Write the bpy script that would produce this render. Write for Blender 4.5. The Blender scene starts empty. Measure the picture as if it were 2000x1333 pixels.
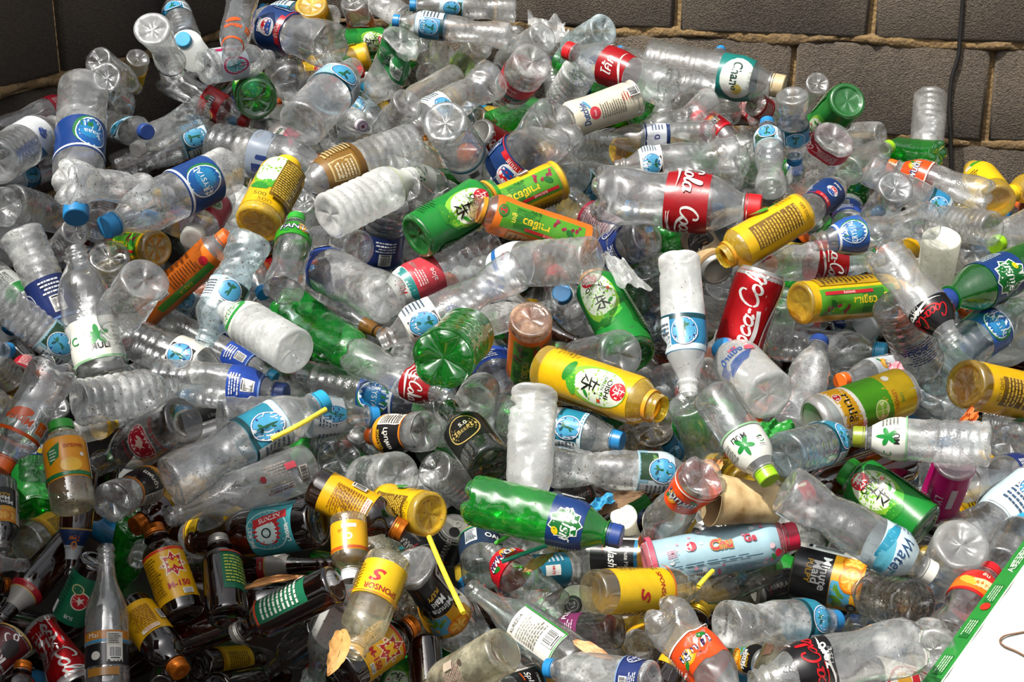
import bpy, math, random
import numpy as np
from mathutils import Vector, Matrix
D = bpy.data
S = bpy.context.scene
COL = S.collection

# ------------------------------------------------------------------ camera, light, exposure
cam = D.cameras.new('camera'); cam.sensor_width = 36.0; cam.lens = 36.0 * 2900 / 2000
cam.clip_start = 0.05
cam_o = D.objects.new('camera', cam); COL.objects.link(cam_o)
cam_o.location = (0, 0, 1.75); cam_o.rotation_euler = (math.radians(70), 0, 0)
S.camera = cam_o
SUN_DIR = Vector((-0.40, -0.30, 0.87)).normalized()      # towards the sun
sun = D.lights.new('sun', 'SUN'); sun.energy = 8.6; sun.angle = math.radians(1.5); sun.color = (1.0, 0.96, 0.88)
sun_o = D.objects.new('sun', sun); COL.objects.link(sun_o)
sun_o.rotation_euler = SUN_DIR.to_track_quat('Z', 'Y').to_euler()
sun_o.location = (-2, -2, 5)
W = D.worlds.new('sky'); S.world = W; W.use_nodes = True
wn = W.node_tree.nodes; wl = W.node_tree.links
sky = wn.new('ShaderNodeTexSky'); sky.sky_type = 'NISHITA'; sky.sun_disc = False
sky.sun_elevation = math.radians(60); sky.sun_rotation = math.radians(200); sky.air_density = 1.0; sky.dust_density = 6.0
hs = wn.new('ShaderNodeHueSaturation'); hs.inputs['Saturation'].default_value = 0.22
wl.new(sky.outputs[0], hs.inputs['Color']); wl.new(hs.outputs[0], wn['Background'].inputs[0]); wn['Background'].inputs[1].default_value = 0.155
vs = S.view_settings
vs.view_transform = 'Standard'; vs.look = 'None'; vs.gamma = 1.0; vs.use_curve_mapping = False; vs.exposure = 0.22
try:
    cy = S.cycles
    cy.transparent_max_bounces = 16; cy.max_bounces = 5; cy.diffuse_bounces = 2; cy.glossy_bounces = 3; cy.transmission_bounces = 4; cy.use_adaptive_sampling = True; cy.adaptive_threshold = 0.06; cy.adaptive_min_samples = 16; cy.caustics_reflective = False; cy.caustics_refractive = False
    cy.sample_clamp_indirect = 6.0
except Exception:
    pass

# ------------------------------------------------------------------ colours and materials
def lin(h):
    h = h.lstrip('#')
    c = [int(h[i:i + 2], 16) / 255 for i in (0, 2, 4)]
    return tuple(x / 12.92 if x <= 0.04045 else ((x + 0.055) / 1.055) ** 2.4 for x in c)

def mat(name):
    m = D.materials.new(name); m.use_nodes = True
    nt = m.node_tree
    return m, nt.nodes, nt.links, nt.nodes['Principled BSDF'], nt.nodes['Material Output']

def val(nodes, links, op, a, b=None, c=None):
    n = nodes.new('ShaderNodeMath'); n.operation = op
    for i, x in enumerate((a, b, c)):
        if x is None: continue
        if hasattr(x, 'is_output'): links.new(x, n.inputs[i])
        else: n.inputs[i].default_value = x
    return n.outputs[0]

def shell(name, tint, milk=0.06, rough=0.03, drops=0.7, dirt=0.22, crumple=0.55, milkcol=(0.93, 0.94, 0.93), edge=0.85, base=0.12, refr=0.20, sheen=0.22):
    """thin translucent wall: see-through, glossy towards grazing angles, a little dust and dew"""
    m, N, L, P, out = mat(name)
    N.remove(P)
    tc = N.new('ShaderNodeTexCoord'); oi = N.new('ShaderNodeObjectInfo')
    lw = N.new('ShaderNodeLayerWeight'); lw.inputs[0].default_value = 0.5
    fac = val(N, L, 'MULTIPLY_ADD', val(N, L, 'POWER', lw.outputs['Facing'], 2.3), edge, base)
    # crumple and dew relief
    nz = N.new('ShaderNodeTexNoise'); nz.inputs['Scale'].default_value = 26; nz.inputs['Detail'].default_value = 1.5; nz.inputs['Distortion'].default_value = 0.6
    L.new(tc.outputs['Object'], nz.inputs['Vector'])
    vo = N.new('ShaderNodeTexVoronoi'); vo.inputs['Scale'].default_value = 230; L.new(tc.outputs['Object'], vo.inputs['Vector'])
    dots = val(N, L, 'SMOOTH_MIN', vo.outputs['Distance'], 0.42, 0.1)
    nm = N.new('ShaderNodeTexNoise'); nm.inputs['Scale'].default_value = 9; nm.inputs['Detail'].default_value = 1
    off = N.new('ShaderNodeVectorMath'); off.operation = 'ADD'; L.new(tc.outputs['Object'], off.inputs[0]); L.new(oi.outputs['Random'], off.inputs[1])
    L.new(off.outputs[0], nm.inputs['Vector'])
    wet = N.new('ShaderNodeMapRange'); wet.inputs[1].default_value = 0.46; wet.inputs[2].default_value = 0.62
    L.new(nm.outputs[0], wet.inputs[0])
    wetr = val(N, L, 'MULTIPLY', wet.outputs[0], drops)
    b1 = N.new('ShaderNodeBump'); b1.inputs['Strength'].default_value = crumple; b1.inputs['Distance'].default_value = 0.006
    L.new(nz.outputs[0], b1.inputs['Height'])
    b2 = N.new('ShaderNodeBump'); b2.invert = True; b2.inputs['Distance'].default_value = 0.0012
    L.new(wetr, b2.inputs['Strength']); L.new(dots, b2.inputs['Height']); L.new(b1.outputs[0], b2.inputs['Normal'])
    tr = N.new('ShaderNodeBsdfTransparent'); tr.inputs[0].default_value = (*tint, 1)
    gl = N.new('ShaderNodeBsdfGlossy'); gl.inputs['Roughness'].default_value = rough; L.new(b2.outputs[0], gl.inputs['Normal'])
    L.new(b2.outputs[0], lw.inputs['Normal'])
    # part of the light is bent by the uneven wall
    rf = N.new('ShaderNodeBsdfRefraction'); rf.inputs['Color'].default_value = (*tint, 1); rf.inputs['IOR'].default_value = 1.13; rf.inputs['Roughness'].default_value = 0.0
    L.new(b2.outputs[0], rf.inputs['Normal'])
    tm = N.new('ShaderNodeMixShader'); tm.inputs[0].default_value = refr; L.new(tr.outputs[0], tm.inputs[1]); L.new(rf.outputs[0], tm.inputs[2])
    # a crisp and a broad sheen
    g2 = N.new('ShaderNodeBsdfGlossy'); g2.inputs['Roughness'].default_value = rough + .22; L.new(b2.outputs[0], g2.inputs['Normal'])
    gm = N.new('ShaderNodeMixShader'); gm.inputs[0].default_value = sheen; L.new(gl.outputs[0], gm.inputs[1]); L.new(g2.outputs[0], gm.inputs[2])
    mx = N.new('ShaderNodeMixShader'); L.new(fac, mx.inputs[0]); L.new(tm.outputs[0], mx.inputs[1]); L.new(gm.outputs[0], mx.inputs[2])
    # dust film (white, part translucent), stronger where noise says so and different on each thing
    ns = N.new('ShaderNodeTexNoise'); ns.inputs['Scale'].default_value = 16; ns.inputs['Detail'].default_value = 6; ns.inputs['Roughness'].default_value = 0.7
    L.new(off.outputs[0], ns.inputs['Vector'])
    dr = N.new('ShaderNodeMapRange'); dr.inputs[1].default_value = 0.50; dr.inputs[2].default_value = 0.72; dr.inputs[4].default_value = dirt
    L.new(ns.outputs[0], dr.inputs[0])
    amt = val(N, L, 'MULTIPLY_ADD', dr.outputs[0], val(N, L, 'MULTIPLY_ADD', val(N, L, 'POWER', oi.outputs['Random'], 2.0), 2.3, 0.2), val(N, L, 'MULTIPLY', val(N, L, 'MULTIPLY_ADD', oi.outputs['Random'], 1.0, 0.5), milk))
    df = N.new('ShaderNodeBsdfDiffuse'); df.inputs[0].default_value = (*milkcol, 1)
    tl = N.new('ShaderNodeBsdfTranslucent'); tl.inputs[0].default_value = (*milkcol, 1)
    L.new(b2.outputs[0], df.inputs['Normal'])
    md = N.new('ShaderNodeMixShader'); md.inputs[0].default_value = 0.5; L.new(df.outputs[0], md.inputs[1]); L.new(tl.outputs[0], md.inputs[2])
    m2 = N.new('ShaderNodeMixShader'); L.new(amt, m2.inputs[0]); L.new(mx.outputs[0], m2.inputs[1]); L.new(md.outputs[0], m2.inputs[2])
    # specks of grit
    sv = N.new('ShaderNodeTexVoronoi'); sv.inputs['Scale'].default_value = 120; L.new(off.outputs[0], sv.inputs['Vector'])
    sp = val(N, L, 'LESS_THAN', sv.outputs['Distance'], val(N, L, 'MULTIPLY_ADD', oi.outputs['Random'], 0.28, -0.09))
    sd = N.new('ShaderNodeBsdfDiffuse'); sd.inputs[0].default_value = (0.07, 0.055, 0.035, 1)
    m3 = N.new('ShaderNodeMixShader'); L.new(val(N, L, 'MULTIPLY', sp, 0.75), m3.inputs[0]); L.new(m2.outputs[0], m3.inputs[1]); L.new(sd.outputs[0], m3.inputs[2])
    L.new(m3.outputs[0], out.inputs[0])
    return m

BODY = dict(
    clear=shell('clear_plastic', (0.955, 0.97, 0.975)),
    aqua=shell('aqua_plastic', (0.84, 0.94, 0.965), milkcol=(0.75, 0.88, 0.92)),
    green=shell('green_plastic', (0.04, 0.62, 0.09), milk=0.20, dirt=0.04, drops=0.2, crumple=0.25, milkcol=(0.02, 0.42, 0.05)),
    gglass=shell('green_glass', (0.05, 0.22, 0.05), milk=0.008, dirt=0.02, crumple=0.05, drops=0.1, base=0.06, sheen=0.08),
    brown=shell('brown_glass', (0.30, 0.10, 0.025), milk=0.004, dirt=0.03, crumple=0.04, drops=0.1, rough=0.03, milkcol=(0.35, 0.25, 0.18), base=0.085, edge=0.9, sheen=0.05),
    smoke=shell('smoky_glass', (0.70, 0.68, 0.66), milk=0.01, dirt=0.06, crumple=0.12, base=0.08, sheen=0.15),
    gclear=shell('pale_green_glass', (0.86, 0.93, 0.90), milk=0.04, dirt=0.08, crumple=0.06, drops=0.2),
    yellow=shell('yellow_plastic', (0.96, 0.80, 0.14), milk=0.24, milkcol=(0.88, 0.60, 0.05)),
    orange=shell('orange_tinted_plastic', (0.96, 0.80, 0.62), milk=0.07, milkcol=(0.9, 0.6, 0.4)),
    straw=shell('straw_tinted_glass', (0.93, 0.90, 0.76), milk=0.05, crumple=0.08, milkcol=(0.8, 0.75, 0.55)),
    amber=shell('amber_tinted_plastic', (0.74, 0.68, 0.58), milk=0.04, milkcol=(0.6, 0.52, 0.4)),
    pink=shell('pink_plastic', (0.95, 0.45, 0.5), milk=0.25, milkcol=(0.85, 0.25, 0.3)),
    frost=shell('frosted_plastic', (0.93, 0.95, 0.95), milk=0.26, dirt=0.18, drops=0.15),
    milk=shell('milky_plastic', (0.95, 0.94, 0.88), milk=0.5, dirt=0.2, milkcol=(0.86, 0.85, 0.74)),
    white=shell('white_plastic', (0.9, 0.9, 0.9), milk=0.85, dirt=0.1),
)
def painted(name, rough=0.35, trans=0.0, metal=0.0):
    m, N, L, P, out = mat(name)
    a = N.new('ShaderNodeAttribute'); a.attribute_name = 'Col'
    nz = N.new('ShaderNodeTexNoise'); nz.inputs['Scale'].default_value = 45; nz.inputs['Detail'].default_value = 4
    tc = N.new('ShaderNodeTexCoord'); L.new(tc.outputs['Object'], nz.inputs['Vector'])
    mr = N.new('ShaderNodeMapRange'); mr.inputs[1].default_value = 0.3; mr.inputs[2].default_value = 0.75; mr.inputs[3].default_value = 0.66; mr.inputs[4].default_value = 0.52
    L.new(nz.outputs[0], mr.inputs[0])
    mc = N.new('ShaderNodeVectorMath'); mc.operation = 'SCALE'; L.new(a.outputs['Color'], mc.inputs[0]); L.new(mr.outputs[0], mc.inputs['Scale'])
    L.new(mc.outputs[0], P.inputs['Base Color'])
    P.inputs['Roughness'].default_value = rough; P.inputs['Metallic'].default_value = metal
    bp = N.new('ShaderNodeBump'); bp.inputs['Strength'].default_value = 0.15; bp.inputs['Distance'].default_value = 0.003
    L.new(nz.outputs[0], bp.inputs['Height']); L.new(bp.outputs[0], P.inputs['Normal'])
    if trans:
        t = N.new('ShaderNodeBsdfTranslucent'); L.new(mc.outputs[0], t.inputs[0])
        mx = N.new('ShaderNodeMixShader'); mx.inputs[0].default_value = trans
        L.new(P.outputs[0], mx.inputs[1]); L.new(t.outputs[0], mx.inputs[2]); L.new(mx.outputs[0], out.inputs[0])
    return m
PRINT = painted('printed_label', 0.28, 0.25)
CAPM = painted('cap_plastic', 0.38, 0.12)
METAL = painted('painted_metal', 0.3, 0.0, 0.75)

# ------------------------------------------------------------------ mesh helpers
def link(name, me, m, parent=None, smooth=None):
    o = D.objects.new(name, me); COL.objects.link(o)
    for x in (m if isinstance(m, (list, tuple)) else [m]): me.materials.append(x)
    if parent: o.parent = parent
    return o

def mesh(name, V, F, col=None, smooth=True, midx=None, sharp=None):
    me = D.meshes.new(name)
    V = np.asarray(V, np.float32)
    nl = np.array([len(f) for f in F], np.int32)
    fl = np.concatenate([np.asarray(f, np.int32) for f in F]) if len(F) else np.zeros(0, np.int32)
    me.vertices.add(len(V)); me.vertices.foreach_set('co', V.ravel())
    me.loops.add(len(fl)); me.loops.foreach_set('vertex_index', fl)
    me.polygons.add(len(nl)); me.polygons.foreach_set('loop_start', np.concatenate([[0], np.cumsum(nl)[:-1]]).astype(np.int32))
    me.polygons.foreach_set('loop_total', nl)
    if midx is not None: me.polygons.foreach_set('material_index', np.asarray(midx, np.int32))
    me.update(calc_edges=True); me.validate()
    if smooth: me.polygons.foreach_set('use_smooth', np.ones(len(me.polygons), bool))
    if sharp: me.set_sharp_from_angle(angle=math.radians(sharp))
    if col is not None:
        a = me.color_attributes.new('Col', 'FLOAT_COLOR', 'POINT')
        c = np.ones((len(V), 4), np.float32); c[:, :3] = col
        a.data.foreach_set('color', c.ravel())
    return me

def grid_faces(nr, ns, off=0, close=True):
    F = []
    for i in range(nr - 1):
        for j in range(ns if close else ns - 1):
            k = (j + 1) % ns
            F.append((off + i * ns + j, off + i * ns + k, off + (i + 1) * ns + k, off + (i + 1) * ns + j))
    return F

def props(o, label, cat, group=None):
    o['label'] = label; o['category'] = cat
    if group: o['group'] = group

def hsh(*a):
    return random.Random(repr(a))

# ------------------------------------------------------------------ print: 2-D artwork in units of the bottle radius
_txt = {}
def text2d(s, shear=0.0, bold=0.0, sp=1.0):
    key = (s, shear, bold, sp)
    if key in _txt: return _txt[key]
    cu = D.curves.new('t', 'FONT'); cu.body = s; cu.shear = shear; cu.resolution_u = 3; cu.offset = bold; cu.space_character = sp
    cu.align_x = 'CENTER'; cu.align_y = 'CENTER'; cu.size = 1.0
    ob = D.objects.new('t', cu); COL.objects.link(ob)
    dg = bpy.context.evaluated_depsgraph_get(); dg.update()
    me = D.meshes.new_from_object(ob.evaluated_get(dg))
    me.calc_loop_triangles()
    v = np.empty(3 * len(me.vertices), np.float32); me.vertices.foreach_get('co', v)
    t = np.empty(3 * len(me.loop_triangles), np.int32); me.loop_triangles.foreach_get('vertices', t)
    v = v.reshape(-1, 3)[:, :2]; t = t.reshape(-1, 3)
    D.objects.remove(ob); D.curves.remove(cu); D.meshes.remove(me)
    _txt[key] = (v, t)
    return v, t

def split_long(v, t, lim):
    """cut long triangles so that print can bend round a bottle"""
    v = [tuple(p) for p in v]; todo = [tuple(x) for x in t]; out = []; mid = {}
    while todo:
        a, b, c = todo.pop()
        e = [(abs(v[a][0] - v[b][0]) + .5 * abs(v[a][1] - v[b][1]), a, b, c), (abs(v[b][0] - v[c][0]) + .5 * abs(v[b][1] - v[c][1]), b, c, a), (abs(v[c][0] - v[a][0]) + .5 * abs(v[c][1] - v[a][1]), c, a, b)]
        l, p, q, r = max(e)
        if l <= lim: out.append((a, b, c)); continue
        k = (min(p, q), max(p, q))
        if k not in mid:
            mid[k] = len(v); v.append(((v[p][0] + v[q][0]) / 2, (v[p][1] + v[q][1]) / 2))
        m = mid[k]; todo += [(p, m, r), (m, q, r)]
    return np.array(v), np.array(out, np.int32).reshape(-1, 3)

def rot2(v, deg):
    a = math.radians(deg); c, s = math.cos(a), math.sin(a)
    return v @ np.array([[c, s], [-s, c]])

class Art:
    def __init__(self): self.parts = []
    def add(self, v, t, col): self.parts.append((v, t, lin(col))); return self
    def poly(self, pts, col):
        pts = np.array(pts, float); c = pts.mean(0); n = len(pts)
        v = np.vstack([pts, c]); t = [(i, (i + 1) % n, n) for i in range(n)]
        return self.add(*split_long(v, t, .22), col)
    def rect(self, u, v, w, h, col, rot=0):
        p = rot2(np.array([(-w / 2, -h / 2), (w / 2, -h / 2), (w / 2, h / 2), (-w / 2, h / 2)]), rot) + (u, v)
        return self.add(*split_long(p, [(0, 1, 2), (0, 2, 3)], .22), col)
    def ell(self, u, v, a, b, col, rot=0, n=20):
        t = np.linspace(0, 2 * math.pi, n, endpoint=False)
        return self.poly(rot2(np.stack([a * np.cos(t), b * np.sin(t)], 1), rot) + (u, v), col)
    def star(self, u, v, a, b, n, col, rot=0):
        t = np.arange(2 * n) * math.pi / n + math.pi / 2; r = np.where(np.arange(2 * n) % 2, b, a)
        return self.poly(rot2(np.stack([r * np.cos(t), r * np.sin(t)], 1), rot) + (u, v), col)
    def text(self, u, v, size, s, col, rot=0, shear=0, bold=0, sx=1.0, sp=1.0):
        p, t = text2d(s, shear, bold, sp)
        if len(p) == 0: return self
        p = rot2(p * (size * sx, size), rot) + (u, v)
        return self.add(*split_long(p, t, .22), col)
    def bar(self, u, v, w, h, rot=0, bg='#f2f2ee', fg='#15151a'):
        self.rect(u, v, w, h, bg, rot); r = random.Random(int(100 * (abs(u) + abs(v) + w)))
        x = -w / 2 + w * .08
        while x < w / 2 - w * .1:
            b = w * r.uniform(.015, .05)
            c = rot2(np.array([[x + b / 2, h * .06]]), rot)[0]
            self.rect(u + c[0], v + c[1], b, h * .7, fg, rot); x += b + w * r.uniform(.02, .045)
        c = rot2(np.array([[0, -h * .40]]), rot)[0]
        self.rect(u + c[0], v + c[1], w * .7, h * .08, fg, rot)
        return self
    def lines(self, u, v, w, h, n, col, rot=0, seed=1):
        """rows of unreadably small print"""
        r = random.Random(seed)
        for i in range(n):
            y = h / 2 - h * (i + .5) / n; x = -w / 2; end = w / 2 * r.uniform(.5, 1)
            while x < end:
                b = min(r.uniform(.06, .2) * w, end - x)
                if b > .02 * w:
                    c = rot2(np.array([[x + b / 2, y]]), rot)[0]
                    self.rect(u + c[0], v + c[1], b, h / n * .45, col, rot)
                x += b + .03 * w
        return self
    def brush(self, u, v, s, col, rot=0, seed=3):
        """a few calligraphic strokes"""
        strokes = [(-.3, .5, .3, .35, .10), (-.1, .75, -.2, .1, .09), (-.4, .05, .35, .15, .10), (.1, .3, .05, -.5, .11), (.05, -.5, -.3, -.35, .08), (.1, .0, .45, -.4, .11), (-.1, -.05, -.45, -.45, .09), (.35, .6, .42, .5, .1)]
        for x0, y0, x1, y1, w in strokes:
            p = rot2(np.array([((x0 + x1) / 2 * s, (y0 + y1) / 2 * s)]), rot)[0]
            l = math.hypot(x1 - x0, y1 - y0) * s; a = math.degrees(math.atan2(y1 - y0, x1 - x0)) + rot
            self.ell(u + p[0], v + p[1], l / 2 * 1.1, w * s * .55, col, a, 8)
        return self
    def leaf(self, u, v, l, w, col, rot=0):
        t = np.linspace(0, math.pi, 7); top = np.stack([-l / 2 * np.cos(t), w / 2 * np.sin(t)], 1)
        p = np.vstack([top, -top[1:-1] * (1, 1)])
        return self.poly(rot2(p, rot) + (u, v), col)

    def ribbon(self, pts, w, col, closed=False):
        """a pen stroke, thick going down and thin going across"""
        P = np.array(pts, float); n = len(P); Q = []
        m = n if closed else n - 1
        for i in range(m):
            p0, p1, p2, p3 = [P[k % n] if closed else P[min(max(k, 0), n - 1)] for k in (i - 1, i, i + 1, i + 2)]
            for q in range(5):
                t = q / 5; Q.append(.5 * (2 * p1 + (p2 - p0) * t + (2 * p0 - 5 * p1 + 4 * p2 - p3) * t * t + (3 * p1 - p0 - 3 * p2 + p3) * t ** 3))
        if closed: Q.append(Q[0])
        else: Q.append(P[-1])
        Q = np.array(Q); d = np.gradient(Q, axis=0); l = np.hypot(d[:, 0], d[:, 1]) + 1e-9
        a = np.abs(d[:, 1] / l); ww = w * (.38 + .62 * a); nr = np.stack([-d[:, 1] / l, d[:, 0] / l], 1) * ww[:, None] / 2
        v = np.concatenate([Q + nr, Q - nr]); k = len(Q)
        t = [(i, i + 1, k + i) for i in range(k - 1)] + [(i + 1, k + i + 1, k + i) for i in range(k - 1)]
        return self.add(v, np.array(t, np.int32), col)
    def script(self, u, v, s, col, rot=0, word='C o c a - C o l a', shear=.22, w=.13):
        GL = {'C': (.60, [[(.60, .66), (.57, .84), (.38, .92), (.14, .70), (.07, .36), (.2, .07), (.42, .06), (.62, .26)]]), 'o': (.44, [[(.22, .42), (.06, .3), (.06, .1), (.2, .02), (.36, .14), (.36, .34), 0]]),
              'c': (.40, [[(.36, .32), (.24, .42), (.07, .3), (.06, .1), (.2, .02), (.40, .14)]]), 'a': (.48, [[(.22, .42), (.06, .3), (.06, .1), (.2, .02), (.36, .14), (.36, .34), 0], [(.40, .43), (.37, .2), (.39, .04), (.52, .12)]]),
              '-': (.24, [[(.02, .28), (.12, .31), (.22, .27)]]), 'l': (.30, [[(.02, .12), (.2, .5), (.24, .82), (.15, .92), (.09, .6), (.09, .2), (.16, .03), (.32, .14)]])}
        ch = word.split(); W = sum(GL[c][0] for c in ch); x = -W / 2
        for n, c in enumerate(ch):
            for st in GL[c][1]:
                cl = st[-1] == 0; p = np.array([q for q in st if q != 0], float)
                p = p + (x, -.42); p[:, 0] += p[:, 1] * shear
                self.ribbon(rot2(p * s, rot) + (u, v), w * s, col, cl)
            x += GL[c][0]
        p = np.array([(-W / 2 + .5, -.20), (-W / 2 + .8, -.52), (-W / 2 + 1.4, -.62), (-W / 2 + 2.1, -.53)]); self.ribbon(rot2(p * s, rot) + (u, v), w * 1.5 * s, col)
        return self

_art = {}
def art(name, h):
    """(background colour or None, span of the wrap in radians, Art) for a label of height h radii"""
    key = (name, round(h, 2))
    if key in _art: return _art[key]
    A = Art(); bg = '#ffffff'; span = None; k = h / 2
    g = globals()
    WH = '#f4f4f0'; NV = '#16305f'; BK = '#17161a'; RD = '#c3121c'; GN = '#1f8f2d'
    if name in ('cblue', 'cgreen', 'cgreen2', 'cteal', 'cpale', 'cwhite', 'cblack', 'cnone'):
        bg = {'cblue': '#2f86b4', 'cteal': '#2b8aa5', 'cpale': '#9fc6dd', 'cblack': '#e9e6dc'}.get(name, '#cfe3ea')
        if name == 'cblack': A.rect(-.15, -.05 * k, .9, 1.7 * k, '#191a20')
        if name in ('cgreen', 'cgreen2'):
            A.rect(0, -.72 * k, 6.2, .5 * k, '#8fbcd0'); A.rect(-.35, -.4 * k, 1.5, 1.0 * k, '#2c4a34'); A.poly([(-1, -.2 * k), (-.5, .35 * k), (-.1, 0), (.3, .3 * k), (.4, -.3 * k)], '#6b8f55')
        if name in ('cblue', 'cteal', 'cpale'):
            A.rect(0, .82 * k, 6.2, .3 * k, '#d5e8ee'); A.rect(0, -.85 * k, 6.2, .25 * k, '#13424a')
        A.rect(1.05, 0, .9, 1.75 * k, '#e6eef2'); A.lines(1.05, .1 * k, .78, 1.4 * k, 6, '#51606e', seed=5)
        if name == 'cwhite': A.rect(0, 0, 1.9, 1.9 * k, '#e9eef0'); A.lines(.1, -.1 * k, 1.3, 1.2 * k, 6, '#3d5873', seed=7)
        A.rect(-2.2, 0, .9, 1.6 * k, '#eef2f4'); A.bar(-2.2, 0, .7, 1.1 * k)
        e = .52 if name != 'cwhite' else .34; y = 0 if name not in ('cwhite', 'cgreen2') else .35 * k
        b = min(.78 * k, .62)
        A.ell(-.1, y, e + .07, b + .07, '#e8eef5'); A.ell(-.1, y, e + .03, b + .03, '#23397a'); A.ell(-.1, y, e, b, '#4fa6cf')
        A.leaf(-.1, y - .05 * b, 1.5 * b, .10, '#1b5a3a', 84); A.leaf(-.2, y - .45 * b, .5 * e, .14, '#1e6a3c', 30); A.leaf(.02, y - .5 * b, .5 * e, .14, '#17505a', -30); A.leaf(.02, y + .3 * b, .4 * e, .08, '#1b5a3a', 60)
        A.ell(2.6, 0, e, b, '#23397a'); A.ell(2.6, 0, e * .88, b * .88, '#4fa6cf')
    elif name in ('cryB', 'cryN', 'saaa', 'navyl', 'navyfade', 'bluel', 'nblue', 'lion'):
        bg = {'cryB': '#1d4487', 'cryN': '#2f5fb0', 'saaa': '#1c3f82', 'navyl': '#24346e', 'navyfade': '#8c97a8', 'bluel': '#2c4fae', 'nblue': '#dfe4ea', 'lion': '#e9edf0'}[name]
        if name in ('cryB', 'cryN', 'saaa'):
            A.rect(-1.7, 0, .8, 1.9 * k, '#e3e8ee'); A.ell(-1.7, .1, .22, .2, '#2a3f86'); A.text(-1.7, .1, .14, 'OK', WH)
            A.rect(0, .86 * k, 6.2, .1, '#e8edf2')
            a, b = .62, min(.86 * k, .86)
            A.ell(.1, -.05, a * 1.12, b * 1.02, '#2c7a3d', 10); A.ell(.02, 0, a * 1.08, b * 1.02, '#dfe8f0'); A.ell(.02, 0, a, b * .95, '#1c5fa8'); A.ell(.1, -.15 * b, a * .7, b * .6, '#2a86bd')
            A.text(.02, .0, .36, 'CRYSTAL' if name != 'saaa' else 'Saaa', WH, rot=0, sx=.85 if name != 'saaa' else 1.1)
            A.ell(2.6, 0, a, b, '#dfe8f0'); A.ell(2.6, 0, a * .93, b * .93, '#1c5fa8')
        elif name == 'lion':
            A.poly([(.5, -k), (1.2, -k), (1.3, .4 * k)], '#2b7fb0'); A.text(.3, .55 * k, .2, 'น้ำดื่ม', '#3c94b5'); A.star(0, .0, .3, .14, 5, '#2a4f9c'); A.leaf(.12, -.25, .5, .2, '#2a4f9c', 50); A.leaf(-.15, -.2, .4, .16, '#2a4f9c', 120)
        elif name == 'nblue':
            A.rect(0, -.85 * k, 6.2, .28 * k, NV); A.rect(0, .9 * k, 6.2, .15 * k, NV); A.rect(-.9, 0, .4, 2 * k, NV); A.text(.1, 0, .5, 'D', '#3a3f95', bold=.02); A.lines(.9, 0, .6, k, 4, '#59698a')
        else:
            fg = '#e9edf2' if name != 'navyfade' else '#2b3a66'
            if name == 'navyfade':
                A.rect(.1, .2, .2, 1.2 * k, '#27386e'); A.rect(.55, .1, .35, 1.2 * k, '#27386e')
            else:
                A.bar(-.2, .3 * k, .62, .75 * k); A.lines(-.1, -.5 * k, 1.1, .7 * k, 4, fg, seed=9); A.ell(1.25, 0, .46, .62 * k, fg); A.ell(1.25, 0, .42, .57 * k, bg); A.text(1.25, 0, .4, 'S', fg)
                A.rect(0, .92 * k, 6.2, .1 * k, '#7fa0d8'); A.text(2.6, 0, .4, 'AQUA', fg)
    elif name in ('coke', 'coket', 'cokecan', 'cokz', 'maroonc'):
        bg = {'cokz': '#141214', 'maroonc': '#5d1018', 'coke': '#a50d18', 'coket': '#a8121c'}.get(name, '#b90d17')
        fg = WH if name != 'cokz' else '#c8101c'
        can = name in ('cokecan', 'maroonc')
        if can:
            for u in (0, math.pi):
                A.script(u - .1, 0, .98 if name == 'cokecan' else .7, '#f5f1ec', 90)
                t = np.linspace(-k, k, 15); c = [u + 1.0 + .16 * math.sin(y * 1.5) for y in t]
                for i in range(14): A.poly([(c[i], t[i]), (c[i + 1], t[i + 1]), (c[i + 1] + .14 + .08 * math.sin(t[i + 1]), t[i + 1]), (c[i] + .14 + .08 * math.sin(t[i]), t[i])], '#efe9e4')
            A.lines(1.7, 0, 1.2 * k, .3, 4, '#e9d9d6', rot=90)
            if name == 'maroonc': A.rect(0, .92 * k, 6.28, .08 * k, '#c9a24a'); A.ell(.2, 0, .4, .5, '#1a0c0c')
        else:
            for u in (0, math.pi):
                if name == 'coket': A.text(u, .1 * k, .66, 'โค้ก', fg, shear=.2, bold=.012)
                else: A.script(u, .16 * k, min(.68, .95 * k), fg)
                t = np.linspace(-1.2, 1.2, 12)
                for i in range(11):
                    f = lambda x, d: -.62 * k + .12 * math.sin(x * 2.2) + d * (1 - abs(x) / 1.25)
                    A.poly([(u + t[i], f(t[i], -.07)), (u + t[i + 1], f(t[i + 1], -.07)), (u + t[i + 1], f(t[i + 1], .07)), (u + t[i], f(t[i], .07))], '#f1ece8')
                if name == 'cokz': A.text(u + .3, -.48 * k, .5, 'zero', WH, bold=.02); A.text(u + .2, -.82 * k, .22, '1.25 L', WH)
                else: A.lines(u - .9, -.8 * k, .5, .2 * k, 2, '#f1dcd8', seed=4)
            A.lines(1.57, .82 * k, .9, .14 * k, 1, '#e6d3d0', seed=2)
    elif name in ('fanR', 'fanG', 'fanO', 'fanB', 'fanw'):
        bg = {'fanR': '#cf1626', 'fanG': '#2f9a22', 'fanO': '#f0501c', 'fanB': '#1b181b', 'fanw': '#d9dfe6'}[name]
        word = {'fanG': 'FANTA', 'fanB': 'แฟนต้า', 'fanO': 'แฟนต้า', 'fanR': 'แฟนต้า', 'fanw': 'Fanta'}[name]
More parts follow.
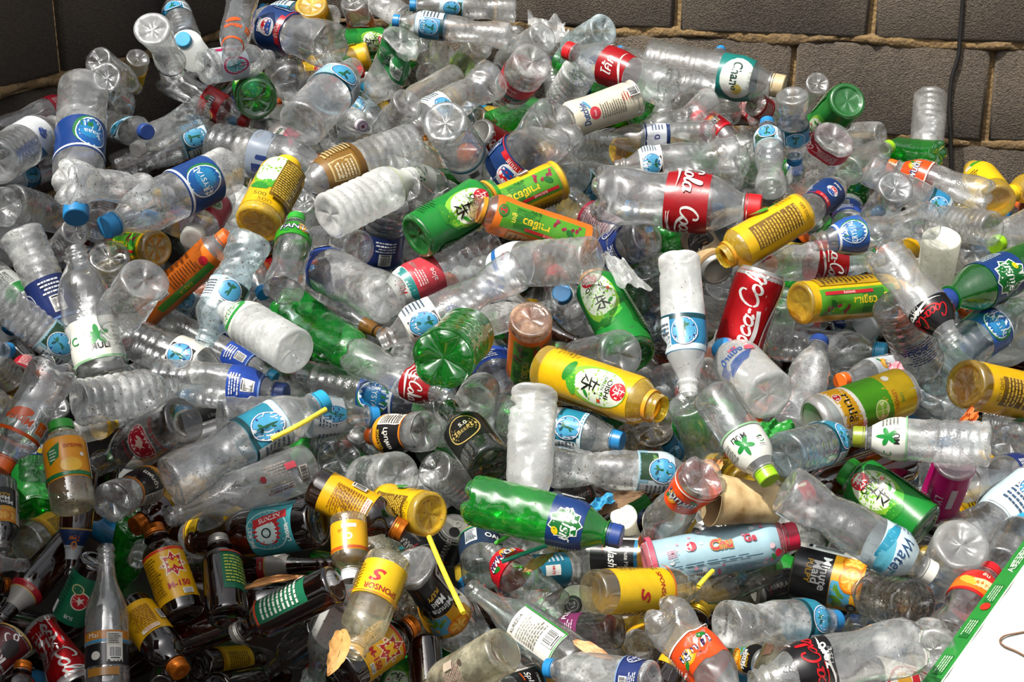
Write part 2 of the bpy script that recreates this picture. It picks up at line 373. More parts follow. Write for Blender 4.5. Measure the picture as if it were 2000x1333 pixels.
        if name == 'fanB':
            A.rect(0, .8 * k, 6.28, .35 * k, '#f2a01f'); A.rect(0, -.9 * k, 6.28, .18 * k, '#e8851c'); A.rect(.95, -.1 * k, .8, 1.5 * k, '#efe9df'); A.lines(.95, -.1 * k, .66, 1.3 * k, 9, '#3c332c')
            A.text(-.2, -.05 * k, .4, word, '#f3efe4', bold=.02); A.text(-.2, .42 * k, .24, 'ORANGE', '#f3c21f')
        else:
            for u in (0, math.pi):
                A.ell(u + .45, .18 * k, .36, .36, '#f7a51d'); A.ell(u + .45, .18 * k, .24, .24, '#f9c964')
                A.leaf(u + .75, .45 * k, .42, .22, '#1d7a2a', 40); A.leaf(u - .55, -.4 * k, .45, .24, '#1d7a2a', -30)
                A.text(u, 0, .56, word, '#1d2458', bold=.075, shear=.12); A.text(u, 0, .56, word, '#fbfbf5', bold=.012, shear=.12)
            A.lines(1.55, -.1, .7, 1.4 * k, 7, '#f6e3da'); A.rect(0, -.93 * k, 6.28, .1 * k, '#f6efe6' if name == 'fanO' else bg)
    elif name in ('pep', 'pepn'):
        bg = '#1b3a72'
        for u in (0, math.pi):
            A.ell(u, .1 * k, .42, .42, '#f2f2f2'); A.ell(u, .22 * k, .36, .2, '#d3202b'); A.ell(u, -.06 * k, .36, .16, '#2455a4'); A.text(u, .72 * k, .3, 'pepsi', WH, bold=.01)
            A.rect(u, -.72 * k, 1.5, .35 * k, '#c8202c'); A.text(u, -.72 * k, .24, 'ซ่า เป๊ปซี่', WH)
        A.rect(1.5, 0, .8, 1.5 * k, '#223f74'); A.rect(1.5, 0, .7, 1.3 * k, '#dfe5ee'); A.rect(1.5, 0, .66, 1.24 * k, '#1d3560'); A.lines(-1.5, 0, .7, 1.4 * k, 8, '#c7d2e4'); A.rect(0, -.96 * k, 6.28, .08 * k, '#b5202c')
    elif name in ('teaG', 'teaY', 'teaY2', 'teaYb', 'teaYG', 'teaO', 'teaO2'):
        bg = {'teaG': '#17862f', 'teaO': '#f07a1d', 'teaO2': '#ee7a20'}.get(name, '#eebc14')
        if name in ('teaG', 'teaY', 'teaY2'):
            pan = '#e9f2dc'
            A.ell(0, .30 * k, .85, .66 * k, '#8cc63a' if name != 'teaY2' else '#7fb52c'); A.ell(0, .38 * k, .78, .56 * k, pan)
            A.leaf(.1, -.26 * k, 1.3, .5, '#4fae35', 20); A.leaf(-.25, -.36 * k, 1.0, .4, '#2c8c2c', -15)
            name != 'teaY2' and (A.ell(-.05, .78 * k, .36, .36, '#c2182a'), A.brush(-.05, .78 * k, .45, '#f4e9e4'))
            if name == 'teaG' or name == 'teaY':
                A.text(0, .56 * k, .32, 'OISHI', '#1a1a1a', bold=.02); A.text(0, .45 * k, .19, 'GREEN TEA', '#2d5f2d' if name == 'teaG' else '#20622c'); A.brush(.02, .15 * k, .72, '#14160f')
                A.leaf(.42, .12 * k, .34, .16, '#2c8c2c', 40); A.rect(.55, .42 * k, .12, .16, '#d4461f')
            A.rect(1.75, -.1 * k, 1.1, 1.3 * k, '#0f6a25' if name == 'teaG' else '#6a4a12'); A.lines(1.75, -.1 * k, 1.0, 1.2 * k, 14, '#cfe6c0' if name == 'teaG' else '#e3bd3c'); A.bar(-1.75, .2 * k, .5, .9, 90)
            A.lines(-1.0, -.6 * k, .5, .5 * k, 6, '#0b3d16' if name == 'teaG' else '#5d470b')
            if name == 'teaY2': A.rect(.85, 0, .95, 1.5 * k, '#7a5f16'); A.lines(.85, 0, .85, 1.4 * k, 16, '#e2c04a', seed=8); A.text(.1, -.9 * k, .3, '500', '#4f3c08')
        elif name == 'teaYb':
            A.rect(0, -.02 * k, 1.25, 1.45 * k, '#7a5a18'); A.lines(0, -.02 * k, 1.15, 1.4 * k, 16, '#dfb640', seed=3); A.text(0, -.87 * k, .3, '500 มล.', '#5c440c'); A.leaf(1.3, .1 * k, 1.0, .5, '#3d9b2d', 60); A.lines(1.3, -.6 * k, .6, .5 * k, 5, '#5c440c'); A.text(-1.4, 0, .5, 'OISHI', '#1a1a1a', rot=90); A.ell(-1.4, .55 * k, .3, .3, '#c2182a')
        else:
            A.rect(.15, 0, 1.35, 1.7 * k, '#56a028'); A.rect(.15, .35 * k, 1.1, .5 * k, '#2f7a22')
            A.text(.1, .15 * k, .5, 'ชาเขียว', '#f5d21c', rot=90, bold=.03); A.text(.1, .62 * k, .34, 'มะลิ', '#f6e04a', bold=.02)
            r = random.Random(4)
            for i in range(14): A.ell(.5 + r.uniform(-.22, .22), -.45 * k + r.uniform(-.28, .28) * k, .085, .085, r.choice(['#7a1f3f', '#a52a55', '#8f2030']), 0, 8)
            A.leaf(.2, -.55 * k, .5, .3, '#1c6b22', 50); A.rect(-.3, -.2 * k, .16, 1.1 * k, '#c71f2a'); A.text(-.3, -.2 * k, .15, 'ลุ้นรับโชคฟรี', WH, rot=90); A.text(.72, .2 * k, .2, '30 ล้าน', '#19330f', rot=90)
            A.ell(.3, .86 * k, .3, .26, '#2b7d27'); A.ell(.3, .86 * k, .2, .18, '#c51f2a')
            if name == 'teaO':
                A.parts = A.parts[:0]; A.rect(.55, .1 * k, .5, 1.5 * k, '#4d9a2a'); A.text(.55, .1 * k, .34, 'ชาเขียว', '#f5d21c', rot=90, bold=.02); A.bar(-.1, -.35 * k, .5, .7, 0); A.ell(.0, .78 * k, .27, .27, '#c2182a'); A.text(0, .62 * k, .22, 'OISHI', '#3a1a08'); A.lines(-.15, .25 * k, .8, .7 * k, 10, '#7d3b0a'); A.text(0, -.85 * k, .3, '500', '#5a2a08'); A.lines(-.9, -.2, .5, 1.4 * k, 10, '#7d3b0a')
            elif name == 'teaO2':
                A.rect(-1.05, -.1 * k, .85, 1.5 * k, '#a8702a'); A.lines(-1.05, -.1 * k, .78, 1.4 * k, 14, '#5a3508'); A.text(-.95, .8 * k, .2, 'OISHI', '#3a1a08'); A.text(0, -.9 * k, .28, '500 มล.', '#6b2d06')
            else:
                A.rect(-1.15, 0, .9, 1.6 * k, '#b58f1a'); A.lines(-1.15, 0, .8, 1.5 * k, 14, '#4f3c08'); A.bar(1.5, -.1 * k, .5, .8, 90)
    elif name in ('spr', 'spr2'):
        bg = '#1b3c78'
        for u in (0, math.pi):
            A.star(u, .0, 1.0 * k, .8 * k, 9, '#e9efe9'); A.star(u, 0, .92 * k, .74 * k, 9, '#12702c' if name == 'spr' else '#18305f')
            A.text(u, .02, .52, 'สไปรท์', WH, shear=.2, bold=.02); A.leaf(u + .38, -.5 * k, .34, .26, '#f3d019', 30)
        A.lines(1.55, .1, .8, 1.3 * k, 8, '#cfe0d8'); A.ell(-1.5, .3 * k, .18, .18, '#e9efe9'); A.bar(-1.5, -.3 * k, .5, .6)
    elif name in ('mint', 'mint2'):
        bg = '#ecece4'
        for i in range(5): A.leaf(.1 + .24 * math.cos(1.25 * i + .3), .12 * k + .24 * math.sin(1.25 * i + .3), .5, .22, '#1f8f3c', math.degrees(1.25 * i + .3))
        A.text(.12, -.42 * k, .34, 'MULI', '#1f1f1f', bold=.02); A.text(-.8, .05, .5, 'C', '#1f8f3c'); A.bar(-1.3 if name == 'mint' else -.75, .2 * k, .4, .6 * k); A.lines(1.0, 0, .6, k, 5, '#777a70'); A.rect(0, -.93 * k, 6.28, .1 * k, '#8dbb8f')
    elif name == 'chang':
        bg = '#1d8079'; A.ell(0, .25 * k, 1.0, 1.05 * k, '#e8ece4'); A.ell(.5, .3 * k, .25, .2, '#d6c05a'); A.text(-.1, .1 * k, .55, 'Chang', '#1b4038', bold=.02, sx=.9); A.ell(math.pi, .2 * k, .9, .9 * k, '#e8ece4')
    elif name == 'dutch':
        bg = '#e4dcc4'; A.text(.05, .62 * k, .52, 'Dutchie', '#2a4f8c', rot=0, shear=.15, bold=.02, sx=.8); A.ell(-.05, .36 * k, .36, .3, '#cf3a4a'); A.text(-.05, .36 * k, .17, 'fresh', WH); A.leaf(.55, .5 * k, .7, .16, '#5c9fc0', 20)
        A.lines(-.05, -.15 * k, .9, .7 * k, 11, '#6b6257', seed=6); A.text(.1, -.72 * k, .2, 'U', '#2e7f3a'); A.lines(.3, -.6 * k, .5, .3 * k, 4, '#b03c3c'); A.bar(.4, -.82 * k, .5, .3 * k)
    elif name in ('m150', 'yeltx'):
        bg = '#efb413'; span = 2.7
        if name == 'm150':
            A.rect(0, .93 * k, 2.6, .1 * k, '#d8301e'); A.star(.35, .3 * k, .74, .44, 8, '#fbf3d0'); A.star(.35, .3 * k, .66, .38, 8, '#c5161f'); A.text(.35, .3 * k, .68, 'M', '#f7c31a', bold=.04); A.text(.3, -.5 * k, .42, 'M-150', '#b5141d', bold=.04); A.lines(-.75, 0, .8, 1.6 * k, 14, '#7a560c'); A.bar(.55, -.85 * k, .45, .2 * k)
        else:
            A.lines(0, .05 * k, 1.3, 1.3 * k, 12, '#8c5a0c', seed=4); A.rect(-.1, .82 * k, .9, .22 * k, '#f5ead0'); A.lines(-.1, .82 * k, .8, .16 * k, 2, '#b03a1a'); A.bar(-.95, .2 * k, .3, .6 * k)
    elif name in ('medgreen', 'medgreen2', 'greenred'):
        bg = '#186a4a'; span = 1.7 if name != 'greenred' else 3.0
        if name == 'greenred':
            A.text(.1, .7 * k, .3, 'SUB', WH); A.ell(-.1, -.05 * k, .5, .55, '#e9e6d8'); A.ell(-.1, -.05 * k, .44, .48, '#c81e2c'); A.star(-.1, -.05 * k, .3, .12, 5, '#f3ece0'); A.ell(.25, -.45 * k, .35, .3, '#d8c98a'); A.ell(.25, -.45 * k, .28, .24, '#186a4a'); A.lines(.95, 0, .5, 1.6 * k, 10, '#0f3d2b'); A.rect(1.1, .6 * k, .25, .5 * k, WH)
        else:
            A.lines(.1, 0, 1.6, 1.5 * k, 9, '#b9c94a' if name == 'medgreen' else '#d9ded2', seed=5); A.rect(0, .9 * k, 2.4, .08 * k, '#c8452f'); A.rect(.8, -.8 * k, .5, .3 * k, WH)
    elif name == 'tiger':
        bg = '#1c3563'; A.rect(0, -.2 * k, 6.28, .0, bg) if False else None
        A.rect(0, .55 * k, 6.28, .9 * k, '#b9bcbe'); A.text(0, -.35 * k, .4, 'Tiger', '#e07a22', bold=.02, shear=.1); A.ell(0, .12 * k, .3, .26, '#e08a2a'); A.ell(0, .12 * k, .2, .17, '#1c3563'); A.rect(0, -.95 * k, 6.28, .1 * k, '#c9a050')
    elif name == 'foil':
        bg = '#b4aea6'; A.rect(0, -.75 * k, 6.28, .5 * k, '#b3182a'); A.text(0, -.72 * k, .22, 'BEER', '#f0d9b0'); A.rect(0, -.45 * k, 6.28, .1 * k, '#d6b25c')
    elif name in ('mmd', 'splash'):
        bg = '#18171a'
        if name == 'mmd':
            A.rect(0, .55 * k, 6.28, .9 * k, '#e8a51c'); A.rect(.55, .42 * k, 1.0, .6 * k, '#4f9fc4')
            for q in range(7): A.leaf(.3 + .12 * q, .28 * k + .1 * (q % 3), .32, .16, '#5a8a28', 30 * q)
            for u in (-.75, -.1): A.ell(u, .66 * k, .5, .42, '#d9740f'); A.ell(u, .66 * k, .42, .35, '#f2a52a'); [A.leaf(u + .2 * math.cos(a), .66 * k + .17 * math.sin(a), .3, .1, '#f7c964', math.degrees(a)) for a in (0, 1.05, 2.1, 3.14, 4.2, 5.2)]
            A.text(-.1, -.1 * k, .44, 'Minute', WH, bold=.02); A.text(-.1, -.34 * k, .44, 'Maid', WH, bold=.02); A.text(-.1, -.56 * k, .3, 'PULPY', '#e8b21c', bold=.02)
            A.rect(-1.2, 0, .5, 2 * k, '#eeeadf'); A.bar(-1.2, -.2 * k, .36, 1.2 * k, 0); A.ell(.95, .8 * k, .2, .2, BK); A.text(.95, .8 * k, .2, '15', WH)
        else:
            A.rect(0, .72 * k, 6.28, .5 * k, '#e6a021'); A.rect(0, .44 * k, 6.28, .12 * k, '#2f86b0'); A.text(-.1, -.3 * k, .6, 'Splash', WH, shear=.25, bold=.01, sx=.85); A.text(.1, .15 * k, .3, 'Minute Maid', WH, sx=.8); A.rect(-.5, -.6 * k, .5, .1, '#d8601c')
            for u in (-.4, .2, .7): A.ell(u, .78 * k, .3, .26, '#f0a122'); A.ell(u, .78 * k, .22, .18, '#f6c55a')
            A.rect(-1.2, 0, .6, 2 * k, '#e9e6dc'); A.bar(-1.2, 0, .45, 1.4 * k, 0)
    elif name == 'peach':
        bg = '#a9cbd8'; r = random.Random(8)
        for i in range(46):
            s = r.uniform(.05, .13); A.ell(r.uniform(-3, 3), r.uniform(-.85, .9) * k, s, s, r.choice(['#e9a3b4', '#f0c7cf', '#d97f98', '#dfe9ec']), 0, 8)
        for u in (-.4, 2.4): A.ell(u, -.35 * k, .2, .2, '#c5203a'); A.ell(u, -.40 * k, .19, .14, '#f4dadc')
        A.text(-.25, .1 * k, .55, 'Chu', '#b8862a', rot=90, bold=.08); A.text(-.25, .1 * k, .55, 'Chu', '#c2203f', rot=90, bold=.02); A.text(-.3, .55 * k, .42, 'Ge', '#b5203c', rot=90, bold=.04)
        A.lines(.35, 0, 1.7 * k, .18, 2, '#33566a', rot=90); A.rect(.85, -.35 * k, .32, .55 * k, '#f0ece6'); A.bar(.85, -.35 * k, .5 * k, .3, 90); A.rect(.85, .0, .3, .1, '#d04a74'); A.lines(.85, .4 * k, .6 * k, .4, 6, '#4b7388', rot=90); A.lines(-.2, -.65 * k, .5, .3, 5, '#b0304c', rot=90); A.leaf(.55, .85 * k, .3, .15, '#2d7a35', 20); A.ell(.45, .93 * k, .16, .14, '#c5203a')
        A.rect(0, -.97 * k, 6.28, .1 * k, '#d9566e')
    elif name == 'spons':
        bg = '#f0c419'; A.text(.15, -.1 * k, .75, 'S', '#c01a22', bold=.03, shear=.3, sx=1.5); A.text(-.1, .55 * k, .36, 'SPONSOR', '#a81c20', bold=.015); A.lines(-1.35, 0, .6, 1.5 * k, 9, '#8c6a10'); A.lines(1.35, 0, .7, 1.5 * k, 8, '#7a5a10'); A.bar(1.9, -.2 * k, .35, .8 * k); A.rect(0, .95 * k, 6.28, .06 * k, '#cf6a18')
    elif name == 'singha':
        bg = None; A.ell(0, 0, .85, .62, '#b9b4ae'); A.ell(0, 0, .8, .57, '#a5182a'); A.ell(0, 0, .7, .47, '#d9c9c0'); A.ell(0, 0, .67, .44, '#a5182a'); A.star(0, .03, .3, .16, 6, '#d8b9a8'); A.leaf(.2, -.1, .4, .16, '#d8b9a8', 40); A.text(0, -.53, .13, 'SODA WATER', '#e9dcd4')
        A.text(0, -.88, .26, 'SINGHA SODA', '#a5182a', bold=.015); A.text(0, .85, .22, 'PREMIUM', '#a5182a'); A.lines(0, .6, 1.3, .12, 1, '#8d8a86')
    elif name in ('sodar', 'emboss'):
        bg = None; c = '#8f1c28' if name == 'sodar' else '#5a5552'
        if name == 'sodar': A.lines(0, .2, 1.2, 1.2, 10, '#9a8f88', rot=90); A.text(-.5, .2, .2, 'SODA WATER', c, rot=90); A.rect(.3, -.5, .5, .26, '#c64a56', 90); A.bar(-.2, -1.0, .7, .4, 0, '#b9b2a8', '#3a3230'); A.ell(.1, .9, .14, .14, c)
        else: A.text(0, 0, .55, 'PEPSI', c, rot=90, bold=.01)
    elif name == 'nept':
        bg = '#c9d3dc'; A.ell(.1, 0, .55, .95 * k, '#b81f5e'); A.ell(.1, 0, .45, .8 * k, '#dfe6ea'); A.ell(.1, 0, .40, .74 * k, '#5ab0b8'); A.text(.1, 0, .34, 'Neptune', '#152a33', rot=90, shear=.15, bold=.01); A.rect(-1.0, 0, .25, 2 * k, '#b81f5e'); A.ell(2.7, 0, .55, .9 * k, '#b81f5e'); A.ell(2.7, 0, .42, .75 * k, '#5ab0b8')
    elif name == 'gold':
        bg = '#8a6428'; A.rect(.1, .1 * k, 1.0, 1.3 * k, '#d3bd84'); A.rect(.1, .1 * k, .9, 1.15 * k, '#9a7434'); A.lines(.1, .1 * k, .8, 1.0 * k, 6, '#efe3c2'); A.rect(0, -.8 * k, 6.28, .25 * k, '#6e4c1a'); A.lines(1.2, 0, .6, 1.5 * k, 9, '#d9c288'); A.text(-.9, 0, .3, 'Tea', '#f0e2b8')
    elif name == 'goldneck': bg = '#b07a35'; A.rect(0, .6 * k, 6.28, .2 * k, '#3a2412'); A.text(0, -.2 * k, .25, 'XO', '#2a190c')
    elif name == 'wtxt': bg = '#dfe4e4'; A.bar(.1, .1 * k, .5, .8 * k); A.lines(-.7, 0, .7, 1.2 * k, 6, '#6d7f86'); A.rect(0, -.85 * k, 6.28, .3 * k, '#3f96ad'); A.text(1.0, 0, .3, 'H2O', '#2f7f98')
    elif name == 'wgrn': bg = '#e6e9df'; A.ell(0, -.2 * k, .95, .62 * k, '#2c9a3c'); A.ell(0, -.02 * k, .8, .6 * k, '#e6e9df'); A.text(.0, .12 * k, .5, 'นม', '#31443a', bold=.02); A.text(-.8, .45 * k, .3, 'แพะ', '#31443a'); A.lines(.95, .2 * k, .5, .8 * k, 5, '#55625a'); A.rect(-.9, -.5 * k, .25, .2 * k, '#6b7ba8')
    elif name == 'greenw': bg = '#2a7f45'; A.rect(0, .2 * k, 1.0, 1.0 * k, '#dfe8df'); A.lines(0, .2 * k, .8, .7 * k, 5, '#4a6a52'); A.text(.9, 0, .4, 'TEA', WH)
    elif name == 'water': bg = '#cfe2ea'; A.leaf(.3, -.5 * k, 2.4, .6, '#5fb4cc', 10); A.leaf(-.4, -.65 * k, 2.0, .4, '#2f95b5', -12); A.text(0, .2 * k, .72, 'Water', '#2d4f78', shear=.3, bold=.01, sx=.9); A.ell(.85, .3 * k, .2, .12, '#8fc7d6'); A.lines(-1.2, -.1, .5, k, 5, '#6a8aa0'); A.lines(1.5, 0, .7, 1.4 * k, 7, '#6a8aa0'); A.ell(3, 0, .5, .5 * k, '#5fb4cc')
    elif name == 'lych': bg = '#d5157a'; A.text(.1, .1 * k, .55, 'LYCHEE', WH, rot=90, bold=.02, shear=.1); A.lines(.6, .1 * k, k, .2, 2, '#f6c3dc', rot=90); A.rect(-.5, -.3 * k, .3, .7 * k, '#f2e6ec'); A.leaf(.4, .8 * k, .8, .3, '#7fae3a', 20); A.ell(-.6, .55 * k, .25, .25, '#f0a9c8')
    elif name == 'minr': bg = '#c9404c'; A.rect(0, .62 * k, 6.28, .8 * k, '#e2e6e0'); A.text(.1, .72 * k, .42, 'Mirai', '#c21f2e', bold=.02); A.poly([(-1.2, .2 * k), (1.2, .25 * k), (1.0, .55 * k), (-.6, .5 * k)], '#2c8f8c'); A.lines(.2, -.1 * k, .9, .4 * k, 4, '#f2d9d9'); A.text(0, -.6 * k, .35, 'aloe', '#f3dede')
    elif name in ('orgm', 'orgband'): bg = None if name == 'orgm' else '#c8622c'; A.rect(0, .85 * k, 6.28, .14, '#e2591b'); A.text(.25, .0, .44, 'Minute', '#e2591b', shear=.2, bold=.03); A.leaf(.3, -.5 * k, 1.0, .4, '#e2591b', 12); A.rect(-.85, .0, .5, .5, '#ea6a1e'); A.text(-.85, 0, .35, 'H', '#f6d9c6')
    elif name == 'teal': bg = '#3d9aa2'; span = 2.9; A.ell(0, .1, .85, .95 * k, '#bfe0dc'); A.ell(0, .1, .8, .9 * k, '#3d9aa2'); A.ell(.0, .1, .62, .66 * k, '#c02a30'); A.ell(-.08, .12, .46, .5 * k, '#cfe4e0'); A.ell(-.1, .12, .2, .22 * k, '#23262a'); A.ell(-.1, .12, .14, .15 * k, '#cfe4e0'); A.rect(.45, -.05, .34, 1.5 * k, '#c02a30', 12); A.text(.45, -.05, .26, 'SUNLEN', WH, rot=-78, bold=.02); A.text(-.2, .82 * k, .24, 'PHUKET', WH, bold=.02); A.text(-.2, -.82 * k, .24, 'LAGER', WH, bold=.02); A.rect(1.2, 0, .35, 1.8 * k, '#2f8088'); A.text(1.2, 0, .2, 'BEER', WH, rot=90)
    elif name == 'beerw': bg = '#f0e9dd'; span = 2.8; A.ell(0, 0, 1.1, .95 * k, '#c7222a'); A.ell(0, 0, 1.02, .87 * k, '#f5efe2'); A.rect(0, 0, .3, 1.6 * k, '#c7222a'); A.rect(0, 0, 1.8, .25 * k, '#c7222a'); A.ell(-.4, -.4 * k, .3, .25 * k, '#e0a53a'); A.text(.45, .35 * k, .3, 'LEO', '#c7222a', bold=.03)
    elif name == 'leo': bg = '#1c2f66'; span = 2.8; A.text(0, 0, .7, 'LEO', '#e6791f', bold=.04); A.rect(0, .85 * k, 2.8, .2 * k, '#dfe3ea')
    elif name == 'gdark': bg = '#141612'; span = 2.2; A.ell(0, 0, .75, .95 * k, '#b9a05a'); A.ell(0, 0, .69, .88 * k, '#14140f'); A.text(.1, .3 * k, .32, '5.0', '#e6e2cc', bold=.01); A.text(0, -.15 * k, .28, 'BEER', '#b9a05a')
    elif name == 'blackcan': bg = '#17161a'; A.text(0, .1, .5, 'GUARANA', '#b9b4ac', rot=90); A.text(.6, 0, .22, 'ENERGY', '#9c9488', rot=90); A.ell(-1.2, 0, .4, .6, '#5a554e'); A.ell(-1.2, 0, .34, .53, '#17161a'); A.rect(0, -.6 * k, .8, .12, '#8c1f22')
    elif name == 'blackwh': bg = '#e6e4de'; A.rect(0, 0, 1.6, 2 * k, '#18171b'); A.text(.1, 0, .6, 'TOOK', WH, rot=90, bold=.02); A.lines(1.4, 0, k * 1.4, .6, 4, '#333333', rot=90)
    elif name == 'black': bg = '#1a1719'; A.text(0, .1, .4, 'U Beer', '#c9c4ba', rot=90, shear=.2); A.lines(.6, 0, k, .2, 2, '#8a857c', rot=90)
    elif name == 'nesc': bg = '#b59a72'; A.ell(0, .1 * k, .95, .55 * k, '#d9c7a5'); A.ell(0, .1 * k, .9, .5 * k, '#1c1413'); A.text(0, .2 * k, .34, 'NESCAFE', '#f2ead9', bold=.02, sx=.9); A.text(.1, -.02 * k, .26, 'Latte', '#e7d6b5', shear=.25); A.ell(.2, -.2 * k, .16, .1, '#b98a5a'); A.rect(0, -.85 * k, 6.28, .2 * k, '#8a6c46'); A.ell(3, 0, .9, .5 * k, '#1c1413')
    elif name == 'lem':
        bg = '#b7bdb9'; A.rect(0, .62 * k, 6.28, .78 * k, '#c9a81a'); A.poly([(-1.6, -.35 * k), (1.6, -.15 * k), (1.6, .5 * k), (-1.6, .32 * k)], '#4f9a1c'); A.poly([(-1.5, -.9 * k), (1.5, -.62 * k), (1.5, -.12 * k), (-1.5, -.36 * k)], '#f0ece0'); A.poly([(-1.5, -.84 * k), (1.5, -.56 * k), (1.5, -.2 * k), (-1.5, -.44 * k)], '#e4a81c')
        A.text(-.1, -.5 * k, .5, 'ชเวปส์', '#1d1a12', bold=.03); A.ell(-.65, -.66 * k, .2, .2, '#f0ece0'); A.ell(-.65, -.66 * k, .17, .17, '#c02a2a'); A.ell(.45, .18 * k, .42, .34, '#dbe8a0'); A.ell(.45, .18 * k, .36, .29, '#8fc23a'); A.rect(.45, .18 * k, .03, .5, '#dbe8a0'); A.rect(.45, .18 * k, .6, .03, '#dbe8a0'); A.text(.2, .5 * k, .24, 'LEMON', '#c2541c'); A.text(.2, .64 * k, .2, 'LIME', '#5a9a3a'); A.ell(-.8, .5 * k, .16, .16, '#e9e5d8')
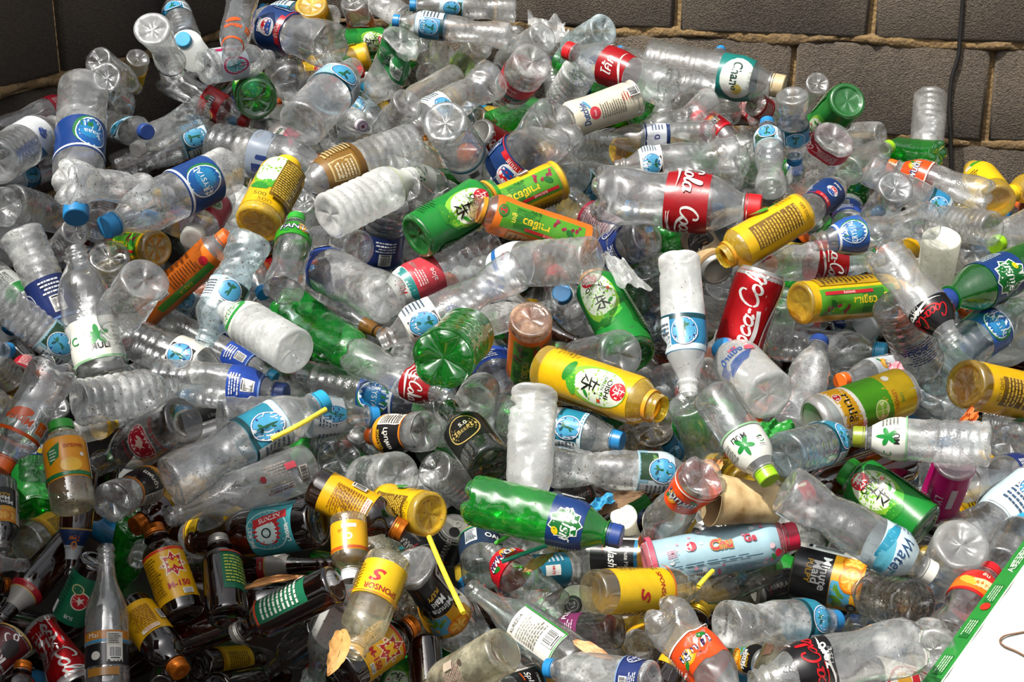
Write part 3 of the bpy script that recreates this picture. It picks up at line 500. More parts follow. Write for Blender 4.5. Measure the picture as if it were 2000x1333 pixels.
        A.poly([(1.7, -.9 * k), (2.9, -.9 * k), (2.9, .2 * k), (1.7, .2 * k)], '#2f7a22')
    elif name == 'juiceo': bg = '#f2a018'; A.poly([(-.9, .4 * k), (-.2, .7 * k), (-.3, .0), (-.8, -.3 * k)], '#2c7f45'); A.lines(-.55, .15 * k, .4, .6 * k, 4, '#dbe8d0'); A.text(.4, .5 * k, .34, 'orange', '#c3541a', bold=.02); A.ell(.2, -.45 * k, .5, .35, '#f7c23a'); A.rect(0, -.85 * k, 6.28, .18 * k, '#1f7a42'); A.ell(.75, .05, .1, .1, WH); A.rect(1.3, 0, .1, 2 * k, WH)
    elif name == 'juiceg': bg = None; A.rect(0, .55 * k, 2.6, .35 * k, '#c07a22'); A.rect(0, .35 * k, 2.7, .14, '#3a86ae'); A.rect(0, -.15 * k, 2.6, .8 * k, '#1c1b1f'); A.rect(.35, .1 * k, .75, 1.1 * k, '#d6d2c6'); A.bar(.35, -.12 * k, .6, .5 * k); A.lines(.35, .4 * k, .6, .4 * k, 5, '#4b4a48'); A.text(-.6, .55 * k, .34, 'Mai', '#e8e2d0'); A.ell(-.5, -.2 * k, .2, .2, '#d6d2c6'); A.rect(-.2, -.8 * k, 1.4, .3 * k, '#a8742a')
    elif name == 'daisy': bg = '#d8455f'; A.ell(.1, .1 * k, .6, .5 * k, '#e9efe2'); A.ell(.1, .1 * k, .52, .3 * k, '#2f8a35'); A.text(.1, .1 * k, .3, 'Daisy', WH, bold=.02); A.ell(-.5, .6 * k, .25, .22, '#c2203a'); A.ell(.7, -.5 * k, .3, .25, '#f0a0b0'); A.rect(0, -.9 * k, 6.28, .15 * k, '#efe6e6')
    elif name == 'nata': bg = '#e7dcd8'; A.poly([(-1, -k), (1, -k), (1, .1 * k), (-1, -.4 * k)], '#d0506c'); A.text(.1, .3 * k, .5, 'mato', '#245a36', bold=.03); A.text(.3, -.1 * k, .3, 'jelly', '#245a36'); A.lines(1.2, 0, .6, k, 5, '#8a5a60')
    elif name == 'bluewave': bg = '#e2e9f0'; [A.leaf(.2 * i - .4, .1 * k * (i - 2), 2.2, .22, '#2f6fb5', 25) for i in range(5)]; A.text(.4, -.5 * k, .3, 'ice', '#b23a7a', bold=.02)
    elif name == 'blueprint': bg = None; [A.rect(-.1 + .07 * i, -.4 * k + .11 * k * i, 1.1, .05, '#33569c', 8) for i in range(6)]; A.text(0, .55 * k, .4, 'น้ำแข็ง', '#33569c', bold=.02); A.text(.2, .8 * k, .24, 'ICE', '#c8455a', bold=.02); A.lines(-.6, .1 * k, .5, .8 * k, 6, '#33569c'); A.ell(.75, .4 * k, .2, .16, '#d2566a')
    elif name == 'yel': bg = '#ecc01d'; A.lines(0, 0, 1.3, 1.3 * k, 9, '#6b520e'); A.ell(.9, .2 * k, .35, .4, '#d86a1a'); A.text(-.1, .6 * k, .3, 'ชา', '#7a1f16', bold=.02); A.rect(0, -.92 * k, 6.28, .12 * k, '#c98d12')
    elif name == 'yelc': bg = '#f0c61c'; A.leaf(.3, .4 * k, 1, .4, '#3d9b2d', 30); A.rect(-.2, .3 * k, .4, .4, '#d9d2b8'); A.lines(-.2, -.3 * k, .9, .6 * k, 5, '#6b520e')
    elif name == 'redp': bg = '#b92034'; A.lines(0, 0, 1.4, 1.4 * k, 7, '#efd5d2'); A.text(1.0, 0, .3, 'COLA', WH)
    elif name == 'maroon': bg = None; A.text(0, .2 * k, .42, 'LATTE', '#4a1626', bold=.04); A.lines(0, -.3 * k, 1.2, .6 * k, 3, '#4a1626')
    elif name == 'limelab': bg = '#8fb52c'; A.ell(.1, .1 * k, .45, .4 * k, '#e6ecc8'); A.text(.1, .1 * k, .25, 'Lime', '#2c6a22'); A.lines(.1, -.6 * k, 1.2, .5 * k, 4, '#f0f0d8')
    elif name == 'silvg': bg = '#b5b9b6'; A.rect(0, .6 * k, 6.28, .6 * k, '#1f7a34'); A.lines(0, -.3 * k, 1.3, k, 8, '#7c817d')
    elif name == 'ring': bg = '#3a9cd0'
    elif name == 'navyband': bg = '#143c33'; A.rect(0, .5 * k, 6.28, .2 * k, '#dfe6e2')
    elif name == 'darkl': bg = None; A.lines(0, 0, 1.4, 1.6 * k, 9, '#2f3f78'); A.text(.1, -.3 * k, .4, 'AQUA', '#2f3f78', bold=.02)
    elif name == 'neckred': bg = '#b9202a'; A.text(0, 0, .3, 'ตรา', '#f0e0c0'); A.ell(1, 0, .25, .2, '#e9dcc0')
    elif name == 'cvit': bg = '#f0b41c'; A.text(0, .1 * k, .5, 'C', WH, bold=.05); A.text(.5, -.3 * k, .3, 'vit', '#b8401a'); A.rect(0, .85 * k, 6.28, .2 * k, '#c8571c'); A.rect(0, -.6 * k, .8, .25 * k, WH)
    elif name == 'dotl': bg = None; r = random.Random(2); [A.ell(r.uniform(-1.4, 1.4), r.uniform(-.9, .9) * k, .035, .035, '#b9a68a', 0, 6) for _ in range(50)]; A.ell(.3, -.2 * k, .2, .2, '#7a2a4a'); A.ell(.9, .4 * k, .16, .1, '#1f6a72')
    elif name == 'jarl': bg = '#22344e'; A.rect(0, .85 * k, 6.28, .25 * k, '#d8a92a'); A.rect(-.4, 0, .6, 1.4 * k, '#c9cfd2'); A.lines(-.4, 0, .5, 1.2 * k, 8, '#4a5560'); A.text(.7, -.3 * k, .4, 'OAN', WH, bold=.02); A.rect(0, .62 * k, 6.28, .14 * k, '#2f8a6a')
    elif name == 'spirit': bg = '#eceae2'; span = 1.5; A.text(-.1, .82 * k, .2, 'KUREZUA', '#222222', bold=.01); A.lines(0, .2 * k, 1.2, .9 * k, 9, '#a8a69c'); A.bar(.2, -.62 * k, .7, .5 * k); A.rect(.72, 0, .06, 2 * k, '#2f9a3a'); A.rect(0, -.97 * k, 1.5, .05, '#2f9a3a')
    elif name == 'wplain': bg = '#e4e2de'; span = 2.2; r = random.Random(3); [A.ell(r.uniform(-1, 1), r.uniform(-.9, .9) * k, .03, .02, '#4a463e', r.uniform(0, 90), 6) for _ in range(26)]
    elif name == 'faint': bg = None; A.lines(0, .2 * k, 1.3, 1.0 * k, 9, '#b08f86'); A.rect(-.7, 0, .4, 1.2 * k, '#b98a72'); A.rect(.6, .3 * k, .35, .5 * k, '#c9b7a4'); A.ell(.5, -.4 * k, .12, .12, '#54463c')
    elif name == 'nestea': bg = '#2a7f9c'; A.rect(0, .0, .6, .8 * k, WH); A.text(0, .0, .4, 'tea', '#c5222c', bold=.04); A.lines(.8, 0, .6, 1.4 * k, 6, '#d0e2ea'); A.rect(0, .9 * k, 6.28, .15 * k, '#2f9a3a')
    elif name == 'purplel': bg = '#7a2f5e'; A.lines(0, 0, 1.4, 1.5 * k, 9, '#e3c9d8'); A.text(1.2, 0, .4, 'PLUM', '#f0e0ea', bold=.01)
    elif name == 'pinkw': bg = '#e4d6d6'; A.lines(0, 0, 1.5, 1.7 * k, 12, '#c78a94'); A.rect(0, -.9 * k, 6.28, .15 * k, '#c03a4e')
    elif name == 'wpale': bg = '#dfe3d8'; A.rect(0, -.8 * k, 6.28, .2 * k, '#cfd8b0')
    elif name == 'orgred': bg = '#d6281e'; A.rect(0, -.35 * k, 6.28, .9 * k, '#ef7a1e'); A.leaf(.1, -.1 * k, 1.6, .5, '#f6d9a0', 15); A.rect(0, -.88 * k, 6.28, .2 * k, '#c41f1f'); A.text(0, .62 * k, .3, 'ส้ม', '#f6e8d8', bold=.02); A.leaf(-.6, -.2 * k, .9, .4, '#f2b33a', -20)
    else:
        bg = '#c9cfd2'; A.lines(0, 0, 1.2, 1.4 * k, 6, '#55606a')
    _art[key] = (bg, span, A)
    return _art[key]

# world constants of this place (metres)
CORNER = (-0.5303, 3.3968)
DR = (0.9703, -0.24192)
NR = (-0.24192, -0.9703)
DL = (-0.34857, -0.93728)
NL = (0.93728, -0.34857)
COURSE = 0.2
ZBED_R = 1.2859
ZBED_L = 1.2846
SJ_R = (0.1063, 0.3513)
SJ_L = (0.3821, 0.1821)
LEFT_TOP = 1.56
CABLE = [(0.9013, 3.0305, 1.434), (0.9034, 3.03, 1.3738), (0.9054, 3.0295, 1.2923), (0.9055, 3.0295, 1.2613), (0.8978, 3.0314, 1.2193), (0.8979, 3.0314, 1.1667), (0.9058, 3.0294, 1.1031), (0.9149, 3.0271, 1.0278), (0.9283, 3.0238, 0.9294)]
HEAP = (0.9663, -0.06705, 0.43054, 0.09246, -0.03172, -0.09649, -0.24613, 0.11167, 0.16507, 0.05187)
CORE = 0.42
BURY = (0.15, 0.36)
STRAWS = [([(-0.1087, 1.7409, 0.8425), (-0.0849, 1.6538, 0.8375), (-0.0593, 1.5883, 0.8187)], 0.0034, '#e6d23c', 'yellow drinking straw leaning over the black orange juice label'), ([(-0.3114, 1.7622, 0.9736), (-0.2771, 1.7824, 0.9851), (-0.2475, 1.8217, 0.9904)], 0.0034, '#ead94a', 'yellow drinking straw lying across the teal badge bottle'), ([(-0.0225, 1.8229, 0.7903), (-0.0105, 1.8209, 0.7992), (0.0028, 1.8243, 0.8084)], 0.003, '#4fae3c', 'short green straw under the lower green dotted bottle'), ([(-0.0138, 1.7787, 0.7857), (0.0138, 1.7822, 0.7955), (0.0472, 1.7952, 0.8018)], 0.003, '#1f8f8a', 'teal drinking straw under the lower green dotted bottle'), ([(0.2286, 1.6083, 0.8442), (0.2387, 1.6206, 0.8487), (0.2502, 1.6414, 0.8472)], 0.003, '#e6d23c', 'short yellow straw end below the pink sleeved bottle')]
LEAVES = [([(-0.201, 1.533, 0.8276), (-0.2, 1.4893, 0.8248), (-0.2118, 1.4712, 0.8042)], 0.014, '#b98a4e', 'curled brown dead leaf standing on the blue green wine bottle', 0.9, 1, (0, -0.75, 0.66)), ([(-0.3377, 1.656, 0.8144), (-0.3008, 1.6595, 0.8241), (-0.2602, 1.6702, 0.8241)], 0.011, '#b5834f', 'rolled dead leaf lying above the silver capped brown bottle', 2.2, 2, (0, -0.75, 0.66)), ([(0.1028, 1.8495, 0.8191), (0.1344, 1.8506, 0.8367), (0.1871, 1.8743, 0.8432)], 0.016, '#6b5238', 'long dark dead leaf below the level chevron bottle', 1.0, 3, (0, -0.75, 0.66)), ([(0.0778, 1.6375, 0.7492), (0.1027, 1.6159, 0.7484), (0.1283, 1.6119, 0.7375)], 0.008, '#c99468', 'narrow tan dead leaf above the bright blue capped bottle', 0.7, 4, (0, -0.75, 0.66)), ([(0.2664, 1.8929, 0.8793), (0.2787, 1.8775, 0.8809), (0.2957, 1.8987, 0.8806)], 0.012, '#c98a52', 'small orange brown leaf beside the lime capped white bottle', 1.0, 5, (0, -0.75, 0.66)), ([(0.0136, 1.7473, 0.7874), (0.0342, 1.7604, 0.7941), (0.0563, 1.7736, 0.8009)], 0.008, '#8a6a3a', 'thin dead leaf above the teal label bottle', 0.8, 6, (0, -0.75, 0.66))]
SHEETS = [('plastic_film', [(0.0303, 3.1897, 1.336), (0.1069, 3.1446, 1.3293), (0.1191, 3.057, 1.2936), (0.0423, 3.0974, 1.3022)], 'film', 'crumpled clear plastic film at the top against the grey wall', 'film', 0.016, 1), ('plastic_film', [(0.1371, 2.2762, 1.0818), (0.1729, 2.2375, 1.0781), (0.2136, 2.169, 1.0512), (0.1588, 2.1956, 1.051)], 'film', 'crumpled clear plastic film over the green tea bottle', 'film', 0.012, 2), ('plastic_scrap', [(0.0981, 1.8326, 0.8456), (0.1337, 1.8481, 0.859), (0.1415, 1.835, 0.8522), (0.1032, 1.8195, 0.8389)], 'blue', 'blue plastic scrap beside the crumpled black can', 'scrap', 0.006, 3), ('snack_wrapper', [(0.3684, 2.0429, 0.8816), (0.4194, 2.0583, 0.88), (0.4286, 2.0336, 0.8706), (0.3718, 2.011, 0.8673)], 'green', 'crumpled green wrapper behind the bluish water bottle', 'wrapper', 0.008, 4), ('plastic_scrap', [(0.6591, 2.0075, 0.9007), (0.6849, 2.0418, 0.9068), (0.6971, 2.0392, 0.8997), (0.6832, 2.0104, 0.8938)], 'orange', 'crumpled orange plastic scrap above the olive capped bottle', 'scrap', 0.01, 5), ('plastic_scrap', [(0.5999, 2.2127, 0.9086), (0.623, 2.2227, 0.9066), (0.6255, 2.203, 0.8966), (0.6067, 2.192, 0.8956)], 'pink', 'small pink scrap behind the lime drink can', 'scrap', 0.003, 6)]
CUP = ((0.3604, 1.8416, 0.8411), (0.2698, 1.8214, 0.8588), 0.028, 0.036)
BOARD = ((0.796, 1.8199, 0.9317), (0.4007, 1.3908, 0.7178), (0.3818, -0.3414, -0.0207), 0.028)
HOOK = [(0.6217, 1.5506, 0.8165), (0.6069, 1.551, 0.8135), (0.59, 1.5504, 0.8096), (0.5829, 1.5443, 0.8063), (0.586, 1.5359, 0.8044), (0.5969, 1.5258, 0.8037), (0.608, 1.5127, 0.8021)]
# ------------------------------------------------------------------ the setting: block walls, floor, cable
def concrete(name, c1, c2, bump=0.9, scale=1.0):
    m, N, L, P, out = mat(name)
    tc = N.new('ShaderNodeTexCoord')
    a = N.new('ShaderNodeTexNoise'); a.inputs['Scale'].default_value = 90 * scale; a.inputs['Detail'].default_value = 8; a.inputs['Roughness'].default_value = .75
    b = N.new('ShaderNodeTexVoronoi'); b.inputs['Scale'].default_value = 190 * scale
    w = N.new('ShaderNodeTexNoise'); w.inputs['Scale'].default_value = 4; w.inputs['Detail'].default_value = 4
    for n in (a, b, w): L.new(tc.outputs['Object'], n.inputs['Vector'])
    h = val(N, L, 'ADD', a.outputs[0], val(N, L, 'MULTIPLY', b.outputs['Distance'], .6))
    bp = N.new('ShaderNodeBump'); bp.inputs['Strength'].default_value = bump; bp.inputs['Distance'].default_value = .006
    L.new(h, bp.inputs['Height']); L.new(bp.outputs[0], P.inputs['Normal'])
    r = N.new('ShaderNodeValToRGB'); r.color_ramp.elements[0].position = .34; r.color_ramp.elements[1].position = .72
    r.color_ramp.elements[0].color = (*lin(c1), 1); r.color_ramp.elements[1].color = (*lin(c2), 1)
    L.new(val(N, L, 'ADD', val(N, L, 'MULTIPLY', a.outputs[0], .6), val(N, L, 'MULTIPLY', w.outputs[0], .4)), r.inputs[0])
    L.new(r.outputs[0], P.inputs['Base Color']); P.inputs['Roughness'].default_value = .95
    return m
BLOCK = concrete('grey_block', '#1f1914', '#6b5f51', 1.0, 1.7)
BLOCK_SHADED = concrete('shaded_block', '#1a130e', '#453829', 1.0, 1.7)  # darker copy of the block for the left wall, shade put into its colour
MORTAR = concrete('tan_mortar', '#3f3120', '#84693f', 1.0, .7)
FLOOR = concrete('floor_concrete', '#4a443d', '#7a7268', .5, .4)

def struct(name, me, m, parent=None, kind=True):
    o = link(name, me, m, parent)
    if kind and not parent: o['kind'] = 'structure'
    return o

def wall_pt(org, d, n, s, z, out): return (org[0] + d[0] * s + n[0] * out, org[1] + d[1] * s + n[1] * out, z)

def block_mesh(org, d, n, s0, s1, z0, z1, out, rnd):
    j = lambda a: rnd.uniform(-a, a)
    q = [(s0 + j(.003), z0 + j(.003)), (s1 + j(.003), z0 + j(.003)), (s1 + j(.003), z1 + j(.003)), (s0 + j(.003), z1 + j(.003))]
    cs, cz = (s0 + s1) / 2, (z0 + z1) / 2; b = .007
    ins = [(s + (b if s < cs else -b), z + (b if z < cz else -b)) for s, z in q]
    V = [wall_pt(org, d, n, s, z, -.05) for s, z in q] + [wall_pt(org, d, n, s, z, out - .006) for s, z in q] + [wall_pt(org, d, n, s, z, out + j(.002)) for s, z in ins]
    F = [(8, 9, 10, 11)]
    for k in (0, 4): F += [(k + i, k + (i + 1) % 4, k + 4 + (i + 1) % 4, k + 4 + i) for i in range(4)]
    return mesh('block', V, F, None, False)

def mortar_mesh(org, d, n, s0, s1, z0, z1, rnd, vertical=False, bulge=.010, base=-.004):
    """a strip of squeezed-out mortar: uneven edges, lumps and hollows"""
    L = (z1 - z0) if vertical else (s1 - s0); m = max(6, int(L / .012)); k = 7
    ph = [rnd.uniform(0, 6.3) for _ in range(6)]; V = []
    for i in range(m + 1):
        t = i / m; x = t * L
        lump = .5 + .25 * math.sin(x * 31 + ph[0]) + .2 * math.sin(x * 73 + ph[1]) + rnd.uniform(-.25, .25)
        wid = 1 + .35 * math.sin(x * 23 + ph[2]) + rnd.uniform(-.2, .2); sh = .25 * math.sin(x * 17 + ph[3])
        for q in range(k):
            y = q / (k - 1) * 2 - 1
            o = base + bulge * max(-.6, lump) * (1 - y * y) + rnd.uniform(-.0016, .0016) - (.02 if abs(y) == 1 else 0)
            if vertical: s, z = (s0 + s1) / 2 + (s1 - s0) / 2 * (y * wid + sh), z0 + x
            else: s, z = s0 + x, (z0 + z1) / 2 + (z1 - z0) / 2 * (y * wid + sh)
            V.append(wall_pt(org, d, n, s, z, o))
    return mesh('mortar_joint', V, grid_faces(m + 1, k, 0, False), None, True)

def block_wall(name, org, d, n, s_lo, s_hi, z_hi, zbed, course, sj, mb, seed, detail, bias):
    rnd = random.Random(seed)
    V = [wall_pt(org, d, n, s, z, o) for o in (-.16, -.012) for s, z in ((s_lo, 0), (s_hi, 0), (s_hi, z_hi), (s_lo, z_hi))]
    F = [(3, 2, 1, 0), (4, 5, 6, 7)] + [(i, (i + 1) % 4, 4 + (i + 1) % 4, 4 + i) for i in range(4)]
    w = struct(name, mesh(name, V, F, None, False), MORTAR)
    k0 = -int(math.ceil(zbed / course)); k = k0
    while zbed + k * course < z_hi:
        z0 = max(0.0, zbed + k * course) + .007; z1 = min(z_hi, zbed + (k + 1) * course) - .007
        if z1 - z0 > .03:
            s = sj[k % 2]
            while s > s_lo: s -= .40
            while s < s_hi:
                a, b = max(s + .006, s_lo), min(s + .394, s_hi)
                if b - a > .03:
                    link('block', block_mesh(org, d, n, a, b, z0, z1, rnd.uniform(-.002, .004), rnd), mb, w)
                    if detail[0] < zbed + k * course < detail[1] and s > s_lo:
                        link('mortar_joint', mortar_mesh(org, d, n, s - .003 + bias, s + .006 + bias, z0, z1, rnd, True, .007, -.020), MORTAR, w)
                s += .40
        if detail[0] - .1 < zbed + k * course < detail[1]:
            link('mortar_joint', mortar_mesh(org, d, n, s_lo, s_hi, zbed + k * course - .014, zbed + k * course + .013, rnd, False, .016), MORTAR, w)
        k += 1
    return w
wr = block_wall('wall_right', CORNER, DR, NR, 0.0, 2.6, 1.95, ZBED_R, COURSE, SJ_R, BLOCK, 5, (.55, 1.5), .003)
wlft = block_wall('wall_left', CORNER, DL, NL, 0.0, 3.3, LEFT_TOP, ZBED_L, COURSE, SJ_L, BLOCK_SHADED, 9, (.55, 1.6), 0.0)
struct('floor', mesh('floor', [(-4, -2, 0), (5, -2, 0), (5, 5, 0), (-4, 5, 0)], [(0, 1, 2, 3)], None, False), FLOOR)

# corrugated sheet added out of frame to cast shade over the lower-left bottles
SHADE_SHEET = (-3.2, -0.88, -1.6, 1.50, 2.08)
x0, x1, y0, y1, zt = SHADE_SHEET
xs = np.linspace(x0, x1, 120); V = [(x, y, zt + dz + .018 * math.sin(x * 82)) for dz in (0, -.004) for y in (y0, y1) for x in xs]
F = grid_faces(2, 120, 0, False) + [tuple(reversed(f)) for f in grid_faces(2, 120, 240, False)]
struct('shade_sheet', mesh('shade_sheet', V, F), concrete('zinc_shade_sheet', '#6a6a68', '#8d8b86', .2, .3))
for i, (x, y) in enumerate(((-1.7, 1.2), (-1.7, -1.2))):  # unseen posts made up to carry the added shade sheet
    V = [(x + a, y + b, z) for z in (0, zt - .02) for a, b in ((-.04, -.04), (.04, -.04), (.04, .04), (-.04, .04))]
    struct('shade_post_%d' % (i + 1), mesh('shade_post', V, [(3, 2, 1, 0), (4, 5, 6, 7)] + [(q, (q + 1) % 4, 4 + (q + 1) % 4, 4 + q) for q in range(4)], None, False), FLOOR)

def tube(pts, r, ns=10, closed_ends=True):
    pts = [Vector(p) for p in pts]; V = []; up = Vector((.3, .2, .9))
    for i, p in enumerate(pts):
        t = (pts[min(i + 1, len(pts) - 1)] - pts[max(i - 1, 0)]).normalized()
        a = t.cross(up).normalized(); b = t.cross(a)
        rr = r[i] if isinstance(r, (list, tuple)) else r
        V += [tuple(p + (a * math.cos(q) + b * math.sin(q)) * rr) for q in [2 * math.pi * j / ns for j in range(ns)]]
    F = grid_faces(len(pts), ns)
    if closed_ends: F += [tuple(range(ns - 1, -1, -1)), tuple(range(len(V) - ns, len(V)))]
    return V, F
def spline(pts, n=8):
    pts = [Vector(p) for p in pts]; out = []
    for i in range(len(pts) - 1):
        p0, p1, p2, p3 = pts[max(i - 1, 0)], pts[i], pts[i + 1], pts[min(i + 2, len(pts) - 1)]
        for k in range(n):
            t = k / n
            out.append(.5 * ((2 * p1) + (p2 - p0) * t + (2 * p0 - 5 * p1 + 4 * p2 - p3) * t * t + (3 * p1 - p0 - 3 * p2 + p3) * t ** 3))
    return out + [pts[-1]]
def simple(name, rgb, rough=.5, spec=.5, trans=0.0):
    m, N, L, P, out = mat(name)
    nz = N.new('ShaderNodeTexNoise'); nz.inputs['Scale'].default_value = 60; nz.inputs['Detail'].default_value = 5
    tc = N.new('ShaderNodeTexCoord'); L.new(tc.outputs['Object'], nz.inputs['Vector'])
    r = N.new('ShaderNodeValToRGB'); c = lin(rgb); r.color_ramp.elements[0].color = (*[x * .6 for x in c], 1); r.color_ramp.elements[1].color = (*c, 1)
    r.color_ramp.elements[0].position = .25; r.color_ramp.elements[1].position = .6
    L.new(nz.outputs[0], r.inputs[0]); L.new(r.outputs[0], P.inputs['Base Color']); P.inputs['Roughness'].default_value = rough
    bp = N.new('ShaderNodeBump'); bp.inputs['Strength'].default_value = .3; bp.inputs['Distance'].default_value = .002
    L.new(nz.outputs[0], bp.inputs['Height']); L.new(bp.outputs[0], P.inputs['Normal'])
    if trans:
        t = N.new('ShaderNodeBsdfTranslucent'); L.new(r.outputs[0], t.inputs[0]); mx = N.new('ShaderNodeMixShader'); mx.inputs[0].default_value = trans
        L.new(P.outputs[0], mx.inputs[1]); L.new(t.outputs[0], mx.inputs[2]); L.new(mx.outputs[0], out.inputs[0])
    return m
V, F = tube(spline(CABLE), .0042)
props(link('hanging_cable', mesh('hanging_cable', V, F), simple('black_rubber', '#0e0d0d', .5)), 'thin black cable hanging down the grey block wall', 'cable')

# ------------------------------------------------------------------ what lies under the heap
def heap_z(X, Y):
    Yc = np.clip(Y, 1.68, 3.3); Xc = np.clip(X, -.95, 1.2); y = Yc - 2.3; x = Xc
    B = np.stack([np.ones_like(x), x, y, x * x, x * y, y * y, x ** 3, x * x * y, x * y * y, y ** 3], -1)
    return B @ np.array(HEAP) - np.clip(1.68 - Y, 0, 9) * .8 - np.clip(np.abs(X) - 1.2, 0, 9) * .6
gx = np.linspace(-1.3, 2.0, 60); gy = np.linspace(.7, 3.5, 56); GX, GY = np.meshgrid(gx, gy)
def inside(X, Y, m):
    return ((X - CORNER[0]) * NR[0] + (Y - CORNER[1]) * NR[1] > m) & ((X - CORNER[0]) * NL[0] + (Y - CORNER[1]) * NL[1] > m)
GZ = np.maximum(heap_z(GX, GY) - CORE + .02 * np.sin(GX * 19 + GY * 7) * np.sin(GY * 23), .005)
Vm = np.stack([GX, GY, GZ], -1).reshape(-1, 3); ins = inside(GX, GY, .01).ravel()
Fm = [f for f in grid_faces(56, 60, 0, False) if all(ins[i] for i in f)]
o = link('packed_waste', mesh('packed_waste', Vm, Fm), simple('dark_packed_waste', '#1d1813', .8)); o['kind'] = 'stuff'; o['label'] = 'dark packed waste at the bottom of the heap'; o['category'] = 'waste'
# ------------------------------------------------------------------ bottles, cans
ASP = dict(w=3.5, z=3.5, p=3.3, rr=3.3, c=3.4, g=3.4, t=2.9, d=3.7, m=2.6, k=1.9, s=3.8, j=2.9, y=2.9)
CTRL = {  # (fraction of the length, radius) from base to mouth
    'w': [(.03, 1), (.44, 1), (.45, .975), (.64, .975), (.65, 1), (.69, .97), (.77, .83), (.84, .6), (.885, .43), (1, .42)],
    'z': [(.03, 1), (.10, 1), (.18, .95), (.28, .78), (.38, .93), (.45, .99), (.52, .975), (.70, .975), (.72, 1), (.76, .95), (.82, .74), (.87, .50), (.895, .43), (1, .42)],
    'p': [(.03, 1), (.30, 1), (.31, .97), (.33, 1), (.62, 1), (.70, .94), (.78, .78), (.85, .55), (.885, .43), (1, .42)],
    'rr': [(.03, 1), (.66, 1), (.72, .94), (.79, .78), (.85, .55), (.885, .43), (1, .42)],
    'c': [(.03, .98), (.12, 1), (.22, .97), (.32, .86), (.40, .87), (.47, .96), (.50, .98), (.68, .98), (.74, .9), (.81, .68), (.87, .48), (.895, .42), (1, .41)],
    'g': [(.03, .98), (.1, 1), (.52, 1), (.53, .98), (.72, .98), (.77, .88), (.83, .66), (.88, .47), (.90, .42), (1, .41)],
    't': [(.03, 1), (.07, 1), (.08, .97), (.10, 1), (.80, 1), (.84, .93), (.875, .76), (.90, .6), (.915, .56), (1, .54)],
    'd': [(.03, 1), (.55, 1), (.61, .93), (.68, .68), (.74, .5), (.80, .42), (.95, .36), (.955, .42), (.985, .42), (1, .37)],
    'm': [(.03, 1), (.68, 1), (.73, .93), (.78, .7), (.81, .54), (.84, .48), (1, .47)],
    's': [(.03, 1), (.50, 1), (.58, .92), (.68, .64), (.76, .46), (.86, .38), (.955, .36), (.96, .41), (.985, .41), (1, .36)],
    'j': [(.03, 1), (.70, 1), (.76, .93), (.82, .72), (.86, .58), (.875, .54), (1, .53)],
}
CTRL['y'] = CTRL['t']
CAPC = dict(blue='#2384c2', cyan='#25a0cc', navy='#1f3f86', white='#e4e2da', lime='#9bd21a', green='#2a9a2c', olive='#8a961e', orange='#ef6a1c', red='#cf161e', yellow='#efc21a', purple='#7a1f8c', beige='#c9b48c', black='#1c1b1d', crimson='#c2163c', wpurp='#dcd2dc', whitecv='#d9dbe0', whitec='#e2dfdc', blackw='#19181a', orangem='#d9761c', silver='#c9c4bc', gold='#c9a428', brownc='#a8744a')
GLASS = {'d', 'm', 's', 'j'}

def prof_r(kind, f):
    c = CTRL[kind]
    return np.interp(f, [a for a, _ in c], [b for _, b in c])

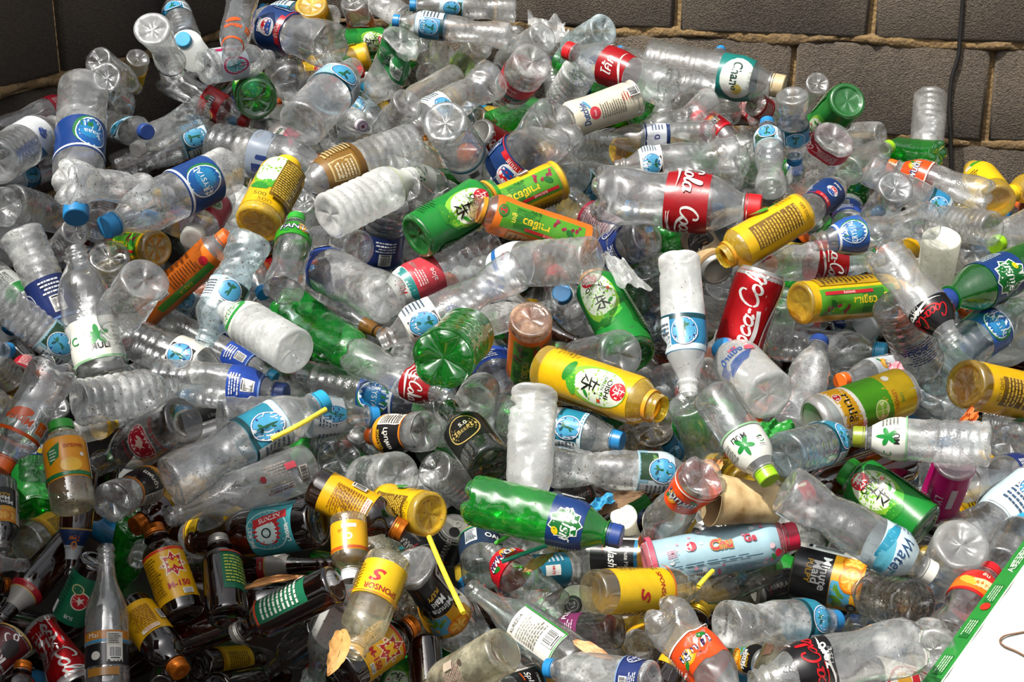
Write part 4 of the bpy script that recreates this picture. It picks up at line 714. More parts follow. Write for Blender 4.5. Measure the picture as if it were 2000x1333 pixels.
class Dent:
    """one bottle's own crumples, in units of its radius; the same for its wall and for its label"""
    def __init__(self, seed, c, Z, kind):
        r = random.Random('dent' + str(seed)); self.c = c; self.Z = Z
        self.glass = kind in GLASS and c < .25
        if self.glass: return
        n = 3 + int(9 * c) if kind != 'k' else 2 + int(14 * c)
        self.d = [(r.uniform(0, 6.283), r.uniform(.08, .72) * Z, r.uniform(.35, .85), r.uniform(.35, 1.1), (.05 + .5 * c) * r.uniform(.4, 1.0)) for _ in range(n)]
        self.sq = (r.uniform(0, 3.14), r.uniform(.2, .6) * Z, r.uniform(.22, .4) * Z, min(.75, .02 + .75 * c) * r.uniform(.6, 1.0))
        self.bend = (r.uniform(0, 6.283), r.uniform(-1, 1) * (.02 + .55 * c))
        self.tw = r.uniform(-1, 1) * c * 1.2
        self.fold = [(r.uniform(0, 6.28), r.uniform(-1.2, 1.2), r.uniform(1.5, 4), r.choice((2, 3, 3, 4))) for _ in range(3)]
    def __call__(self, P):
        if self.glass: return P
        P = P.copy(); Z = self.Z; x, y, z = P[:, 0], P[:, 1], P[:, 2]
        wt = np.clip((.80 * Z - z) / (.16 * Z), 0, 1) * np.clip(z / (.10 * Z) + .25, 0, 1)
        th = np.arctan2(y, x); rr = np.hypot(x, y)
        k = np.ones_like(z)
        for t0, z0, w, h, dp in self.d:
            a = np.abs((th - t0 + np.pi) % (2 * np.pi) - np.pi) / w
            q = a * a + ((z - z0) / (h * (.7 + .3 * np.cos(th * 2)))) ** 2
            s = np.clip(1.15 - q, 0, 1); k -= dp * s * s * (3 - 2 * s)
        for ph, sl, fz, m in self.fold:
            tri = np.abs(((th * m + fz * z * .5 + ph) / 3.1416) % 2 - 1)
            k -= (.006 + .10 * self.c ** 1.3) * tri * np.clip(np.sin(z * 6.28 / Z * sl + ph), 0, 1)
        k = 1 - (1 - k) * wt
        x, y = x * k, y * k
        ph, z0, wz, s = self.sq
        g = np.exp(-((z - z0) / wz) ** 2) * s * wt
        c, sn = math.cos(ph), math.sin(ph)
        u, v = x * c + y * sn, -x * sn + y * c
        u, v = u * (1 - g), v * (1 + .34 * g)
        x, y = u * c - v * sn, u * sn + v * c
        t = self.tw * np.clip(z / Z - .2, 0, .6) * .8
        x, y = x * np.cos(t) - y * np.sin(t), x * np.sin(t) + y * np.cos(t)
        b = self.bend[1] * (1 - ((z / Z) * 2 - 1) ** 2)
        return np.stack([x + b * math.cos(self.bend[0]), y + b * math.sin(self.bend[0]), z], 1)

def wall(kind, Z, v0, v1, capped, seed):
    """rings of a bottle's wall: positions (n,3)"""
    NS = 40 if kind == 'g' else 30
    nb = {'w': 46, 'z': 54, 'rr': 58, 'g': 56, 'c': 40}.get(kind, 34)
    f = np.concatenate([np.linspace(.035, .9, nb), np.linspace(.905, 1.0, 8)])
    r = prof_r(kind, f)
    for _ in range(1 if kind in ('w', 'rr', 'p', 't', 'y') else 2):
        r[1:-8] = .25 * r[:-9] + .5 * r[1:-8] + .25 * r[2:-7]
    z = f * Z
    if kind == 'w':
        rb = ((f > .07) & (f < .42)); r = np.where(rb, r - .055 * (.5 + .5 * np.cos(2 * np.pi * z / .42)) ** 3, r)
    if kind == 'rr':
        rb = ((f > .06) & (f < .67)); r = np.where(rb, r - .065 * (.5 + .5 * np.cos(2 * np.pi * z / .40)) ** 2, r)
    if not capped:                                                   # an open neck shows its thread and collar
        nk = f > .925; r = np.where(nk, r + .035 * np.sin((f - .925) / .075 * 4 * np.pi), r)
        r = np.where((f > .905) & (f < .922), r + .09, r)
    # base
    if kind in ('c', 'g'):
        base = [(.03, .30), (.28, .22), (.55, .05), (.75, .0), (.90, .08), (.98, .22)]
    elif kind in ('w', 'z', 'p', 'rr'):
        base = [(.03, .14), (.2, .16), (.45, .13), (.66, .05), (.80, .0), (.92, .035), (.985, .11)]
    elif kind in GLASS:
        base = [(.03, .16), (.4, .13), (.68, .06), (.82, .0), (.93, .03), (.985, .10)]
    else:
        base = [(.03, .12), (.3, .10), (.6, .09), (.74, .08), (.80, .0), (.92, .02), (.985, .10)]
    R = np.concatenate([[a for a, _ in base], r]); H = np.concatenate([[b for _, b in base], z])
    th = np.linspace(0, 2 * np.pi, NS, endpoint=False)
    rad = np.repeat(R[:, None], NS, 1); zz = np.repeat(H[:, None], NS, 1); nbs = len(base)
    if kind in ('c', 'g'):
        lobe = (.5 + .5 * np.cos(5 * th)) ** 3
        amp = np.interp(R[:nbs + 3], [0, .3, .7, .95, 1.0], [.0, .12, .34, .24, .06])
        zz[:nbs + 3] += amp[:, None] * lobe
        rad[nbs - 2:nbs + 3] *= 1 - .06 * lobe
    elif kind in ('w', 'z', 'p', 'rr'):
        lobe = (.5 + .5 * np.cos(5 * th)) ** 4
        amp = np.interp(R[:nbs], [0, .2, .6, .85, 1.0], [.03, .10, .13, .06, 0.0])
        zz[:nbs] += amp[:, None] * lobe
    elif kind == 't':
        lobe = (.5 + .5 * np.cos(6 * th)) ** 4
        amp = np.interp(R[:nbs], [0, .2, .6, .8, 1.0], [.0, .06, .05, .0, 0.0]); zz[:nbs] += amp[:, None] * lobe
    F = np.concatenate([np.full(nbs, .0), f])
    if kind == 'z':                                                   # chevron ribs round the waist
        tri = np.abs(((th * 3 / np.pi) % 2) - 1)
        w = np.clip((F - .08) / .05, 0, 1) * np.clip((.46 - F) / .05, 0, 1)
        rad += -.055 * w[:, None] * (.5 + .5 * np.cos(2 * np.pi * (zz / .42 + 1.1 * tri[None]))) ** 3
    if kind == 'c':                                                   # shallow flutes above the foot
        w = np.clip((F - .08) / .06, 0, 1) * np.clip((.46 - F) / .06, 0, 1)
        rad += .012 * w[:, None] * np.cos(10 * th + F[:, None] * 6)
    if kind == 'g':                                                   # rows of moulded dots
        for q, fz in enumerate((.13, .20, .27, .34, .41, .48)):
            a = np.cos(10 * (th + (q % 2) * np.pi / 10)); d = (F[:, None] - fz) * Z / .16
            rad += -.05 * np.clip(a[None] * 1.3 - .3, 0, 1) * np.exp(-d * d * 2)
    P = np.stack([rad * np.cos(th), rad * np.sin(th), zz], -1).reshape(-1, 3)
    return P, len(R), NS

def cap_mesh(kind, Z, cr, R, col, seed, top=None):
    """closure with knurled skirt, rounded rim and, where it has one, a printed top; tamper ring is built apart"""
    metal = kind in ('d', 'm')
    ns = 36; th = np.linspace(0, 2 * np.pi, ns, endpoint=False)
    hgt = .42 if kind != 'm' else .5
    if kind in ('t', 'j', 'y'): hgt = .46
    z0 = Z - hgt
    prof = [(1.0, z0), (1.02, z0 + .03), (1.0, z0 + .08), (1.0, Z - .08), (.96, Z - .02), (.88, Z + .01), (.6, Z + .012), (.05, Z + .012)]
    if kind == 'm': prof = [(1.03, z0), (1.0, z0 + .04), (1.04, z0 + .1), (1.0, z0 + .14), (1.04, z0 + .2), (1.0, z0 + .24), (1.0, Z - .08), (.97, Z - .02), (.9, Z), (.6, Z), (.05, Z)]
    V = []
    for i, (a, z) in enumerate(prof):
        kn = np.where(np.arange(ns) % 2 == 0, 1.0, .965) if (0 < i < len(prof) - 4) else np.ones(ns)
        V.append(np.stack([cr * a * kn * np.cos(th), cr * a * kn * np.sin(th), np.full(ns, z)], 1))
    V = np.concatenate(V); F = grid_faces(len(prof), ns); F.append(tuple(range(len(V) - ns, len(V))))
    C = np.tile(lin(col), (len(V), 1))
    if top:
        A = Art(); top(A)
        for q, (v, t, c) in enumerate(A.parts):
            n = len(V); V = np.vstack([V, np.column_stack([v * cr, np.full(len(v), Z + .02 + .004 * q)])]); F += [tuple(n + i for i in x) for x in t.tolist()]
            C = np.vstack([C, np.tile(c, (len(v), 1))])
    return V, F, C
TOPS = dict(
    wpurp=lambda A: (A.ell(0, 0, .8, .8, '#8a3f8c'), A.ell(0, 0, .7, .7, '#d8cfd8'), A.ell(0, .05, .3, .28, '#7a1f4c'), A.star(0, 0, .4, .15, 5, '#7a1f4c'), A.lines(0, -.45, .7, .2, 1, '#7a1f8c')),
    blackw=lambda A: (A.ell(0, 0, .68, .68, '#d9d6d0'), A.ell(0, 0, .62, .62, '#19181a'), A.text(0, .12, .5, '918', '#d9d6d0', bold=.02), A.leaf(0, -.25, .6, .15, '#d9d6d0', 15)),
    whitecv=lambda A: A.text(0, 0, .6, 'C-vitt', '#2a3f4a', bold=.02),
    whitec=lambda A: (A.text(0, .3, .3, 'KOREAN', '#3a3a4a'), A.ell(0, -.15, .3, .2, '#8a4a5a')),
    yellow=lambda A: (A.lines(0, .15, .9, .5, 3, '#7a5a10'), A.ell(.1, -.3, .2, .12, '#7a5a10')),
    orangem=lambda A: (A.ell(0, 0, .6, .6, '#c9631a'), A.star(0, 0, .35, .15, 6, '#e08a3a')),
    silver=lambda A: (A.ell(0, 0, .6, .6, '#b2443a'), A.ell(0, 0, .5, .5, '#c9c2b8'), A.star(0, 0, .3, .12, 5, '#b2443a')),
    white=lambda A: None,
)
KIND = {'w': 'water_bottle', 'z': 'water_bottle', 'p': 'plastic_bottle', 'rr': 'ringed_bottle', 'c': 'soda_bottle', 'g': 'green_soda_bottle', 't': 'tea_bottle', 'd': 'beer_bottle', 'm': 'tonic_bottle', 's': 'glass_bottle', 'j': 'juice_bottle', 'k': 'drink_can', 'y': 'milk_bottle'}
VDEF = {'w': (.46, .63), 'z': (.52, .70), 'p': (.35, .6), 'rr': (.4, .62), 'c': (.5, .68), 'g': (.53, .72), 't': (.05, .84), 'd': (.15, .5), 'm': (.15, .66), 's': (.1, .45), 'j': (.12, .68), 'y': (.04, .85), 'k': (.04, .96)}

def make_label(kind, Z, name, v0, v1, dent, R):
    zc = (v0 + v1) / 2 * Z; h = (v1 - v0) * Z
    bg, span, A = art(name, h)
    smooth = lambda f: prof_r(kind, f) if kind != 'k' else np.interp(f, [0, .03, .07, .93, .97, 1], [.80, .9, 1, 1, .9, .84])
    Vs, Fs, Cs = [], [], []; n = 0
    if bg:
        nr = max(4, int(h / .22)); ns = 30 if kind != 'g' else 40
        half = math.pi if span is None else span / 2
        th = np.linspace(-math.pi, math.pi, ns, endpoint=False) if span is None else np.linspace(-half, half, 16)
        f = np.linspace(v0, v1, nr); r = smooth(f) + .014
        P = np.stack([r[:, None] * np.cos(th), r[:, None] * np.sin(th), np.repeat((f * Z)[:, None], len(th), 1)], -1).reshape(-1, 3)
        Vs.append(dent(P)); Fs += grid_faces(nr, len(th), 0, span is None); Cs.append(np.tile(lin(bg), (len(P), 1))); n = len(P)
    k = h / 2
    for q, (v, t, c) in enumerate(A.parts):
        if len(t) == 0: continue
        u = v[:, 0] if span is None else np.clip(v[:, 0], -span / 2, span / 2)
        w = np.clip(v[:, 1], -k, k) if bg else v[:, 1]
        z = zc + w; r = smooth(z / Z) + .026 + .0012 * q
        P = np.stack([r * np.cos(u), r * np.sin(u), z], 1)
        Vs.append(dent(P)); Fs += (t + n).tolist(); Cs.append(np.tile(c, (len(P), 1))); n += len(P)
    me = mesh('label', np.concatenate(Vs) * R, Fs, np.concatenate(Cs))
    return me

def place(root, base, cap, roll):
    b = Vector(base); c = Vector(cap); ax = (c - b).normalized()
    ref = Vector((0, 0, 1)); ref = ref - ax * ref.dot(ax)
    if ref.length < .1: ref = Vector((0, -1, 0)); ref = ref - ax * ref.dot(ax)
    ref.normalize()
    x = Matrix.Rotation(math.radians(roll), 3, ax) @ ref
    y = ax.cross(x)
    M = Matrix((x, y, ax)).transposed().to_4x4(); M.translation = b
    root.matrix_world = M

def ring_mesh(r0, r1, z0, z1, ns=30):
    th = np.linspace(0, 2 * np.pi, ns, endpoint=False); c, s = np.cos(th), np.sin(th)
    pr = [(r0, z0), (r1, z0), (r1, z1), (r0, z1)]
    V = np.concatenate([np.stack([r * c, r * s, np.full(ns, z)], 1) for r, z in pr])
    return V, grid_faces(4, ns)

def bottle(row):
    idn, kind, base, cap, R, roll, capc, lab, v0, v1, c, matn, text, group = row
    L = (Vector(cap) - Vector(base)).length; Z = L / R
    root = D.objects.new(KIND[kind], None); COL.objects.link(root); root.empty_display_size = .03
    props(root, text, 'can' if kind == 'k' else 'bottle', group or None)
    dent = Dent(idn, c, Z, kind)
    if kind == 'k':
        can(root, Z, R, lab, dent, c, idn); place(root, base, cap, roll); return root
    capped = capc != '-'
    P, nr, ns = wall(kind, Z, v0, v1, capped, idn)
    F = grid_faces(nr, ns); F.append(tuple(range(ns - 1, -1, -1)))
    link('body', mesh('body', dent(P) * R, F), BODY[matn], root)
    if lab != '-': link('label' if art(lab, (v1 - v0) * Z)[0] else 'print', make_label(kind, Z, lab, v0, v1, dent, R), PRINT, root)
    nr_ = float(prof_r(kind, .97))
    if capped:
        cr = nr_ + .055
        V, F, C = cap_mesh(kind, Z, cr, R, CAPC[capc], idn, TOPS.get(capc))
        link('cap', mesh('cap', V * R, F, C, True, None, 35), METAL if capc in ('orangem', 'silver', 'gold') else CAPM, root)
        zr = Z - (.42 if kind not in ('m', 't', 'j', 'y') else .5) - .09
        V, F = ring_mesh(nr_ * .98, cr * .99, zr, zr + .06)
        link('cap_ring', mesh('cap_ring', V * R, F, np.tile(lin(CAPC[capc]), (len(V), 1)), True, None, 35), CAPM, root)
        V, F = ring_mesh(nr_ * .9, nr_ + .13, zr - .08, zr - .03)
        link('neck_ring', mesh('neck_ring', V * R, F, None, True, None, 35), BODY[matn], root)
    elif kind == 't' or lab in ('dotl', 'ring'):
        V, F = ring_mesh(nr_ * .98, nr_ + .12, .905 * Z, .935 * Z)
        hexc = '#2a90c4' if lab == 'ring' else '#e39a1e'
        link('cap_ring', mesh('cap_ring', V * R, F, np.tile(lin(hexc), (len(V), 1)), True, None, 35), CAPM, root)
    place(root, base, cap, roll)
    return root

def can(root, Z, R, lab, dent, c, seed):
    ns = 36; th = np.linspace(0, 2 * np.pi, ns, endpoint=False)
    pr = [(.74, .06), (.80, .0), (.84, .04), (.95, .12), (1.0, .24)] + [(1.0, z) for z in np.linspace(.4, Z - .4, 16)] + [(1.0, Z - .26), (.93, Z - .13), (.86, Z - .04), (.88, Z), (.84, Z + .01), (.82, Z - .05)]
    P = np.concatenate([np.stack([r * np.cos(th), r * np.sin(th), np.full(ns, z)], 1) for r, z in pr])
    silver = np.tile(lin('#b9b8b4'), (len(P), 1))
    link('body', mesh('body', dent(P) * R, grid_faces(len(pr), ns), silver), METAL, root)
    link('label', make_label('k', Z, lab, .05, .95, dent, R), METAL if lab in ('lem', 'cokecan') else CAPM, root)
    for nm, zz, top in (('base', .10, False), ('lid', Z - .05, True)):
        rr = [(.82, zz if top else zz - .05), (.76, zz - .02 if top else zz - .02), (.5, zz - .02 if top else zz + .08), (.03, zz - .02 if top else zz + .12)]
        V = np.concatenate([np.stack([r * np.cos(th), r * np.sin(th), np.full(ns, z)], 1) for r, z in rr])
        F = grid_faces(len(rr), ns); F.append(tuple(range(len(V) - ns, len(V)))) 
        C = np.tile(lin('#bdbab2'), (len(V), 1))
        o = link(nm, mesh(nm, dent(V) * R, F, C, True, None, 35), METAL, root)
        if top:
            A = Art(); A.ell(.34, 0, .34, .3, '#0c0b0a', 0, 24)
            v, t, cc = A.parts[0]; V = np.column_stack([v, np.full(len(v), Z - .066)])
            V = V + (0, 0, .012)
            link('opening', mesh('opening', dent(V) * R, t.tolist(), np.tile(cc, (len(V), 1))), CAPM, root)
            V1, F1 = ring_mesh(.10, .19, Z - .05, Z - .03, 20); V1[:, 0] = V1[:, 0] * 1.3 - .24
            link('pull_tab', mesh('pull_tab', dent(V1) * R, F1, np.tile(lin('#c9c6bf'), (len(V1), 1)), True, None, 35), METAL, root)
# (id, kind, base, mouth, radius, turn about the axis, cap, label, label from, label to, crumple, wall, description, group)
ROWS = [
('D15b','c',(0.5789,2.2338,1.0893),(0.6672,2.0932,0.9836),0.0338,70,'-','cokz',0.62,0.84,0.06,'clear','clear bottle with black and red label sloping to the big green soda bottle',''),
('C21','k',(0.3614,2.2419,0.9134),(0.4042,2.2815,1.0392),0.0396,35,'-','cokecan',0.04,0.96,0.06,'clear','bright red cola can leaning upright in the heap',''),
('D19','g',(0.9933,2.5625,0.992),(0.7169,2.353,0.9614),0.0426,-66,'navy','spr',0.5,0.72,0.06,'green',"big green dotted soda bottle with navy label at the frame's edge",''),
('E11','z',(-0.448,1.7636,0.9093),(-0.26,1.9186,0.9639),0.0360,59,'cyan','cteal',0.46,0.7,0.2,'clear','large clear bottle with teal badge label and cyan cap under a yellow straw',''),
('G1','w',(0.0315,1.9285,0.9753),(0.0192,1.7876,0.8411),0.0330,-4,'-','-',0.46,0.63,0.45,'frost','tall frosted crushed bottle standing upside down in the lower middle',''),
('G2','t',(0.0462,2.0869,0.9482),(0.2126,1.9512,0.9364),0.0360,62,'-','teaY',0.08,0.82,0.06,'yellow','large yellow tea bottle with red dot and brown text panel',''),
('G5','p',(0.3844,2.046,0.9174),(0.3315,2.1997,0.9378),0.0408,-44,'blue','blueprint',0.2,0.6,0.06,'frost','large frosted bottle with blue print and blue cap',''),
('G13','p',(0.2778,1.9063,0.9781),(0.3421,1.7863,0.9023),0.0312,39,'lime','mint2',0.5,0.82,0.06,'clear','white speckled bottle with lime cap and green leaf label',''),
('H3','k',(0.442,2.0144,0.8896),(0.5984,2.0869,0.9116),0.0367,58,'-','lem',0.04,0.96,0.06,'clear','yellow green lime drink can lying in the bright heap',''),
('H8','t',(0.7092,2.1635,0.8913),(0.9286,2.2849,0.8046),0.0397,80,'-','teaYb',0.08,0.84,0.06,'yellow',"amber tea bottle with round base towards the viewer at the frame's edge",''),
('H9','w',(0.6638,1.8857,0.9114),(0.4835,1.932,0.9027),0.0323,-67,'olive','mint',0.6,0.86,0.06,'clear','white speckled bottle with olive cap and green leaf star',''),
('H11','w',(0.3748,1.866,0.9033),(0.4892,1.9871,0.8769),0.0334,60,'-','cteal',0.55,0.75,0.06,'aqua','bluish water bottle with round base towards the viewer',''),
('H14','t',(0.5928,1.9071,0.769),(0.4923,1.9987,0.8198),0.0373,-56,'green','teaG',0.04,0.82,0.06,'green','green tea bottle with green cap and red dot in the lower bright heap',''),
('H15','z',(0.3539,1.7471,0.9099),(0.5475,1.7112,0.8043),0.0339,68,'white','water',0.6,0.84,0.1,'clear','large clear bottle with white cap and pale blue script label',''),
('I8','s',(-0.5099,1.6079,0.6953),(-0.5336,1.7419,0.8299),0.0277,7,'-','juiceg',0.06,0.42,0.06,'clear','tall clear glass bottle standing open with barcode label',''),
('I14','m',(-0.3746,1.7173,0.7353),(-0.406,1.8341,0.7923),0.0277,45,'silver','medgreen',0.22,0.7,0.06,'brown','brown glass bottle with white metal cap and green side label',''),
('I18','m',(-0.2221,1.6545,0.8225),(-0.3579,1.67,0.7392),0.0255,-30,'silver','medgreen2',0.2,0.7,0.06,'brown','brown bottle with silver cap and dark green labels',''),
('J7','j',(-0.1545,1.6747,0.8465),(-0.1942,1.5655,0.7738),0.0292,-25,'-','spons',0.12,0.48,0.06,'straw','pale glass bottle with yellow label and red letter upside down',''),
('J11','s',(0.0862,1.638,0.7136),(-0.0569,1.7754,0.7485),0.0316,-46,'-','spirit',0.12,0.5,0.06,'gclear','clear spirit bottle with green neck band and white back label',''),
('J14','j',(-0.0094,1.5778,0.7734),(-0.1117,1.6342,0.6704),0.0295,-81,'-','faint',0.2,0.6,0.06,'straw','dusty glass bottle with thick round base in the lower row',''),
('J15','m',(-0.2132,1.6168,0.7151),(-0.1292,1.7058,0.7329),0.0290,47,'orangem','m150',0.16,0.66,0.06,'brown','brown tonic bottle with yellow label and red badge below the pale glass bottle',''),
('K1','g',(-0.0596,1.7736,0.8829),(0.1409,1.7084,0.8594),0.0341,61,'navy','spr',0.56,0.78,0.06,'green','bright green dotted soda bottle with navy cap in the lower middle',''),
('K5','t',(0.1828,1.8098,0.7609),(0.3927,1.8329,0.7977),0.0331,60,'crimson','peach',0.03,0.86,0.06,'pink','pink and pale blue sleeved drink bottle with crimson cap',''),
('K6','j',(0.1013,1.6613,0.8063),(0.2581,1.7615,0.7548),0.0288,64,'-','spons',0.12,0.6,0.06,'straw','pale glass bottle with yellow label and thick base beside the black cap',''),
('K12','p',(0.1688,1.5322,0.7564),(0.0437,1.612,0.7263),0.0264,-59,'blue','navyl',0.05,0.25,0.06,'clear','cloudy bottle with bright blue cap in the lowest row',''),
('K14','c',(0.1878,1.6589,0.7795),(0.272,1.5188,0.7396),0.0316,39,'-','fanO',0.36,0.66,0.5,'clear','flattened soda bottle with broad orange lettered label',''),
('K15','z',(0.2687,1.638,0.7733),(0.4329,1.7276,0.7254),0.0305,62,'blue','cteal',0.62,0.86,0.06,'clear','clear bottle with grey round base and teal label behind a blue cap',''),
('L3','p',(0.6133,1.8051,0.7997),(0.6114,1.9015,0.6673),0.0389,-144,'-','-',0.35,0.6,0.06,'frost','large frosty bottle base gleaming in full sun',''),
('L6','w',(0.5369,1.7429,0.739),(0.4964,1.8674,0.6908),0.0361,-68,'-','-',0.46,0.63,0.06,'smoke','speckled dark bottle base with five spokes in full sun',''),
('L8','c',(0.4768,1.5189,0.8182),(0.2742,1.4567,0.8047),0.0350,-53,'-','cokz',0.55,0.78,0.3,'clear','large clear bottle with black and red label in the lowest row',''),
('L9','d',(0.4239,1.6192,0.712),(0.6605,1.7024,0.5933),0.0327,69,'-','beerw',0.12,0.5,0.06,'brown','brown beer bottle with white and red label at the very bottom',''),
('L10','p',(0.5112,1.5606,0.784),(0.5354,1.6648,0.7536),0.0268,-17,'-','-',0.35,0.6,0.8,'clear','crumpled speckled bottle beside the white board',''),
('L11','c',(0.5639,1.6823,0.7203),(0.656,1.8011,0.7626),0.0321,22,'red','orgred',0.48,0.78,0.06,'clear','dusty bottle with red cap and orange red label beside the white board',''),
('L14','p',(0.6881,1.8636,0.7283),(0.7663,1.9917,0.7374),0.0343,19,'cyan','-',0.35,0.6,0.06,'clear',"clear bottle with pale aqua cap at the frame's sunlit edge",''),
('17','p',(-0.5013,2.8318,1.4183),(-0.4857,2.5633,1.3325),0.0303,-16,'-','orgm',0.6,0.85,0.2,'clear','upright bent bottle with thin orange band high in the heap',''),
('A14','p',(-0.4882,1.8891,1.1507),(-0.5685,1.975,1.0362),0.0338,-129,'-','-',0.35,0.6,0.45,'clear','large dented clear bottle overlapping the orange tea bottle',''),
('A19','z',(-0.4084,2.246,1.1049),(-0.4707,2.1293,0.9704),0.0349,-39,'-','cgreen',0.45,0.66,0.1,'aqua','open water bottle with aqua neck pointing down and round badge',''),
('B1','t',(-0.4109,2.3171,1.1059),(-0.3762,2.453,1.1735),0.0389,5,'yellow','teaY2',0.1,0.86,0.06,'yellow','yellow tea bottle with yellow cap and brown text panel',''),
('B2','c',(-0.354,2.1779,1.0342),(-0.3473,2.3218,1.1183),0.0323,15,'green','fanG',0.6,0.82,0.1,'clear','green capped soda bottle with green label and peach tinted base',''),
('B7','t',(-0.1572,2.3365,1.0798),(-0.0311,2.4387,1.1311),0.0391,61,'-','teaG',0.04,0.8,0.06,'green','big green tea bottle with red dot and brush lettering in the middle',''),
('B8','c',(-0.1908,2.206,1.0141),(-0.358,2.4157,1.0201),0.0409,-58,'-','bluel',0.66,0.9,0.3,'clear','bent clear bottle with blue barcode label and pinkish base',''),
('B10','z',(0.012,2.2127,1.0648),(-0.2033,2.1469,0.9657),0.0341,-67,'-','cblack',0.6,0.82,0.25,'clear','pinched water bottle with black and white label and oval badge in the middle',''),
('C1','t',(0.1315,2.3649,1.0558),(-0.0648,2.3398,1.1306),0.0336,-78,'-','teaO2',0.06,0.84,0.06,'orange','orange tea bottle with open ringed neck and green fruit panel',''),
('C5','c',(0.1406,2.4821,1.1165),(0.4175,2.4168,1.1067),0.0513,160,'red','coke',0.44,0.7,0.15,'clear','big clear cola bottle with red label and red cap lying level in the middle',''),
('C10','t',(0.4861,2.3983,1.1081),(0.3433,2.3284,1.0473),0.0346,-60,'-','teaYb',0.05,0.8,0.06,'yellow','amber tea bottle with brown text panel and open ringed neck',''),
('C12','w',(0.1276,2.2167,1.0777),(-0.0591,2.3424,1.0273),0.0378,-78,'-','bluewave',0.6,0.84,0.06,'clear','clear bottle with blue star base and blue wave label',''),
('C13','p',(0.2582,2.2034,1.0884),(0.2653,2.068,0.9126),0.0328,10,'-','cblue',0.45,0.72,0.5,'frost','tall crumpled frosted bottle with teal label standing in the middle',''),
('C17','p',(0.1645,2.0794,0.974),(0.0749,2.253,0.8861),0.0367,-91,'-','-',0.35,0.6,0.06,'clear','clear dome ended bottle over the lower end of a green tea bottle',''),
('D10','p',(0.7229,2.4739,1.0715),(0.5074,2.4084,1.0502),0.0358,-69,'-','cryN',0.62,0.84,0.6,'clear','twisted clear bottle with blue oval label in the bright upper heap',''),
('D16','t',(0.4693,2.305,0.9775),(0.6747,2.4162,0.9587),0.0351,70,'-','teaYG',0.02,0.82,0.06,'yellow','yellow tea bottle with grape panels beside the bright red cola can',''),
('D18','rr',(0.6058,2.2337,1.0014),(0.6956,2.2805,0.8403),0.0381,119,'-','darkl',0.3,0.6,0.06,'smoke','smoky ringed bottle standing base up in the bright heap',''),
('D21','w',(0.7017,2.3346,0.8373),(0.893,2.4743,0.915),0.0432,45,'-','cryN',0.5,0.72,0.06,'aqua',"open clear bottle with aqua neck and blue label near the frame's edge",''),
('D22','w',(0.8768,2.504,0.845),(1.0227,2.7249,0.8179),0.0564,45,'-','-',0.46,0.63,0.06,'frost',"huge clear bottle showing a blue tinted base at the frame's edge",''),
('E1','c',(-0.608,1.8553,1.0416),(-0.6622,1.7442,0.9383),0.0330,-43,'orange','orgm',0.48,0.72,0.06,'clear','clear juice bottle with orange cap and orange striped label',''),
('E7','j',(-0.5555,1.6957,0.9059),(-0.5878,1.7799,0.989),0.0276,-3,'green','juiceo',0.28,0.75,0.06,'straw','juice bottle with green cap and orange and green label',''),
('E12','s',(-0.303,2.011,0.8191),(-0.479,1.8582,0.8116),0.0354,-61,'-','sodar',0.05,0.5,0.06,'clear','lying clear glass bottle with faint red print',''),
('E13','c',(-0.5249,1.7455,0.89),(-0.4881,1.8908,0.859),0.0277,61,'orange','fanB',0.3,0.72,0.06,'clear','soda bottle with black and orange label and star base',''),
('A24','rr',(-0.3097,1.9849,1.0108),(-0.4335,2.1256,1.027),0.0346,-51,'-','wgrn',0.62,0.9,0.06,'frost','frosted ringed bottle with green and white label end',''),
('F5','g',(-0.0979,1.9248,1.0211),(-0.059,2.1507,0.9911),0.0449,42,'-','-',0.53,0.72,0.06,'green','huge green bottle base facing the viewer',''),
('F8','c',(-0.1226,2.0164,0.8748),(-0.2184,2.1064,0.8271),0.0310,-77,'orange','fanB',0.25,0.72,0.06,'clear','soda bottle with black and white label and eight ribbed base',''),
('F9','d',(-0.0285,1.8819,0.8805),(-0.0967,2.0263,0.9091),0.0338,-34,'-','gdark',0.2,0.55,0.06,'gglass','dark green glass beer bottle with black badge',''),
('F11','w',(-0.162,1.9228,0.8455),(-0.2404,2.0415,0.7846),0.0354,-80,'-','-',0.46,0.63,0.06,'clear','large round frosted base above the yellow label bottle',''),
('F13','m',(-0.2682,1.8172,0.8815),(-0.1438,1.778,0.8308),0.0289,56,'orangem','yeltx',0.14,0.64,0.06,'brown','brown glass tonic bottle with orange cap and yellow text label',''),
('G6','z',(-0.0116,2.0609,0.8806),(0.1606,1.9758,0.8762),0.0310,64,'blue','cteal',0.48,0.72,0.1,'clear','water bottle with teal badge label and blue cap pointing to a grey base',''),
('G9','z',(0.0563,1.9559,0.8446),(0.2768,1.9608,0.8293),0.0312,65,'blue','cgreen2',0.56,0.8,0.06,'clear','chevron ribbed water bottle with blue cap lying level in the lower middle',''),
('H1','p',(0.4269,2.0985,0.8366),(0.5019,2.2728,0.925),0.0324,14,'navy','-',0.35,0.6,0.15,'clear','speckled bottle with navy cap and green tinge',''),
('H10','c',(0.7969,2.1866,0.7776),(0.8979,2.3097,0.7399),0.0355,60,'-','-',0.5,0.68,0.06,'clear','silvery clear base beside the olive capped bottle',''),
('H16','j',(0.6435,1.9649,0.8478),(0.6429,2.039,0.7203),0.0305,-152,'-','lych',0.03,0.95,0.06,'clear','magenta labelled fruit drink bottle',''),
('H17','c',(0.688,2.0657,0.7662),(0.8445,2.1647,0.7453),0.0329,60,'-','navyl',0.55,0.8,0.06,'clear','clear bottle with pink starred base and navy label',''),
('I11','m',(-0.6191,1.5534,0.6724),(-0.6212,1.6342,0.719),0.0211,19,'orangem','-',0.15,0.66,0.06,'brown','brown bottle whose orange cap rises beside the crushed red can',''),
